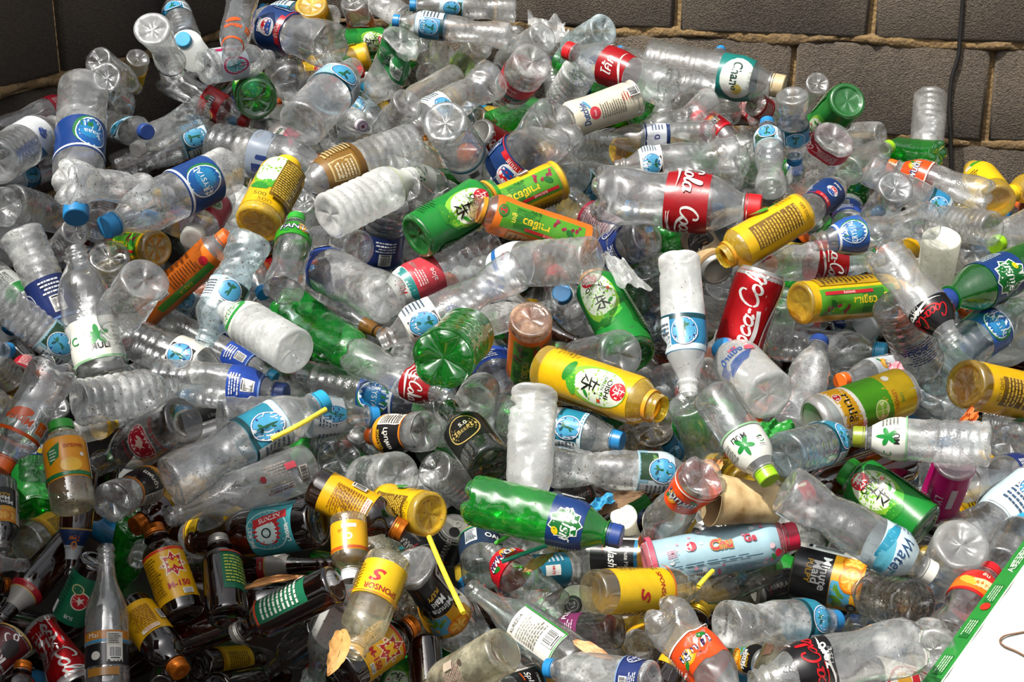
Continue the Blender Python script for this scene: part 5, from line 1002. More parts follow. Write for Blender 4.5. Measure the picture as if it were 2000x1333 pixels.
('I12','m',(-0.4374,1.7366,0.7263),(-0.4954,1.8354,0.809),0.0285,-15,'orangem','m150',0.12,0.66,0.06,'brown','brown tonic bottle with torn yellow label and red M badge',''),
('I16','m',(-0.5089,1.7472,0.7357),(-0.4249,1.6468,0.6974),0.0262,27,'orangem','yeltx',0.12,0.55,0.06,'brown','brown tonic bottle with orange cap pointing down and yellow label scrap',''),
('J1','d',(-0.2656,1.8397,0.8147),(-0.461,1.8951,0.7523),0.0352,-68,'-','teal',0.12,0.45,0.06,'brown','brown beer bottle with teal and red label and dark base',''),
('J3','t',(-0.1089,1.7982,0.8465),(-0.1909,1.8846,0.8207),0.0310,-63,'-','teaYb',0.1,0.84,0.06,'yellow','amber tea bottle with starred base beside the open drink can',''),
('J5','m',(-0.2144,1.7474,0.869),(-0.2058,1.6809,0.8107),0.0239,0,'whitecv','cvit',0.15,0.6,0.06,'straw','pale vitamin drink bottle with lettered white cap',''),
('J8','j',(-0.1295,1.7186,0.8131),(-0.0701,1.7737,0.6764),0.0356,108,'-','mmd',0.05,0.8,0.5,'clear','squashed bottle with black orange juice label beside a yellow straw',''),
('J10','j',(-0.0411,1.8827,0.7063),(-0.0504,1.9845,0.7325),0.0314,-5,'-','jarl',0.35,0.75,0.06,'gclear','greenish glass jar bottle with pressed base',''),
('J16','d',(-0.1186,1.7214,0.7018),(-0.1016,1.6231,0.6163),0.0235,5,'-','-',0.15,0.5,0.06,'brown','dark brown bottle standing neck down in the lowest row',''),
('J17','s',(-0.207,1.7177,0.7719),(-0.279,1.7622,0.6024),0.0324,-111,'whitec','wplain',0.05,0.42,0.06,'gclear','blue green glass wine bottle with blank white label',''),
('K2','c',(0.2596,1.8013,0.9065),(0.1925,1.8882,0.7542),0.0332,-112,'orange','fanO',0.1,0.36,0.3,'clear','dirty clear soda bottle with orange label and orange cap',''),
('K4','j',(0.105,1.9364,0.7112),(0.2539,1.8982,0.7259),0.0297,62,'-','splash',0.1,0.7,0.06,'clear','square clear juice bottle with black label and orange slices',''),
('K7','c',(0.0591,1.7691,0.7143),(-0.0327,1.8771,0.7504),0.0327,-42,'-','fanR',0.6,0.85,0.3,'clear','dirty dented soda bottle with red label below the green dotted bottle',''),
('K9','p',(0.1,1.9037,0.6508),(0.0833,1.7988,0.7081),0.0261,-72,'blackw','-',0.35,0.6,0.06,'milk','milky bottle whose black cap with white ring faces out',''),
('K10','j',(0.1368,1.6897,0.7341),(0.0516,1.7387,0.6976),0.0257,-65,'-','purplel',0.45,0.85,0.06,'smoke','clear glass bottle with purple label and shiny base',''),
('L4','j',(0.4174,1.9526,0.6795),(0.5732,1.8885,0.6679),0.0405,61,'-','mmd',0.02,0.62,0.2,'straw','wide orange juice bottle with black label and barcode',''),
('L12','w',(0.6482,1.9001,0.6384),(0.6232,2.016,0.6421),0.0268,-42,'-','cryN',0.4,0.75,0.06,'clear','clear water bottle with blue label near the script label bottle and lower green tea bottle',''),
('L13','z',(0.6683,1.9673,0.716),(0.8573,2.1154,0.7682),0.0382,39,'-','cwhite',0.3,0.7,0.06,'clear',"clear bottle with white text label at the frame's sunlit edge",''),
('16','w',(-0.5483,2.6395,1.3056),(-0.4418,2.74,1.3074),0.0314,79,'-','nept',0.15,0.55,0.06,'clear','clear bottle with magenta and teal badge label near the top',''),
('39','rr',(-0.116,2.5244,1.2321),(-0.0557,2.8173,1.0513),0.0394,143,'cyan','wtxt',0.42,0.62,0.06,'clear','ringed dirty bottle with teal cap and white barcode label',''),
('60','c',(0.3,2.764,1.2427),(0.1056,2.9097,1.2939),0.0400,-72,'red','coket',0.38,0.62,0.06,'clear','clear cola bottle with red label and red cap below the grey wall',''),
('65','y',(0.2304,2.7271,1.2362),(0.079,2.667,1.1953),0.0347,-72,'-','dutch',0.03,0.86,0.06,'clear','cream sleeved milk bottle with red badge and fine print',''),
('66b','c',(0.0881,2.585,1.2269),(-0.0523,2.6802,1.0493),0.0537,-106,'-','pep',0.42,0.66,0.06,'clear','large cola bottle with navy and red label beside the ringed dirty bottle',''),
('83','z',(0.5044,2.6604,1.2543),(0.5269,2.7151,1.1158),0.0300,166,'blue','cblue',0.42,0.66,0.06,'clear','upended water bottle with blue cap standing in the heap by the grey wall',''),
('86','z',(0.4561,2.5471,1.1054),(0.4682,2.7007,1.1978),0.0276,-8,'blue','cgreen',0.58,0.8,0.06,'clear','upright water bottle with blue cap and round badge near the grey wall',''),
('A1','c',(-0.6729,2.1602,1.2166),(-0.5411,2.2788,1.1626),0.0377,84,'-','-',0.5,0.68,0.5,'clear','large crumpled clear bottle crossing an upended bottle with blue cap',''),
('A2','w',(-0.476,2.4491,1.1674),(-0.636,2.2378,1.123),0.0407,-65,'blue','cryB',0.18,0.46,0.06,'clear','large clear water bottle with navy oval label lettered along its girth',''),
('A11','j',(-0.511,2.5029,1.1048),(-0.5262,2.347,1.0715),0.0346,-33,'white','daisy',0.2,0.7,0.06,'clear','pink drink bottle with white cap and green leaf badge',''),
('A13','t',(-0.605,2.2984,0.9602),(-0.4565,2.312,1.0902),0.0275,82,'orange','teaO',0.03,0.82,0.06,'clear','orange tea bottle with orange cap and barcode slanting upwards',''),
('A15','w',(-0.5806,1.9788,0.9709),(-0.6417,2.0994,1.1314),0.0364,-10,'-','mint',0.1,0.42,0.25,'clear','dirty clear bottle with white label and green leaf star',''),
('B3','rr',(-0.3025,2.3595,1.1081),(-0.1684,2.4876,1.1457),0.0404,65,'-','wpale',0.72,0.92,0.06,'frost','frosted ringed bottle with star base and pale label end',''),
('B9','w',(-0.0295,2.4213,1.041),(-0.2262,2.3041,0.9778),0.0392,-64,'-','minr',0.5,0.86,0.06,'clear','ribbed bottle with red and teal fruit label in the middle',''),
('B11','s',(-0.1066,2.2403,0.9507),(0.0738,2.3067,0.9752),0.0257,68,'-','-',0.1,0.45,0.06,'clear','open clear glass bottle pointing towards a blue cap',''),
('B13','g',(-0.3795,2.3464,0.9654),(-0.2162,2.207,0.8959),0.0384,50,'-','-',0.53,0.72,0.6,'green','bright green crushed soda bottle in the middle of the heap',''),
('C2','t',(0.0843,2.542,1.127),(-0.0616,2.4701,1.0771),0.0364,-67,'-','teaYG',0.03,0.8,0.06,'yellow','yellow tea bottle with grape picture behind the orange tea bottle',''),
('C6','w',(0.241,2.5137,1.0308),(0.1409,2.608,0.9522),0.0368,-94,'-','navyl',0.3,0.6,0.06,'clear','clear bottle with dewy base raised and navy label beneath the big cola bottle',''),
('C8','k',(0.3473,2.3946,1.0039),(0.3211,2.5076,1.0344),0.0299,-34,'-','nesc',0.04,0.96,0.06,'clear','tan coffee can with black oval beneath the big cola bottle',''),
('C15','t',(0.1926,2.1961,0.9219),(0.1299,2.3667,1.0082),0.0383,-38,'-','teaG',0.06,0.86,0.06,'green','green tea bottle with white panel and red dot near the blue cap',''),
('C18','t',(0.0289,2.1374,1.009),(0.0233,2.2439,0.8638),0.0338,-174,'-','teaO2',0.1,0.84,0.06,'orange','upended orange tea bottle with green panel beside brown glass necks',''),
('D11','rr',(0.8437,2.513,1.044),(0.7555,2.6505,1.025),0.0322,-76,'-','-',0.4,0.62,0.06,'clear','ringed bottle with bluish base beside the twisted bottle',''),
('D14','p',(0.755,2.5122,1.0312),(0.7632,2.5713,0.8744),0.0340,-169,'-','cblue',0.66,0.86,0.06,'milk','yellowish white milky bottle standing by the black label bottle',''),
('D15','c',(0.3857,2.4783,0.989),(0.6588,2.5418,0.9753),0.0407,73,'-','coke',0.52,0.72,0.35,'clear','crumpled cola bottle with dark red label lying level above a yellow tea bottle',''),
('D17','p',(0.4522,2.3593,0.9701),(0.4555,2.4173,0.8479),0.0279,-170,'-','-',0.35,0.6,0.06,'clear','clear bottle with glittering star base beside the bright red cola can',''),
('E2','rr',(-0.5933,1.8731,0.978),(-0.4767,1.9607,0.9655),0.0342,69,'-','-',0.4,0.62,0.06,'clear','ribbed clear bottle with deep blue star base',''),
('E3','w',(-0.554,2.1447,0.903),(-0.343,2.097,0.9009),0.0362,66,'navy','bluel',0.6,0.84,0.15,'clear','speckled bottle with bright blue label and navy cap',''),
('E5','w',(-0.6256,2.2523,0.9403),(-0.4418,2.1695,0.8992),0.0358,59,'-','cblack',0.5,0.74,0.06,'clear','clear bottle with black label and oval blue badge above a speckled bottle',''),
('E8','s',(-0.4404,1.8449,0.9658),(-0.5993,1.924,0.8546),0.0334,-89,'-','singha',0.1,0.5,0.06,'smoke','clear soda glass bottle with red oval emblem',''),
('E11b','w',(-0.433,2.0236,0.8914),(-0.2069,2.1121,0.8573),0.0325,69,'blue','cwhite',0.55,0.76,0.06,'clear','clear bottle with blue cap and white text label behind the teal label bottle',''),
('F3','c',(-0.2532,2.1907,0.9308),(-0.0929,2.0807,0.9033),0.0332,59,'-','coke',0.62,0.85,0.25,'clear','dewy crumpled cola bottle with red label end below the green crushed bottle',''),
('F6','p',(-0.0577,2.0932,0.8856),(-0.0454,2.2257,0.8666),0.0321,24,'-','-',0.35,0.6,0.06,'clear','grey bottle base with dewdrops beside the huge green base',''),
('F10','c',(-0.2636,2.0744,0.7975),(-0.2915,2.1986,0.7687),0.0347,-23,'-','-',0.5,0.68,0.06,'clear','misty round bottle base beside the standing dark glass',''),
('F12','rr',(-0.1157,2.0098,0.8172),(-0.0481,2.0961,0.7155),0.0297,104,'-','-',0.4,0.62,0.06,'clear','bottle with spoked silver base and fine rings',''),
('G4','p',(0.331,2.293,0.8535),(0.2253,2.3823,0.8025),0.0329,-78,'-','-',0.35,0.6,0.06,'clear','clear bottle with swirled base beside the frosted blue print bottle',''),
('G7','c',(0.2096,2.0123,0.8864),(0.1741,2.1479,0.7842),0.0336,-120,'-','-',0.5,0.68,0.3,'amber','smoky crumpled bottle base with petal bumps',''),
('G10','p',(0.2675,2.0995,0.8872),(0.3189,2.145,0.7455),0.0335,127,'-','-',0.35,0.6,0.3,'clear','dirty clear bottle with dry leaf at its lower end',''),
('H4','w',(0.7106,2.4201,0.8202),(0.533,2.247,0.8626),0.0285,-66,'orange','fanw',0.4,0.7,0.4,'clear','clear bottle with orange cap behind the lime drink can',''),
('H13','d',(0.6092,2.0984,0.7891),(0.3764,1.9683,0.7744),0.0348,-56,'-','neckred',0.72,0.8,0.06,'brown','large brown beer bottle with open neck behind a green tea bottle',''),
('H24','rr',(0.8184,2.3739,0.7457),(0.9136,2.3225,0.7533),0.0255,69,'-','-',0.4,0.62,0.06,'clear','plain clear ringed bottle between the olive capped bottle and the big dotted green bottle',''),
('I3','s',(-0.762,1.7701,0.7927),(-0.6223,1.6867,0.8304),0.0201,63,'-','-',0.1,0.45,0.06,'clear',"clear glass neck entering at the frame's shadowed edge",''),
('I5','d',(-0.5898,1.8537,0.8896),(-0.5969,1.7776,0.7629),0.0223,-21,'-','tiger',0.56,0.84,0.06,'brown','brown beer bottle with blue and silver neck label upside down',''),
('I7','m',(-0.5523,1.758,0.7992),(-0.6185,1.742,0.6702),0.0247,-80,'silver','greenred',0.12,0.62,0.06,'brown','brown tonic bottle with green and red label and silver cap',''),
('I9','k',(-0.6244,1.7162,0.7228),(-0.5609,1.645,0.6748),0.0294,22,'-','cokecan',0.04,0.96,0.5,'clear','crushed bright red cola can in the shaded corner',''),
('I10','k',(-0.6682,1.6252,0.7142),(-0.642,1.6761,0.7317),0.0262,45,'-','maroonc',0.04,0.96,0.06,'clear','maroon drink can with gold rim in the shaded corner',''),
('I21','p',(-0.4833,2.0274,0.6887),(-0.4006,1.9494,0.7689),0.0314,97,'yellow','yel',0.2,0.5,0.06,'clear','clear bottle with yellow cap facing out over brown glass',''),
('J4','k',(-0.1037,2.0279,0.6621),(-0.0831,2.0001,0.7245),0.0280,130,'-','blackcan',0.04,0.96,0.06,'clear','black drink can with its opened top towards the viewer',''),
('J6','t',(-0.1237,1.9184,0.6619),(-0.2286,2.0039,0.7071),0.0320,-44,'-','dotl',0.15,0.6,0.06,'straw','clear bottle with open neck and orange ring near the open can',''),
('J12','c',(-0.0728,1.8037,0.6517),(-0.0833,1.9303,0.6337),0.0294,-5,'-','-',0.5,0.68,0.06,'clear','clear bottle base with magenta streak',''),
('J13','c',(-0.1348,1.7816,0.6917),(-0.148,1.8912,0.6731),0.0296,-6,'-','-',0.5,0.68,0.4,'amber','crushed smoky soda bottle between the pale yellow label bottle and the spirit bottle',''),
('J19','s',(-0.2606,1.7938,0.674),(-0.35,1.8494,0.5696),0.0268,-92,'-','-',0.1,0.45,0.06,'smoke','plain smoky glass bottle between the pale yellow label bottle and the white metal capped bottle',''),
('J21','t',(-0.1422,1.7434,0.6565),(-0.1665,1.6351,0.639),0.0217,-21,'-','teaG',0.1,0.8,0.06,'frost','frosted tea bottle with green label between the pale yellow label bottle and the spirit bottle',''),
('K8','w',(0.1111,1.9856,0.6649),(-0.0112,1.9146,0.6919),0.0265,-63,'-','nestea',0.3,0.75,0.06,'clear','clear water bottle with printed label between the lower green dotted bottle and the spirit bottle',''),
('K13','m',(0.1907,1.6725,0.6529),(0.2597,1.7792,0.7179),0.0288,64,'gold','m150',0.2,0.65,0.06,'brown','brown tonic bottle with gold cap and yellow label in the lowest row',''),
('K16','j',(-0.0263,1.6338,0.6707),(0.0592,1.7411,0.6307),0.0250,57,'-','splash',0.2,0.75,0.06,'clear','juice bottle with black label at the very bottom',''),
('K17','k',(0.3317,1.9312,0.778),(0.267,1.8917,0.7622),0.0198,-51,'-','blackwh',0.04,0.96,0.06,'clear','black and white drink can behind the pink sleeved bottle',''),
('K18','s',(0.3912,1.994,0.6603),(0.2372,1.831,0.6862),0.0246,-51,'-','-',0.1,0.45,0.06,'smoke','plain smoky glass bottle between the pink sleeved bottle and the flattened orange soda bottle',''),
('L5','k',(0.3707,2.0005,0.6145),(0.4357,2.0241,0.619),0.0228,56,'-','blackcan',0.04,0.96,0.06,'clear','drink can with black print near the pink sleeved bottle and black and red label bottle',''),
('L7','j',(0.4964,1.8667,0.6159),(0.5343,1.9747,0.6098),0.0212,8,'-','wtxt',0.3,0.7,0.06,'gclear','greenish glass juice bottle with white label near the script label bottle and pink sleeved bottle',''),
('L18','j',(0.3275,1.6319,0.6796),(0.3788,1.7579,0.686),0.0284,15,'-','faint',0.2,0.6,0.06,'straw','pale juice bottle with faint label near the flattened orange soda bottle and pink sleeved bottle',''),
('3','p',(-0.6151,2.5639,1.3854),(-0.6086,2.6989,1.2863),0.0334,148,'-','navyband',0.72,0.82,0.5,'frost','dirty squashed bottle with dark green band below the dark block wall',''),
('6','w',(-0.7244,2.5059,1.297),(-0.6758,2.2268,1.1425),0.0415,-35,'blue','saaa',0.38,0.62,0.06,'clear','large upended water bottle with blue oval label and blue cap at its foot',''),
('15','t',(-0.4632,2.6797,1.2414),(-0.4941,2.8162,1.2409),0.0380,-16,'-','teaG',0.05,0.84,0.06,'green','green tea bottle showing its round frosted base high on the heap',''),
('21','c',(-0.3287,2.7832,1.3194),(-0.5245,2.9314,1.3499),0.0458,-72,'-','pep',0.42,0.68,0.06,'clear','large clear cola bottle with navy label near the top of the heap',''),
('31','p',(-0.3647,2.5401,1.2226),(-0.2894,2.7334,1.2917),0.0438,46,'-','cpale',0.5,0.7,0.06,'clear','large clear bottle with broad round base towards the viewer and pale blue label',''),
('40','rr',(-0.1765,2.6265,1.1703),(-0.3703,2.4632,1.1302),0.0403,-69,'-','gold',0.5,0.8,0.06,'clear','heavily ringed clear bottle with gold label',''),
('64','rr',(0.1327,2.9217,1.2501),(0.0857,3.0077,1.1498),0.0359,-133,'-','-',0.4,0.62,0.06,'clear','short ringed clear bottle standing over a green bottle',''),
('68','w',(0.3759,2.732,1.1663),(0.1613,2.7145,1.1624),0.0285,-78,'-','nblue',0.4,0.62,0.3,'clear','crumpled clear bottle with navy bordered white label',''),
('70','z',(0.4049,2.6107,1.1551),(0.1832,2.6025,1.1328),0.0330,-76,'-','cblack',0.62,0.8,0.2,'clear','pinched clear bottle with black and white label lying level',''),
('85','t',(0.6389,2.8107,1.2146),(0.6128,2.9742,1.1146),0.0362,-131,'-','teaG',0.03,0.8,0.06,'green','green tea bottle raised base up against the grey wall',''),
('88','w',(0.5937,2.6878,1.1701),(0.5429,2.8073,1.0161),0.0397,-130,'-','redp',0.06,0.2,0.3,'clear','crushed clear bottle with pink top label leaning over green bottles',''),
('94','c',(0.8906,2.6875,1.0572),(0.7234,2.7972,1.0906),0.0320,-64,'orange','fanO',0.58,0.85,0.06,'clear','orange soda bottle with orange cap at the edge of the heap',''),
('A6','w',(-0.7375,2.1499,1.1429),(-0.6481,2.0717,0.9769),0.0329,30,'-','navyl',0.42,0.75,0.06,'clear','big bottle with navy barcode label sloping down beside the wall',''),
('A9','w',(-0.6322,2.2348,1.0789),(-0.6645,2.3412,0.9401),0.0323,-178,'-','-',0.46,0.63,0.06,'clear','bottle showing a five spoked base beaded with droplets',''),
('A10','t',(-0.5695,2.2934,1.0734),(-0.6598,2.3748,1.0564),0.0293,-73,'-','teaYG',0.1,0.8,0.06,'yellow','yellow tea bottle with olive base towards the viewer by the orange bottle',''),
('A16','rr',(-0.7592,2.0343,1.0892),(-0.6194,2.0441,0.9614),0.0284,67,'-','cgreen',0.55,0.82,0.06,'clear','ringed bottle with round blue badge label below the navy barcode bottle',''),
('B5','rr',(-0.2134,2.5055,1.095),(-0.2413,2.5483,0.9416),0.0362,-148,'-','navyl',0.35,0.75,0.06,'clear','ringed bottle with navy barcode label standing beside the big green tea bottle',''),
('B6','rr',(-0.2548,2.3833,1.0468),(-0.3737,2.5326,1.0179),0.0317,-73,'-','-',0.4,0.62,0.06,'clear','shadowed ringed bottle with dark base towards the viewer',''),
('B12','s',(-0.348,2.3978,0.962),(-0.1982,2.2522,0.936),0.0263,55,'brownc','goldneck',0.72,0.9,0.06,'clear','glass bottle neck wrapped in gold foil beside the green crushed bottle',''),
('C3','s',(0.0354,2.4643,1.0192),(0.0735,2.661,1.0766),0.0265,18,'black','-',0.1,0.45,0.06,'clear','clear bottle with black cap poking up behind the orange tea bottle',''),
('C14','p',(0.0994,2.4357,0.915),(0.0818,2.3266,0.988),0.0346,-156,'blue','-',0.35,0.6,0.06,'clear','clear bottle with bright blue cap facing the viewer',''),
('C16','g',(0.2041,2.5855,0.9151),(0.2666,2.6317,0.7906),0.0304,117,'navy','spr2',0.4,0.68,0.06,'green','green soda bottle with navy cap behind a green tea bottle',''),
('C19','d',(-0.0128,2.3494,0.9464),(0.1141,2.2518,0.9256),0.0219,62,'-','-',0.15,0.5,0.06,'brown','brown glass bottle neck beside the upended orange tea bottle',''),
('C22','rr',(0.374,2.5066,0.9405),(0.3625,2.5719,0.8324),0.0324,-154,'-','-',0.4,0.62,0.3,'clear','ringed crushed bottle beside the bright red cola can',''),
('C23','p',(0.3735,2.5784,0.9174),(0.4625,2.692,0.9416),0.0314,47,'-','-',0.35,0.6,0.8,'clear','crushed clear bottle between the tan coffee can and the leaning red can',''),
('C26','z',(0.2373,2.5498,0.9556),(0.2693,2.5737,0.8097),0.0308,127,'-','-',0.52,0.7,0.6,'aqua','crinkled aqua bottle beside the tall frosted bottle',''),
('C27','p',(0.3926,2.6358,1.104),(0.4328,2.7571,1.1336),0.0294,21,'-','-',0.35,0.6,0.3,'clear','dented clear bottle between the big red cola bottle and the upended wall bottle',''),
('D2','c',(0.5063,2.5466,1.0534),(0.6262,2.7205,1.0812),0.0299,46,'-','pepn',0.3,0.66,0.06,'clear','clear bottle with navy fruit label beside the amber tea bottle',''),
('D5','z',(0.6697,2.5253,1.1174),(0.6644,2.6585,1.0061),0.0322,-145,'-','-',0.52,0.7,0.06,'clear','clear bottle with chevron ribs behind the crushed blue label bottle',''),
('D6','z',(0.6607,2.7124,1.1067),(0.8429,2.6706,1.0116),0.0305,79,'-','cblue',0.6,0.8,0.06,'clear','long clear bottle with small teal label sloping towards the edge',''),
('D7','rr',(0.8525,2.7699,1.0329),(0.7912,2.8771,1.0323),0.0270,-71,'-','-',0.4,0.62,0.06,'clear','short ringed bottle beside the orange soda bottle',''),
('D9','j',(0.9254,2.7449,1.0324),(0.9248,2.9183,1.0558),0.0350,-41,'-','yelc',0.2,0.95,0.06,'yellow','squashed yellow bottle at the foot of the grey wall',''),
('D9b','j',(1.1094,2.9395,1.0349),(0.9706,2.8248,1.0269),0.0285,-62,'yellow','yel',0.1,0.7,0.06,'yellow',"bottle showing only a bright yellow cap at the frame's edge",''),
('D12','p',(1.0434,2.7671,1.0063),(0.8686,2.5716,0.997),0.0353,-52,'lime','-',0.35,0.6,0.06,'clear','clear bottle with lime green cap facing out near the big green soda bottle',''),
('D20','p',(1.061,2.7683,0.8686),(0.9321,2.6879,0.8594),0.0237,-60,'green','-',0.35,0.6,0.06,'clear','bottle with small green cap below the big green soda bottle',''),
('D26','p',(0.7166,2.4121,0.8763),(0.7937,2.5313,0.8793),0.0244,38,'cyan','-',0.35,0.6,0.3,'clear','dented clear bottle with cyan cap near the black label bottle and big dotted green bottle',''),
('E4','w',(-0.586,2.3346,0.9424),(-0.3839,2.2438,0.8683),0.0252,57,'cyan','bluel',0.6,0.8,0.06,'clear','slim dewy bottle with aqua cap and blue label',''),
('E6','g',(-0.6968,1.9551,0.7685),(-0.7307,2.0739,0.843),0.0321,4,'-','spr2',0.6,0.8,0.06,'green','dark green soda bottle under the orange capped juice bottle',''),
('E9','j',(-0.5208,2.0372,0.834),(-0.4082,2.0757,0.8609),0.0216,66,'-','-',0.12,0.68,0.06,'smoke','plain smoky juice bottle between the teal badge bottle and the red oval soda bottle',''),
('F4','w',(-0.3514,2.2784,0.8475),(-0.0985,2.1628,0.8481),0.0388,65,'-','cryB',0.46,0.7,0.06,'clear','large clear bottle with navy oval label lying below the green crushed bottle',''),
('F4b','p',(-0.1068,2.0573,0.8419),(-0.1029,2.1673,0.888),0.0189,6,'-','ring',0.78,0.86,0.06,'clear','clear narrow neck with thin blue ring pointing up',''),
('F7','z',(0,2.1608,0.8139),(-0.0419,2.3799,0.8787),0.0371,-15,'-','bluel',0.62,0.86,0.06,'clear','shadowed clear bottle with blue barcode label beside upended orange tea',''),
('F16','j',(-0.2453,2.1772,0.7979),(-0.2276,2.2196,0.7538),0.0190,121,'-','-',0.12,0.68,0.06,'smoke','plain smoky juice bottle between the dark green beer bottle and the green crushed bottle',''),
('G17','k',(0.1113,2.0002,0.7823),(0.0631,1.9411,0.7895),0.0203,-55,'-','blackcan',0.04,0.96,0.06,'clear','crumpled black drink can beside a blue plastic scrap',''),
('H2','w',(0.4343,2.4781,0.8543),(0.6403,2.383,0.8607),0.0384,70,'cyan','-',0.46,0.63,0.35,'clear','long crushed clear bottle with blue cap behind the navy capped bottle',''),
('H6','p',(0.7892,2.4045,0.7522),(0.7151,2.5468,0.7695),0.0423,-57,'-','-',0.35,0.6,0.8,'clear','crushed clear bottle between the olive capped bottle and the lime drink can',''),
('H13b','d',(0.5873,2.173,0.8041),(0.4584,2.0592,0.8198),0.0215,-58,'-','emboss',0.1,0.5,0.06,'brown','brown beer bottle with raised lettering near the lime drink can and lower green tea bottle',''),
('H21','p',(0.5689,2.1166,0.6739),(0.5143,2.0555,0.7399),0.0216,-112,'blue','-',0.35,0.6,0.06,'clear','plain clear bottle with blue cap near the script label bottle and lower green tea bottle',''),
('I1','j',(-0.6792,1.8503,0.7718),(-0.6465,1.934,0.7626),0.0292,58,'-','yel',0.25,0.85,0.06,'gclear','greenish glass bottle base with fine knurled rim',''),
('I2','j',(-0.715,1.8842,0.8519),(-0.685,1.7768,0.8007),0.0218,-6,'-','mmd',0.2,0.7,0.06,'smoke','smoky juice bottle with black label near the orange capped juice bottle and crushed red can',''),
('I4','m',(-0.744,1.7644,0.7563),(-0.6961,1.8125,0.7316),0.0202,69,'orangem','-',0.15,0.66,0.06,'brown','plain brown tonic bottle with orange cap near the crushed red can and torn label tonic',''),
('I6','d',(-0.6149,1.848,0.7786),(-0.6781,1.7054,0.7316),0.0256,-44,'-','foil',0.6,0.8,0.06,'brown','brown beer bottle with red and silver neck foil in the shade',''),
('I13','m',(-0.4532,1.9707,0.8024),(-0.5278,1.8602,0.7963),0.0271,-56,'orangem','yeltx',0.1,0.6,0.06,'brown','brown bottle with orange cap lying behind the torn label tonic',''),
('I15','d',(-0.5163,2.0441,0.6311),(-0.2687,1.9893,0.6681),0.0258,63,'-','foil',0.55,0.72,0.06,'brown','brown beer bottle with neck foil near the teal beer bottle and white metal capped bottle',''),
('I17','d',(-0.4611,1.7792,0.669),(-0.2464,1.8074,0.7464),0.0310,63,'-','-',0.15,0.5,0.06,'brown','large plain brown bottle lying under the white capped one',''),
('I22','m',(-0.4576,1.6642,0.6662),(-0.4693,1.7362,0.6515),0.0150,14,'-','-',0.15,0.66,0.06,'brown','plain brown tonic bottle between the tall open glass bottle and the torn label tonic',''),
('K3','p',(0.1615,1.9318,0.7777),(0.1849,2.0063,0.6737),0.0212,155,'-','-',0.35,0.6,0.3,'milk','dented milky bottle between the level chevron bottle and the lower green dotted bottle',''),
('K11','j',(0.1721,1.7354,0.6799),(0.2125,1.8581,0.6854),0.0248,18,'-','yeltx',0.05,0.85,0.06,'clear','clear juice bottle with yellow label near the flattened orange soda bottle and pink sleeved bottle',''),
('K17b','j',(0.3272,2.031,0.7243),(0.3968,1.9688,0.7507),0.0207,68,'-','yel',0.1,0.85,0.06,'clear','clear juice bottle with yellow label near the pink sleeved bottle and lime capped white bottle',''),
('K23','j',(0.3483,1.7476,0.6443),(0.3167,1.8102,0.6212),0.0227,-61,'-','mmd',0.1,0.7,0.06,'clear','clear juice bottle with black label near the flattened orange soda bottle and pink sleeved bottle',''),
('L15','p',(0.4406,1.8992,0.5814),(0.4984,1.9577,0.5774),0.0191,43,'cyan','-',0.35,0.6,0.06,'clear','plain clear bottle with cyan cap near the script label bottle and flattened orange soda bottle',''),
('L19','p',(0.3475,1.8259,0.6282),(0.4215,1.9033,0.5979),0.0258,57,'-','-',0.35,0.6,0.5,'clear','crushed clear bottle between the black and red label bottle and the flattened orange soda bottle',''),
('2','p',(-0.5894,2.78,1.301),(-0.5875,2.6746,1.3507),0.0299,-145,'cyan','-',0.35,0.6,0.06,'white',"white bottle whose cyan cap faces out at the heap's top edge",''),
('3b','c',(-0.6626,2.8199,1.2597),(-0.4965,2.7679,1.1802),0.0300,87,'red','fanR',0.5,0.72,0.15,'clear','ribbed clear bottle with red strawberry soda label and red cap near the corner',''),
('9','w',(-0.8044,2.2653,1.2209),(-0.7763,2.4919,1.2335),0.0366,59,'white','lion',0.42,0.66,0.06,'clear','water bottle with white cap and small blue lion on white label',''),
('10','z',(-0.7398,2.6561,1.2069),(-0.6137,2.4692,1.226),0.0286,70,'navy','cpale',0.52,0.7,0.4,'clear','crushed pale blue water bottle with navy cap facing out',''),
('11','w',(-0.5718,2.6903,1.2197),(-0.6477,2.5137,1.1844),0.0290,-60,'white','-',0.46,0.63,0.4,'clear','crumpled dewy bottle with rusty white cap facing out',''),
('13','w',(-0.5462,2.6797,1.1556),(-0.3223,2.5786,1.1366),0.0434,72,'-','navyfade',0.38,0.56,0.2,'clear','large speckled bottle with faded navy label',''),
('14','j',(-0.3725,2.6688,1.1457),(-0.4808,2.7499,1.1838),0.0265,-60,'white','nata',0.15,0.6,0.06,'clear','small pink labelled bottle with white flip cap',''),
('22','t',(-0.3946,2.9621,1.3754),(-0.3887,3.0535,1.2797),0.0318,163,'-','teaYG',0.05,0.8,0.06,'yellow',"yellow tea bottle with green fruit panel standing at the heap's top",''),
('26','z',(-0.0051,2.9879,1.308),(-0.2381,3.0171,1.3362),0.0276,-81,'blue','cblue',0.55,0.8,0.06,'clear','clear water bottle with blue oval label lying along the top row',''),
('30','p',(-0.4223,2.8183,1.2435),(-0.4632,2.9782,1.2811),0.0379,-14,'-','-',0.35,0.6,0.06,'clear','clear bottle showing its star base just under the large navy cola bottle',''),
('32','p',(-0.2025,2.7558,1.3367),(-0.2755,2.8396,1.2091),0.0385,-130,'-','greenw',0.1,0.42,0.7,'clear','flattened clear bottle with green and white label end near the top',''),
('35','z',(-0.1856,2.6508,1.2414),(-0.2486,2.735,1.156),0.0300,-125,'-','-',0.52,0.7,0.2,'clear','dented clear pinched bottle between the gold label bottle and the broad based clear bottle',''),
('38','z',(-0.0343,2.8409,1.2522),(-0.1892,2.7101,1.1748),0.0404,-63,'-','cblack',0.6,0.78,0.35,'clear',"dirty pinched bottle with black and blue label near the heap's top",''),
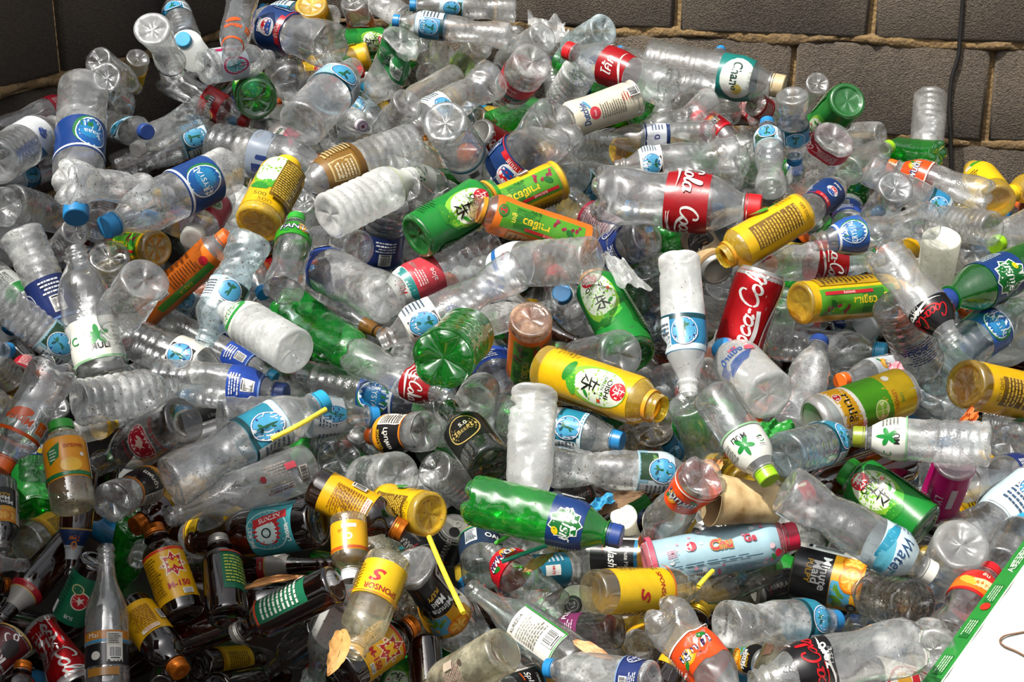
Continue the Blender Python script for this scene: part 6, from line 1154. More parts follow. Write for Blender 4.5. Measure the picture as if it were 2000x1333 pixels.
('42','w',(-0.2419,2.661,1.1122),(-0.1134,2.7856,1.0451),0.0346,90,'-','wgrn',0.1,0.6,0.06,'frost','frosted bottle with white label and green arc',''),
('49','p',(0.0632,2.9874,1.3081),(-0.0396,3.1109,1.2134),0.0324,-111,'navy','-',0.35,0.6,0.06,'clear','clear bottle with navy cap and bluish shine at the top row',''),
('56','p',(0.181,2.9495,1.3276),(0.0999,3.0664,1.2547),0.0339,-110,'-','-',0.35,0.6,0.4,'aqua','squashed greenish cup shaped bottle against the grey wall',''),
('59','w',(0.0412,2.8554,1.2829),(-0.0227,2.9752,1.1729),0.0413,-131,'-','minr',0.3,0.6,0.06,'clear','clear bottle with pink red label below the navy capped bottle',''),
('69','t',(0.1966,2.7614,1.1257),(0.3283,2.8402,1.117),0.0265,77,'-','teaY',0.05,0.8,0.06,'yellow','yellow tea bottle with amber base towards the viewer in the upper heap',''),
('71b','p',(0.3824,2.843,1.2045),(0.2475,2.7507,1.174),0.0321,-67,'-','-',0.35,0.6,0.7,'clear','crushed clear bottle near the teal crest bottle and upper red cola bottle',''),
('72','w',(0.2658,2.9541,1.2628),(0.5248,2.8557,1.2318),0.0480,79,'beige','chang',0.55,0.78,0.06,'clear','large water bottle with teal crest label and beige cap at the grey wall',''),
('74','p',(0.4228,2.8955,1.1691),(0.4328,3.019,1.2022),0.0297,-8,'-','-',0.35,0.6,0.8,'clear','crushed clear bottle between the teal crest bottle and the upended wall bottle',''),
('75','c',(0.4518,2.786,1.1122),(0.3594,2.8876,1.1717),0.0307,-60,'red','fanR',0.45,0.75,0.06,'clear','red soda label bottle with red cap below the large teal crest bottle',''),
('77','w',(0.0594,2.7295,1.13),(0.1757,2.831,1.013),0.0343,107,'-','cgreen',0.55,0.82,0.06,'clear','water bottle with round blue badge above the big lying cola bottle',''),
('90','p',(0.6362,2.7572,1.0891),(0.7394,2.8608,1.1145),0.0296,55,'lime','-',0.35,0.6,0.06,'clear','clear bottle with lime cap near the upended bottle at the wall',''),
('91','g',(0.8261,2.81,1.1117),(0.7374,2.9148,1.0983),0.0261,-79,'-','-',0.53,0.72,0.2,'green','dark green bottle lying at the foot of the grey wall',''),
('92','w',(0.8504,3.0038,1.1883),(0.8143,2.8695,1.0674),0.0338,1,'-','-',0.46,0.63,0.06,'clear','clear bottle standing upside down against the grey wall',''),
('97','g',(0.6694,2.849,1.0804),(0.6979,2.9424,0.9754),0.0328,174,'-','-',0.53,0.72,0.6,'green','crumpled bright green bottle below the lime capped bottle',''),
('A5','c',(-0.7682,2.2019,1.1663),(-0.9102,2.2887,1.1474),0.0311,-76,'-','-',0.5,0.68,0.06,'clear','plain clear soda bottle between the blue lion bottle and the upended blue oval bottle',''),
('A7','rr',(-0.6847,2.249,1.1149),(-0.7679,2.3411,1.0426),0.0230,-118,'-','-',0.4,0.62,0.3,'clear','dented clear ringed bottle between the navy barcode bottle and the leaf star bottle',''),
('A8','w',(-0.689,2.3803,1.0866),(-0.7185,2.5326,1.0925),0.0306,16,'-','-',0.46,0.63,0.06,'clear','plain clear water bottle between the upended blue oval bottle and the girth lettered water bottle',''),
('A17','w',(-0.781,1.9094,1.0299),(-0.7279,2.0196,1.0011),0.0239,76,'blue','-',0.46,0.63,0.06,'clear','bottle entering the frame with only its blue cap showing',''),
('A20','w',(-0.606,2.3626,0.9007),(-0.5059,2.4453,0.9955),0.0280,60,'blue','cgreen',0.35,0.6,0.06,'clear','water bottle with blue cap and round badge under the orange tea bottle',''),
('B4','w',(-0.1855,2.5584,1.1063),(-0.1293,2.6885,1.0176),0.0279,119,'-','-',0.46,0.63,0.2,'clear','dented clear water bottle between the big green tea bottle and the teal capped ringed bottle',''),
('B17','p',(-0.3646,2.5181,1.0917),(-0.3513,2.5921,0.991),0.0246,152,'-','-',0.35,0.6,0.06,'clear','plain clear bottle between the green capped soda bottle and the yellow capped tea bottle',''),
('C4','w',(0.1017,2.7285,1.0367),(0.2237,2.5983,0.9844),0.0342,58,'-','pinkw',0.35,0.75,0.4,'clear','crushed clear water bottle with pink label near the tan coffee can and cream milk bottle',''),
('C9','p',(0.3961,2.4971,1.0633),(0.3306,2.6306,0.9679),0.0294,-110,'-','cokz',0.3,0.7,0.06,'clear','clear bottle with black label between the tan coffee can and the amber tea bottle',''),
('C20','p',(0.1176,2.4833,0.9053),(0.1322,2.5286,0.8064),0.0266,160,'-','-',0.35,0.6,0.5,'clear','crushed clear bottle between the upended orange tea bottle and the red dot yellow tea',''),
('C25','p',(0.2439,2.586,0.9618),(0.2858,2.6488,0.9496),0.0188,71,'-','-',0.35,0.6,0.9,'clear','crushed clear bottle between the tan coffee can and the big red cola bottle',''),
('D4','w',(0.6236,2.6624,1.005),(0.6565,2.8262,1.0163),0.0312,-5,'-','bluel',0.1,0.5,0.06,'clear','clear water bottle with blue label near the twisted clear bottle and dark red cola bottle',''),
('D13','p',(0.8369,2.5896,0.9801),(0.9502,2.7638,0.951),0.0317,61,'-','-',0.35,0.6,0.06,'clear','plain clear bottle between the big dotted green bottle and the orange soda bottle',''),
('D28','p',(0.7424,2.5916,0.9523),(0.7546,2.6472,0.883),0.0208,-174,'orange','-',0.35,0.6,0.06,'clear','plain clear bottle with orange cap between the black label bottle and the twisted clear bottle',''),
('D30','p',(1.0638,2.8177,0.9823),(1.0377,2.946,0.9744),0.0266,-69,'orange','orgband',0.5,0.8,0.06,'clear','clear bottle with orange band between the big dotted green bottle and the orange soda bottle',''),
('E10','s',(-0.5,2.0849,0.8535),(-0.452,2.1827,0.8416),0.0199,63,'-','black',0.1,0.7,0.06,'smoke','smoky glass bottle with black label near the teal badge bottle and red oval soda bottle',''),
('E15','d',(-0.5965,1.9849,0.8411),(-0.6367,2.0447,0.7192),0.0230,-154,'-','leo',0.2,0.7,0.06,'brown','brown beer bottle with navy label near the black orange soda bottle and torn label tonic',''),
('E16','p',(-0.7691,1.9309,0.9604),(-0.7428,2.0345,0.9131),0.0199,88,'yellow','-',0.35,0.6,0.06,'clear','plain clear bottle with yellow cap near the orange capped juice bottle and navy barcode bottle',''),
('E17','w',(-0.7655,2.0267,0.9857),(-0.7421,2.0914,0.9074),0.0244,117,'-','gold',0.6,0.9,0.06,'clear','clear water bottle with gold band near the orange capped juice bottle and navy barcode bottle',''),
('E18','p',(-0.6808,2.1214,0.9583),(-0.6907,2.2483,0.9549),0.0248,35,'-','-',0.35,0.6,0.06,'clear','plain clear bottle between the leaf star bottle and the navy barcode bottle',''),
('E20','p',(-0.6713,2.0178,0.9127),(-0.723,2.1188,0.7973),0.0217,-161,'-','-',0.35,0.6,0.5,'clear','crushed clear bottle between the orange capped juice bottle and the deep blue base bottle',''),
('E22','s',(-0.6301,1.9511,0.8984),(-0.5801,2.052,0.8735),0.0173,70,'-','yel',0.5,0.8,0.06,'clear','clear glass bottle with yellow label near the deep blue base bottle and leaf star bottle',''),
('F21','p',(-0.1758,2.1902,0.931),(-0.1723,2.29,0.9134),0.0156,30,'-','-',0.35,0.6,0.06,'clear','plain clear bottle between the huge green base and the green crushed bottle',''),
('G11','p',(0.2272,2.1249,0.8294),(0.2741,2.1613,0.7513),0.0186,112,'-','cblue',0.1,0.8,0.06,'clear','clear bottle with blue label between the level chevron bottle and the lime capped white bottle',''),
('G14','j',(0.3642,2.12,0.7421),(0.3274,2.2204,0.7332),0.0239,-52,'-','yel',0.1,0.8,0.06,'yellow','yellow juice bottle with yellow label near the lime capped white bottle and pink sleeved bottle',''),
('H18','z',(0.6662,2.1056,0.7701),(0.6008,2.1803,0.7135),0.0211,-81,'-','cblue',0.5,0.8,0.06,'clear','clear pinched bottle with blue label near the lower green tea bottle and olive capped bottle',''),
('I19','p',(-0.5171,1.8214,0.765),(-0.5286,1.902,0.7503),0.0137,22,'-','-',0.35,0.6,0.06,'clear','plain clear bottle between the torn label tonic and the black orange soda bottle',''),
('I20','g',(-0.542,1.9296,0.7731),(-0.5955,1.9797,0.6315),0.0280,-136,'-','-',0.53,0.72,0.3,'green','dented green soda bottle between the torn label tonic and the black orange soda bottle',''),
('I25','d',(-0.4136,1.7766,0.5847),(-0.3381,1.9223,0.5159),0.0259,66,'-','-',0.15,0.5,0.06,'brown','plain brown beer bottle between the white metal capped bottle and the pale yellow label bottle',''),
('J22','k',(-0.1358,2.0579,0.6326),(-0.1673,2.1137,0.639),0.0291,-35,'-','blackcan',0.04,0.96,0.06,'clear','drink can with black print near the pale yellow label bottle and dark green beer bottle',''),
('L13b','j',(0.6653,2.0653,0.7088),(0.7898,2.1579,0.7033),0.0242,52,'-','yel',0.1,0.8,0.06,'clear','clear juice bottle with yellow label near the olive capped bottle and lower green tea bottle',''),
('1','w',(-0.615,2.8342,1.325),(-0.6668,2.9623,1.3872),0.0286,-17,'blue','cblue',0.46,0.63,0.06,'clear',"small water bottle with blue cap leaning on the dark wall at the heap's top",''),
('4','p',(-0.6841,2.7314,1.3088),(-0.7287,2.8042,1.2168),0.0219,-153,'-','yel',0.25,0.6,0.06,'clear','small bottle with yellow fruit label tucked under the dark wall',''),
('5','p',(-0.7313,2.6299,1.3198),(-0.6925,2.7371,1.2486),0.0268,117,'-','-',0.35,0.6,0.2,'clear','dented clear bottle between the white cyan-capped bottle and the upended blue oval bottle',''),
('7','p',(-0.6977,2.5563,1.3038),(-0.7044,2.7033,1.2143),0.0282,149,'-','-',0.35,0.6,0.8,'clear','crushed clear bottle between the upended blue oval bottle and the white cyan-capped bottle',''),
('8','c',(-0.8603,2.4392,1.2289),(-0.7616,2.5878,1.2625),0.0245,69,'-','redp',0.62,0.82,0.06,'clear','dusty clear bottle with red label lying against the dark wall',''),
('12','z',(-0.7409,2.7031,1.1021),(-0.524,2.7964,1.1743),0.0318,75,'blue','cblue',0.55,0.75,0.06,'clear','clear pinched bottle with blue label near the girth lettered water bottle and strawberry soda bottle',''),
('19','p',(-0.6144,2.85,1.2721),(-0.6365,2.9904,1.2894),0.0250,11,'-','-',0.35,0.6,0.06,'clear','plain clear bottle between the white cyan-capped bottle and the strawberry soda bottle',''),
('23','p',(-0.3256,3.1014,1.364),(-0.3073,3.1654,1.2732),0.0288,151,'-','orgband',0.4,0.7,0.06,'clear','short clear bottle with broad orange band beneath the shadowed corner',''),
('25','z',(0.0087,3.2192,1.33),(-0.2176,3.2098,1.342),0.0273,-83,'blue','cgreen',0.5,0.72,0.06,'clear','clear pinched bottle with badge label near the purple capped bottle and teal capped ringed bottle',''),
('27','t',(-0.355,3.0707,1.2822),(-0.2508,3.1236,1.2816),0.0275,81,'-','teaG',0.05,0.8,0.06,'green','green tea bottle with green label near the fruit panel tea bottle and gold label bottle',''),
('28','t',(-0.2896,3.0383,1.2634),(-0.4307,3.022,1.2308),0.0281,-81,'-','teaY',0.05,0.8,0.06,'yellow','yellow and green tea bottle wedged under the large navy cola bottle',''),
('29','c',(-0.4155,2.9336,1.2177),(-0.3032,3.0065,1.2356),0.0277,76,'red','fanR',0.4,0.75,0.06,'clear','red soda label bottle with red cap between two clear bottles near the top',''),
('33','w',(-0.3408,2.9174,1.2156),(-0.2342,2.8153,1.1426),0.0299,52,'-','cgreen',0.3,0.62,0.06,'clear','clear water bottle with badge label near the broad based clear bottle and gold label bottle',''),
('34','p',(-0.3337,2.8406,1.1831),(-0.2783,2.7433,1.1784),0.0253,59,'wpurp','-',0.35,0.6,0.06,'clear','small clear bottle with white cap printed in purple',''),
('36','p',(-0.1139,3.0052,1.2254),(-0.2208,2.8666,1.192),0.0274,-64,'-','-',0.35,0.6,0.2,'clear','dented clear bottle between the top row blue oval bottle and the teal capped ringed bottle',''),
('41','p',(-0.339,2.6952,1.1713),(-0.2474,2.7666,1.1236),0.0296,90,'-','-',0.35,0.6,0.5,'clear','crushed clear bottle between the gold label bottle and the broad based clear bottle',''),
('44','k',(-0.0623,2.7902,1.1579),(-0.008,2.8596,1.1086),0.0287,107,'-','cokecan',0.04,0.96,0.06,'clear','dark red cola can half buried above the navy striped cola bottle',''),
('47','p',(-0.1873,3.0473,1.2992),(-0.1203,3.1784,1.2116),0.0395,122,'-','-',0.35,0.6,0.9,'clear','crushed clear bottle between the top row blue oval bottle and the teal capped ringed bottle',''),
('48','p',(-0.0644,3.0363,1.2844),(-0.1232,3.109,1.2095),0.0285,-121,'-','limelab',0.6,0.9,0.06,'clear','clear bottle with lime green label end lying beside a pinched bottle',''),
('57','w',(0.1156,3.1309,1.2762),(0.0387,3.2087,1.1833),0.0348,-114,'-','maroon',0.3,0.55,0.06,'clear','clear water bottle with dark lettering between the purple capped bottle and the cream milk bottle',''),
('62','rr',(0.0933,3.0597,1.1629),(0.0834,3.1559,1.2338),0.0247,-10,'navy','-',0.4,0.62,0.06,'clear','small ringed bottle with navy cap beside the cream sleeved bottle',''),
('63','g',(0.2956,2.9858,1.1604),(0.0904,3.0976,1.2454),0.0462,-71,'-','spr',0.55,0.75,0.06,'green','long green soda bottle lying under the cream sleeved bottle',''),
('66','g',(-0.0466,2.9691,1.1335),(0.0822,3.0367,1.1631),0.0282,72,'purple','-',0.53,0.72,0.06,'green','dark green bottle with purple cap behind the navy striped cola bottle',''),
('67','rr',(0.1102,2.8136,1.1359),(0.2468,2.9301,1.0824),0.0332,89,'-','-',0.4,0.62,0.06,'clear','plain clear ringed bottle between the cream milk bottle and the upper red cola bottle',''),
('71','p',(0.3842,2.9914,1.2124),(0.2691,2.8831,1.1564),0.0295,-56,'-','-',0.35,0.6,0.5,'clear','crushed clear bottle between the teal crest bottle and the upper red cola bottle',''),
('76','p',(0.5135,2.9142,1.0829),(0.4697,3.0055,1.1185),0.0217,-50,'-','-',0.35,0.6,0.06,'clear','plain clear bottle between the upended wall bottle and the teal crest bottle',''),
('81','p',(0.4542,2.8668,1.107),(0.49,2.9396,1.0242),0.0296,151,'-','-',0.35,0.6,0.6,'clear','crushed clear bottle between the upended wall bottle and the amber tea bottle',''),
('84','p',(0.6008,2.9111,1.2298),(0.5873,3.0369,1.1376),0.0258,-144,'-','-',0.35,0.6,0.7,'clear','crushed clear bottle between the raised green tea bottle and the upended wall bottle',''),
('89','p',(0.7418,2.9413,1.1195),(0.6529,3.02,1.0898),0.0271,-84,'-','-',0.35,0.6,0.3,'clear','dented clear bottle between the raised green tea bottle and the upended wall bottle',''),
('93','p',(0.8222,2.9832,1.008),(0.7614,2.9134,1.0882),0.0260,-133,'blue','-',0.35,0.6,0.06,'clear','plain clear bottle with blue cap near the orange soda bottle and upside down wall bottle',''),
('96','t',(0.5308,2.8939,1.0459),(0.55,2.8096,1.0816),0.0251,108,'navy','teaG',0.05,0.84,0.06,'green','green tea bottle with green label between the upended wall bottle and the amber tea bottle',''),
('A3','p',(-0.7646,2.4415,1.1736),(-0.8436,2.3407,1.1678),0.0219,-73,'-','cblue',0.35,0.6,0.06,'clear','clear bottle with blue label between the blue lion bottle and the upended blue oval bottle',''),
('A4','w',(-0.7922,2.2781,1.1544),(-0.741,2.446,1.0791),0.0302,99,'-','-',0.46,0.63,0.3,'clear','dented clear water bottle between the upended blue oval bottle and the blue lion bottle',''),
('A12','rr',(-0.483,2.5221,1.0675),(-0.4948,2.6389,1.0841),0.0238,12,'-','-',0.4,0.62,0.06,'frost','plain frosted ringed bottle between the yellow capped tea bottle and the pink drink bottle',''),
('A18','w',(-0.8486,2.2658,1.0569),(-0.7281,2.1466,1.024),0.0240,43,'-','silvg',0.45,0.85,0.06,'clear','clear water bottle with silver label between the navy barcode bottle and the leaf star bottle',''),
('A23','p',(-0.4716,2.4787,1.015),(-0.4143,2.3544,0.9753),0.0253,24,'blue','-',0.35,0.6,0.06,'clear','plain clear bottle with blue cap near the open aqua necked bottle and pink drink bottle',''),
('B18','p',(-0.3341,2.6323,1.1143),(-0.3789,2.701,1.0586),0.0188,-125,'blue','-',0.35,0.6,0.06,'clear','plain clear bottle with blue cap near the gold label bottle and yellow capped tea bottle',''),
('B20','p',(-0.1913,2.6377,0.9659),(-0.1357,2.7082,0.9691),0.0220,64,'-','-',0.35,0.6,0.06,'clear','plain clear bottle between the red and teal fruit bottle and the big green tea bottle',''),
('B21','p',(-0.2315,2.5856,1.0025),(-0.2062,2.6239,0.9384),0.0197,127,'blue','-',0.35,0.6,0.06,'clear','plain clear bottle with blue cap near the bent blue barcode bottle and gold label bottle',''),
('C7','g',(0.2835,2.6078,1.0347),(0.3167,2.7433,0.8953),0.0307,165,'-','-',0.53,0.72,0.06,'green','plain green soda bottle between the tan coffee can and the big red cola bottle',''),
('D27','j',(0.8303,2.644,0.9412),(0.8345,2.7016,0.8673),0.0241,-159,'-','yel',0.1,0.8,0.06,'clear','clear juice bottle with yellow label near the big dotted green bottle and black label bottle',''),
('E25','rr',(-0.606,2.1962,0.887),(-0.5842,2.2934,0.8716),0.0208,63,'-','-',0.4,0.62,0.5,'clear','crushed clear ringed bottle between the deep blue base bottle and the red oval soda bottle',''),
('F17','p',(-0.2909,2.0939,0.7457),(-0.2495,2.1502,0.7206),0.0170,74,'red','-',0.35,0.6,0.06,'clear','plain clear bottle with red cap between the teal beer bottle and the teal badge bottle',''),
('G23','k',(0.093,2.5332,0.8225),(0.1324,2.5663,0.7822),0.0244,100,'-','cokecan',0.04,0.96,0.06,'clear','drink can with red print near the upended orange tea bottle and red dot yellow tea',''),
('I24','m',(-0.4464,1.8358,0.5884),(-0.3754,1.9245,0.5412),0.0240,67,'-','yel',0.2,0.7,0.06,'brown','brown tonic bottle with yellow label near the white metal capped bottle and torn label tonic',''),
('20','w',(-0.3737,3.1582,1.3222),(-0.5407,3.2654,1.3262),0.0262,-79,'blue','cblue',0.5,0.9,0.06,'clear','clear water bottle with blue label near the fruit panel tea bottle and magenta badge bottle',''),
('24','p',(-0.23,3.221,1.3136),(-0.3218,3.3047,1.3563),0.0277,-62,'-','-',0.35,0.6,0.3,'clear','dented clear bottle between the top row blue oval bottle and the fruit panel tea bottle',''),
('32b','g',(-0.2921,3.1502,1.2326),(-0.207,3.2672,1.2412),0.0385,73,'-','-',0.53,0.72,0.06,'green','plain green soda bottle near the top row blue oval bottle and broad based clear bottle',''),
('37','j',(-0.1133,3.0303,1.1833),(-0.2047,2.9101,1.1529),0.0258,-62,'-','yel',0.1,0.75,0.06,'clear','bottle with long yellow label lying under a pinched dirty bottle',''),
('43','p',(-0.1904,2.745,1.1382),(-0.1419,2.837,1.0731),0.0225,117,'-','-',0.35,0.6,0.06,'clear','plain clear bottle between the teal capped ringed bottle and the big green tea bottle',''),
('45','p',(-0.0789,3.0256,1.1377),(-0.0162,3.0944,1.0747),0.0278,109,'-','-',0.35,0.6,0.06,'amber','plain smoky bottle between the teal capped ringed bottle and the purple capped bottle',''),
('50','p',(-0.176,3.1529,1.2018),(-0.1682,3.2672,1.2189),0.0287,21,'-','-',0.35,0.6,0.06,'clear','plain clear bottle between the top row blue oval bottle and the teal capped ringed bottle',''),
('52','g',(-0.2471,3.1504,1.2967),(-0.1983,3.224,1.2665),0.0228,101,'-','-',0.53,0.72,0.06,'green','plain green soda bottle near the top row blue oval bottle and fruit panel tea bottle',''),
('53','w',(0.0267,3.1206,1.2534),(0,3.2215,1.2865),0.0304,-31,'-','-',0.46,0.63,0.4,'clear','crushed clear water bottle between the top row blue oval bottle and the purple capped bottle',''),
('61','p',(0.3033,3.0377,1.2281),(0.2281,3.1713,1.2529),0.0235,-62,'blue','-',0.35,0.6,0.06,'clear','plain clear bottle with blue cap near the upper red cola bottle and cream milk bottle',''),
('73','p',(0.4123,3.0291,1.2213),(0.4359,3.1201,1.263),0.0222,12,'blue','-',0.35,0.6,0.06,'clear','plain clear bottle with blue cap near the teal crest bottle and upper red cola bottle',''),
('82','c',(0.5239,3.008,1.1307),(0.4727,3.1025,1.1655),0.0318,-55,'-','redp',0.3,0.6,0.06,'clear','clear soda bottle with red label between the upended wall bottle and the teal crest bottle',''),
('87','p',(0.4739,2.9088,1.1919),(0.5484,2.9705,1.1384),0.0245,107,'-','redp',0.1,0.4,0.06,'clear','clear bottle with red label between the upended wall bottle and the raised green tea bottle',''),
('98','p',(0.5153,2.9767,1.1892),(0.5604,3.0445,1.1499),0.0219,120,'-','-',0.35,0.6,0.8,'clear','crushed clear bottle between the upended wall bottle and the raised green tea bottle',''),
('E19','p',(-0.7579,2.1096,0.921),(-0.7574,2.1866,0.9254),0.0175,39,'-','redp',0.2,0.8,0.06,'clear','clear bottle with red label between the orange capped juice bottle and the navy barcode bottle',''),
]
for row in ROWS: bottle(row)
# buried bottles past the ones that can be told apart: one object
rnd = random.Random(77); SV, SF, SC, SM = [], [], [], []; nv = 0
mats = [BODY['clear'], BODY['frost'], BODY['green'], BODY['brown'], BODY['yellow'], PRINT]
ns = 12; th = np.linspace(0, 2 * np.pi, ns, endpoint=False)
pf = np.array([(.0, .82), (.03, 1), (.2, 1), (.4, .97), (.62, 1), (.72, .85), (.82, .55), (.88, .42), (.99, .42), (1, .1)])
count = 0
RB = np.array([r[2] for r in ROWS]); RC = np.array([r[3] for r in ROWS]); RR = np.array([r[4] for r in ROWS]); RD = RC - RB; RL = (RD ** 2).sum(1)
def hits(P, R):
    t = np.clip(((P[:, None] - RB[None]) * RD[None]).sum(-1) / RL[None], 0, 1)
    return ((((P[:, None] - RB[None] - t[..., None] * RD[None]) ** 2).sum(-1)) < (RR[None] * 1.2) ** 2).any()
def core_z(X, Y): return heap_z(X, Y) - CORE + .03
while count < 2600:
    X = rnd.uniform(-1.1, 1.6); Y = rnd.uniform(1.25, 3.4)
    if not inside(np.array(X), np.array(Y), .06): continue
    count += 1
    zz = float(heap_z(np.array([X]), np.array([Y]))[0]) - rnd.uniform(BURY[0], BURY[1])
    R = rnd.uniform(.026, .036); Z = 6.6 * R
    ax = Vector((rnd.gauss(0, 1), rnd.gauss(0, 1), rnd.gauss(0, .55))).normalized(); x = ax.orthogonal().normalized(); y = ax.cross(x)
    M = np.array([x, y, ax])
    sq = rnd.uniform(.6, 1); pp = pf[:, 1] * R
    P = np.concatenate([np.stack([r * np.cos(th) * sq, r * np.sin(th), np.full(ns, (f - .5) * Z)], 1) for f, r in zip(pf[:, 0], pp)])
    P = P @ M + (X, Y, zz)
    if P[:, 2].min() < .02 or not inside(P[:, 0], P[:, 1], .01).all(): continue
    if (P[:, 2] < core_z(P[:, 0], P[:, 1])).any(): continue
    if hits(P[::2], R): continue
    f = grid_faces(len(pf), ns, nv); dark = X < -.1 and Y < 2.1
    u = rnd.random(); body = (0 if u < .5 else 1 if u < .64 else 2 if u < .73 else 4 if u < .8 else 3) if not dark else (3 if u < .85 else 0)
    SV.append(P); SF += f; lc = rnd.choice(['#2f7fb5', '#1d4487', '#c3121c', '#e9b41c', '#dfe4e6', '#1f8f2d', '#ef6a1c', '#dfe4e6', '#2f86b4'])
    cc = rnd.choice(['#2384c2', '#2384c2', '#e4e2da', '#1f3f86', '#cf161e', '#ef6a1c', '#25a0cc'])
    capped = rnd.random() < .5; labelled = rnd.random() < .55
    for i in range(len(pf) - 1):
        isl = i == 3 and labelled; isc = i >= 7 and capped
        SM += [5 if (isl or isc) else body] * ns
    C = np.tile(lin(lc), (len(P), 1)); C[7 * ns:] = lin(cc); SC.append(C); nv += len(P)
o = link('buried_bottles', mesh('buried_bottles', np.concatenate(SV), SF, np.concatenate(SC), True, SM), mats)
o['kind'] = 'stuff'; o['label'] = 'crushed bottles packed deep under the top layer of the heap'; o['category'] = 'bottle'
# ------------------------------------------------------------------ small things among the bottles
def straw(pts, r, rgb, label, ribs=False):
    p = spline(pts, 10); V, F = tube(p, r, 12, False)
    o = link('drinking_straw', mesh('drinking_straw', V, F), simple('straw_' + rgb[1:], rgb, .35, .5, .3)); props(o, label, 'straw')
def sheet(name, pts, m, label, cat, amp, seed, thick=.0008, nx=14, ny=10, fold=0.0):
    """a crumpled sheet through four world corners"""
    r = random.Random(seed); a, b, c, d = [np.array(p, float) for p in pts]
    nrm = np.cross(b - a, d - a); nrm /= np.linalg.norm(nrm); ph = [r.uniform(0, 6.3) for _ in range(8)]
    V = []
    for side in (0, 1):
        for j in range(ny + 1):
            for i in range(nx + 1):
                u, v = i / nx, j / ny
                p = a * (1 - u) * (1 - v) + b * u * (1 - v) + c * u * v + d * (1 - u) * v
                h = amp * (abs(((u * 3.1 + v * 1.7 + ph[0]) % 2) - 1) + .7 * abs(((u * 2.3 - v * 3.9 + ph[1]) % 2) - 1) + .35 * math.sin(u * 17 + v * 11 + ph[2])) + r.uniform(-.12, .12) * amp * (1 - side)
                h -= fold * (2 * v - 1) ** 2
                V.append(p + nrm * (h - side * thick) + (b - a) * .04 * math.sin(v * 9 + ph[3]) + (d - a) * .04 * math.sin(u * 8 + ph[4]))
    n = (nx + 1) * (ny + 1); V = np.array(V); V[n:] = V[:n] - nrm * thick
    F = grid_faces(ny + 1, nx + 1, 0, False) + [tuple(reversed(f)) for f in grid_faces(ny + 1, nx + 1, n, False)]
    me = mesh(name, V, F, None, True); me.set_sharp_from_angle(angle=math.radians(28))
    o = link(name, me, m); props(o, label, cat); return o
def dry_leaf(pts, width, rgb, label, curl, seed, up):
    """a curled dead leaf along a mid-rib: blade with pointed ends, rib as its own part"""
    p = spline(pts, 8); r = random.Random(seed); V = []; k = 7; upv = Vector(up).normalized()
    for i, q in enumerate(p):
        t = i / (len(p) - 1); w = width * max(.03, math.sin(math.pi * t ** .8)) * (1 + r.uniform(-.08, .08))
        tg = (p[min(i + 1, len(p) - 1)] - p[max(i - 1, 0)]).normalized(); sd = tg.cross(upv).normalized(); nr = sd.cross(tg)
        for j in range(k):
            a = (j / (k - 1) * 2 - 1); V.append(q + sd * (w * math.sin(a * curl) / curl) + nr * (w * (1 - math.cos(a * curl)) / curl + .002 * math.sin(i * 1.3 + j * 2)))
    m = simple('dead_leaf_' + rgb[1:], rgb, .7, .3, .25)
    o = link('dry_leaf', mesh('dry_leaf', [tuple(v) for v in V], grid_faces(len(p), k, 0, False)), m); props(o, label, 'leaf')
    V, F = tube([q + upv * -.0004 for q in p], [.0012 * (1 - .7 * i / len(p)) for i in range(len(p))], 6)
    link('midrib', mesh('midrib', V, F), m, o)
FILM = shell('crumpled_film', (.93, .95, .95), milk=.22, dirt=.15, crumple=.6, drops=.2)
for a in STRAWS: straw(*a)
for a in LEAVES: dry_leaf(*a)
SHM = dict(film=FILM, blue=simple('blue_scrap', '#2f86ae', .5, .5, .2), green=simple('green_wrapper', '#237a2c', .35, .5, .2), orange=simple('orange_scrap', '#d0682a', .5, .5, .3), pink=simple('pink_scrap', '#e08a94', .5, .5, .3))
for nm, pts, mk, label, cat, amp, seed in SHEETS: sheet(nm, pts, SHM[mk], label, cat, amp, seed)

# dirty paper cup lying on its side
def paper_cup(base, mouth, r0, r1):
    b, c = Vector(base), Vector(mouth); Z = (c - b).length; ns = 36; th = np.linspace(0, 2 * np.pi, ns, endpoint=False)
    root = D.objects.new('paper_cup', None); COL.objects.link(root); props(root, 'dirty beige paper cup lying beside the orange soda label', 'cup')
    pr = [(r0 * .93, .012), (r0, 0)] + [(r0 + (r1 - r0) * t, Z * t) for t in np.linspace(.02, 1, 14)] + [(r1 * 1.03, Z), (r1 * .985, Z * .99)] + [(r0 + (r1 - r0) * t - .001, Z * t) for t in np.linspace(.97, .05, 8)]
    V = np.concatenate([np.stack([r * np.cos(th) * (1 - .06 * math.sin(z * 40)), r * np.sin(th), np.full(ns, z)], 1) for r, z in pr])
    m, N, L, P, out = mat('stained_card')
    n = N.new('ShaderNodeTexNoise'); n.inputs['Scale'].default_value = 22; n.inputs['Detail'].default_value = 8; tc = N.new('ShaderNodeTexCoord'); L.new(tc.outputs['Object'], n.inputs['Vector'])
    r = N.new('ShaderNodeValToRGB'); r.color_ramp.elements[0].color = (*lin('#6b4d22'), 1); r.color_ramp.elements[1].color = (*lin('#a8926a'), 1); r.color_ramp.elements[0].position = .33; r.color_ramp.elements[1].position = .52
    L.new(n.outputs[0], r.inputs[0]); L.new(r.outputs[0], P.inputs['Base Color']); P.inputs['Roughness'].default_value = .7
    link('cup_wall', mesh('cup_wall', V, grid_faces(len(pr), ns)), m, root)
    V = np.concatenate([np.stack([r0 * a * np.cos(th), r0 * a * np.sin(th), np.full(ns, .012)], 1) for a in (.95, .05)])
    link('cup_base', mesh('cup_base', V, grid_faces(2, ns) + [tuple(range(ns, 2 * ns))]), m, root)
    place(root, base, mouth, 0)
paper_cup(*CUP)

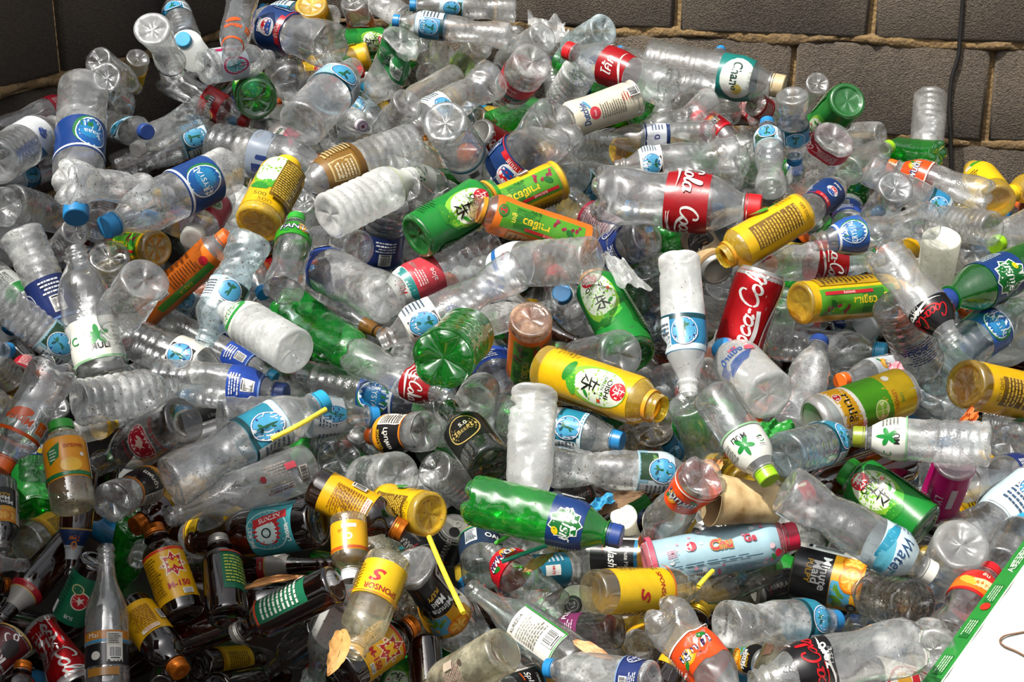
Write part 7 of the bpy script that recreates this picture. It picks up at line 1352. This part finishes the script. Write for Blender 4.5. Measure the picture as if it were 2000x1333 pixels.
# white board with a green printed edge, and the bent wire on it
def board(A, B, inward, thick):
    A, B, w = Vector(A), Vector(B), Vector(inward)
    root = D.objects.new('white_board', None); COL.objects.link(root); root.location = (A + B) / 2
    props(root, 'white board with green printed edge slanting across the sunlit corner', 'board')
    bpy.context.view_layer.update()
    inv = lambda p: Vector(p) - (A + B) / 2
    up = (B - A).cross(w).normalized(); up = up if up.z > 0 else -up
    n = 24; V = []
    for h in (0, -thick):
        for j in (0, 1):
            for i in range(n + 1): V.append(tuple(inv(A + (B - A) * (i / n) + w * j + up * (h + .0015 * math.sin(i * 2.1) * (1 - j)))))
    k = n + 1
    F = [(i, i + 1, k + i + 1, k + i) for i in range(n)] + [(2 * k + i + 1, 2 * k + i, 3 * k + i, 3 * k + i + 1) for i in range(n)] + [(i + 1, i, 2 * k + i, 2 * k + i + 1) for i in range(n)] + [(k + i, k + i + 1, 3 * k + i + 1, 3 * k + i) for i in range(n)] + [(0, k, 3 * k, 2 * k), (k - 1, 3 * k - 1, 4 * k - 1, 2 * k - 1)]
    C = np.tile(lin('#e9e6dd'), (len(V), 1))
    link('sheet', mesh('sheet', V, F, C, False), CAPM, root)
    # printed flap along the edge that faces the bottles
    side = -w.normalized(); L = (B - A).length; t = (B - A).normalized(); fd = (side * .93 - up * .36).normalized(); fn = t.cross(fd).normalized(); fn = fn if fn.z > 0 else -fn
    A2 = Art(); hh = .026
    A2.rect(L / 2, hh / 2, L, hh, '#2a8a36'); A2.rect(L / 2, hh * .05, L, hh * .08, '#e6efe2')
    for i in range(9):
        x = L * (.06 + .105 * i)
        A2.rect(x, hh * .55, .034, hh * .5, '#1f6f2c'); A2.lines(x, hh * .55, .03, hh * .5, 4, '#bfe0b8', seed=i)
    A2.ell(L * .52, hh * .5, hh * .26, hh * .26, '#c8321f'); A2.ell(L * .26, hh * .5, hh * .2, hh * .2, '#e9e9df'); A2.text(L * .36, hh * .5, hh * .5, 'GREEN TEA', '#eef5ea')
    Vs, Fs, Cs, nn = [], [], [], 0
    for q, (v, tt, c) in enumerate(A2.parts):
        Vs.append(np.array([tuple(inv(A + t * a + fd * (b - .001) + fn * (.000006 * q))) for a, b in v])); Fs += (tt + nn).tolist(); Cs.append(np.tile(c, (len(v), 1))); nn += len(v)
    Vb = [tuple(inv(A + t * a + fd * b - fn * .002)) for b in (0, hh) for a in (0, L)]
    link('flap', mesh('flap', Vb, [(0, 1, 3, 2)], np.tile(lin('#d8d2c2'), (4, 1)), False), CAPM, root)
    link('green_band', mesh('green_band', np.concatenate(Vs), Fs, np.concatenate(Cs), False), PRINT, root)
    return up
UP = board(*BOARD)
V, F = tube(spline(HOOK, 8), .0011, 8)
props(link('wire_hook', mesh('wire_hook', V, F), simple('rusty_wire', '#5a3a22', .5)), 'thin rusty bent wire lying on the white board', 'wire')
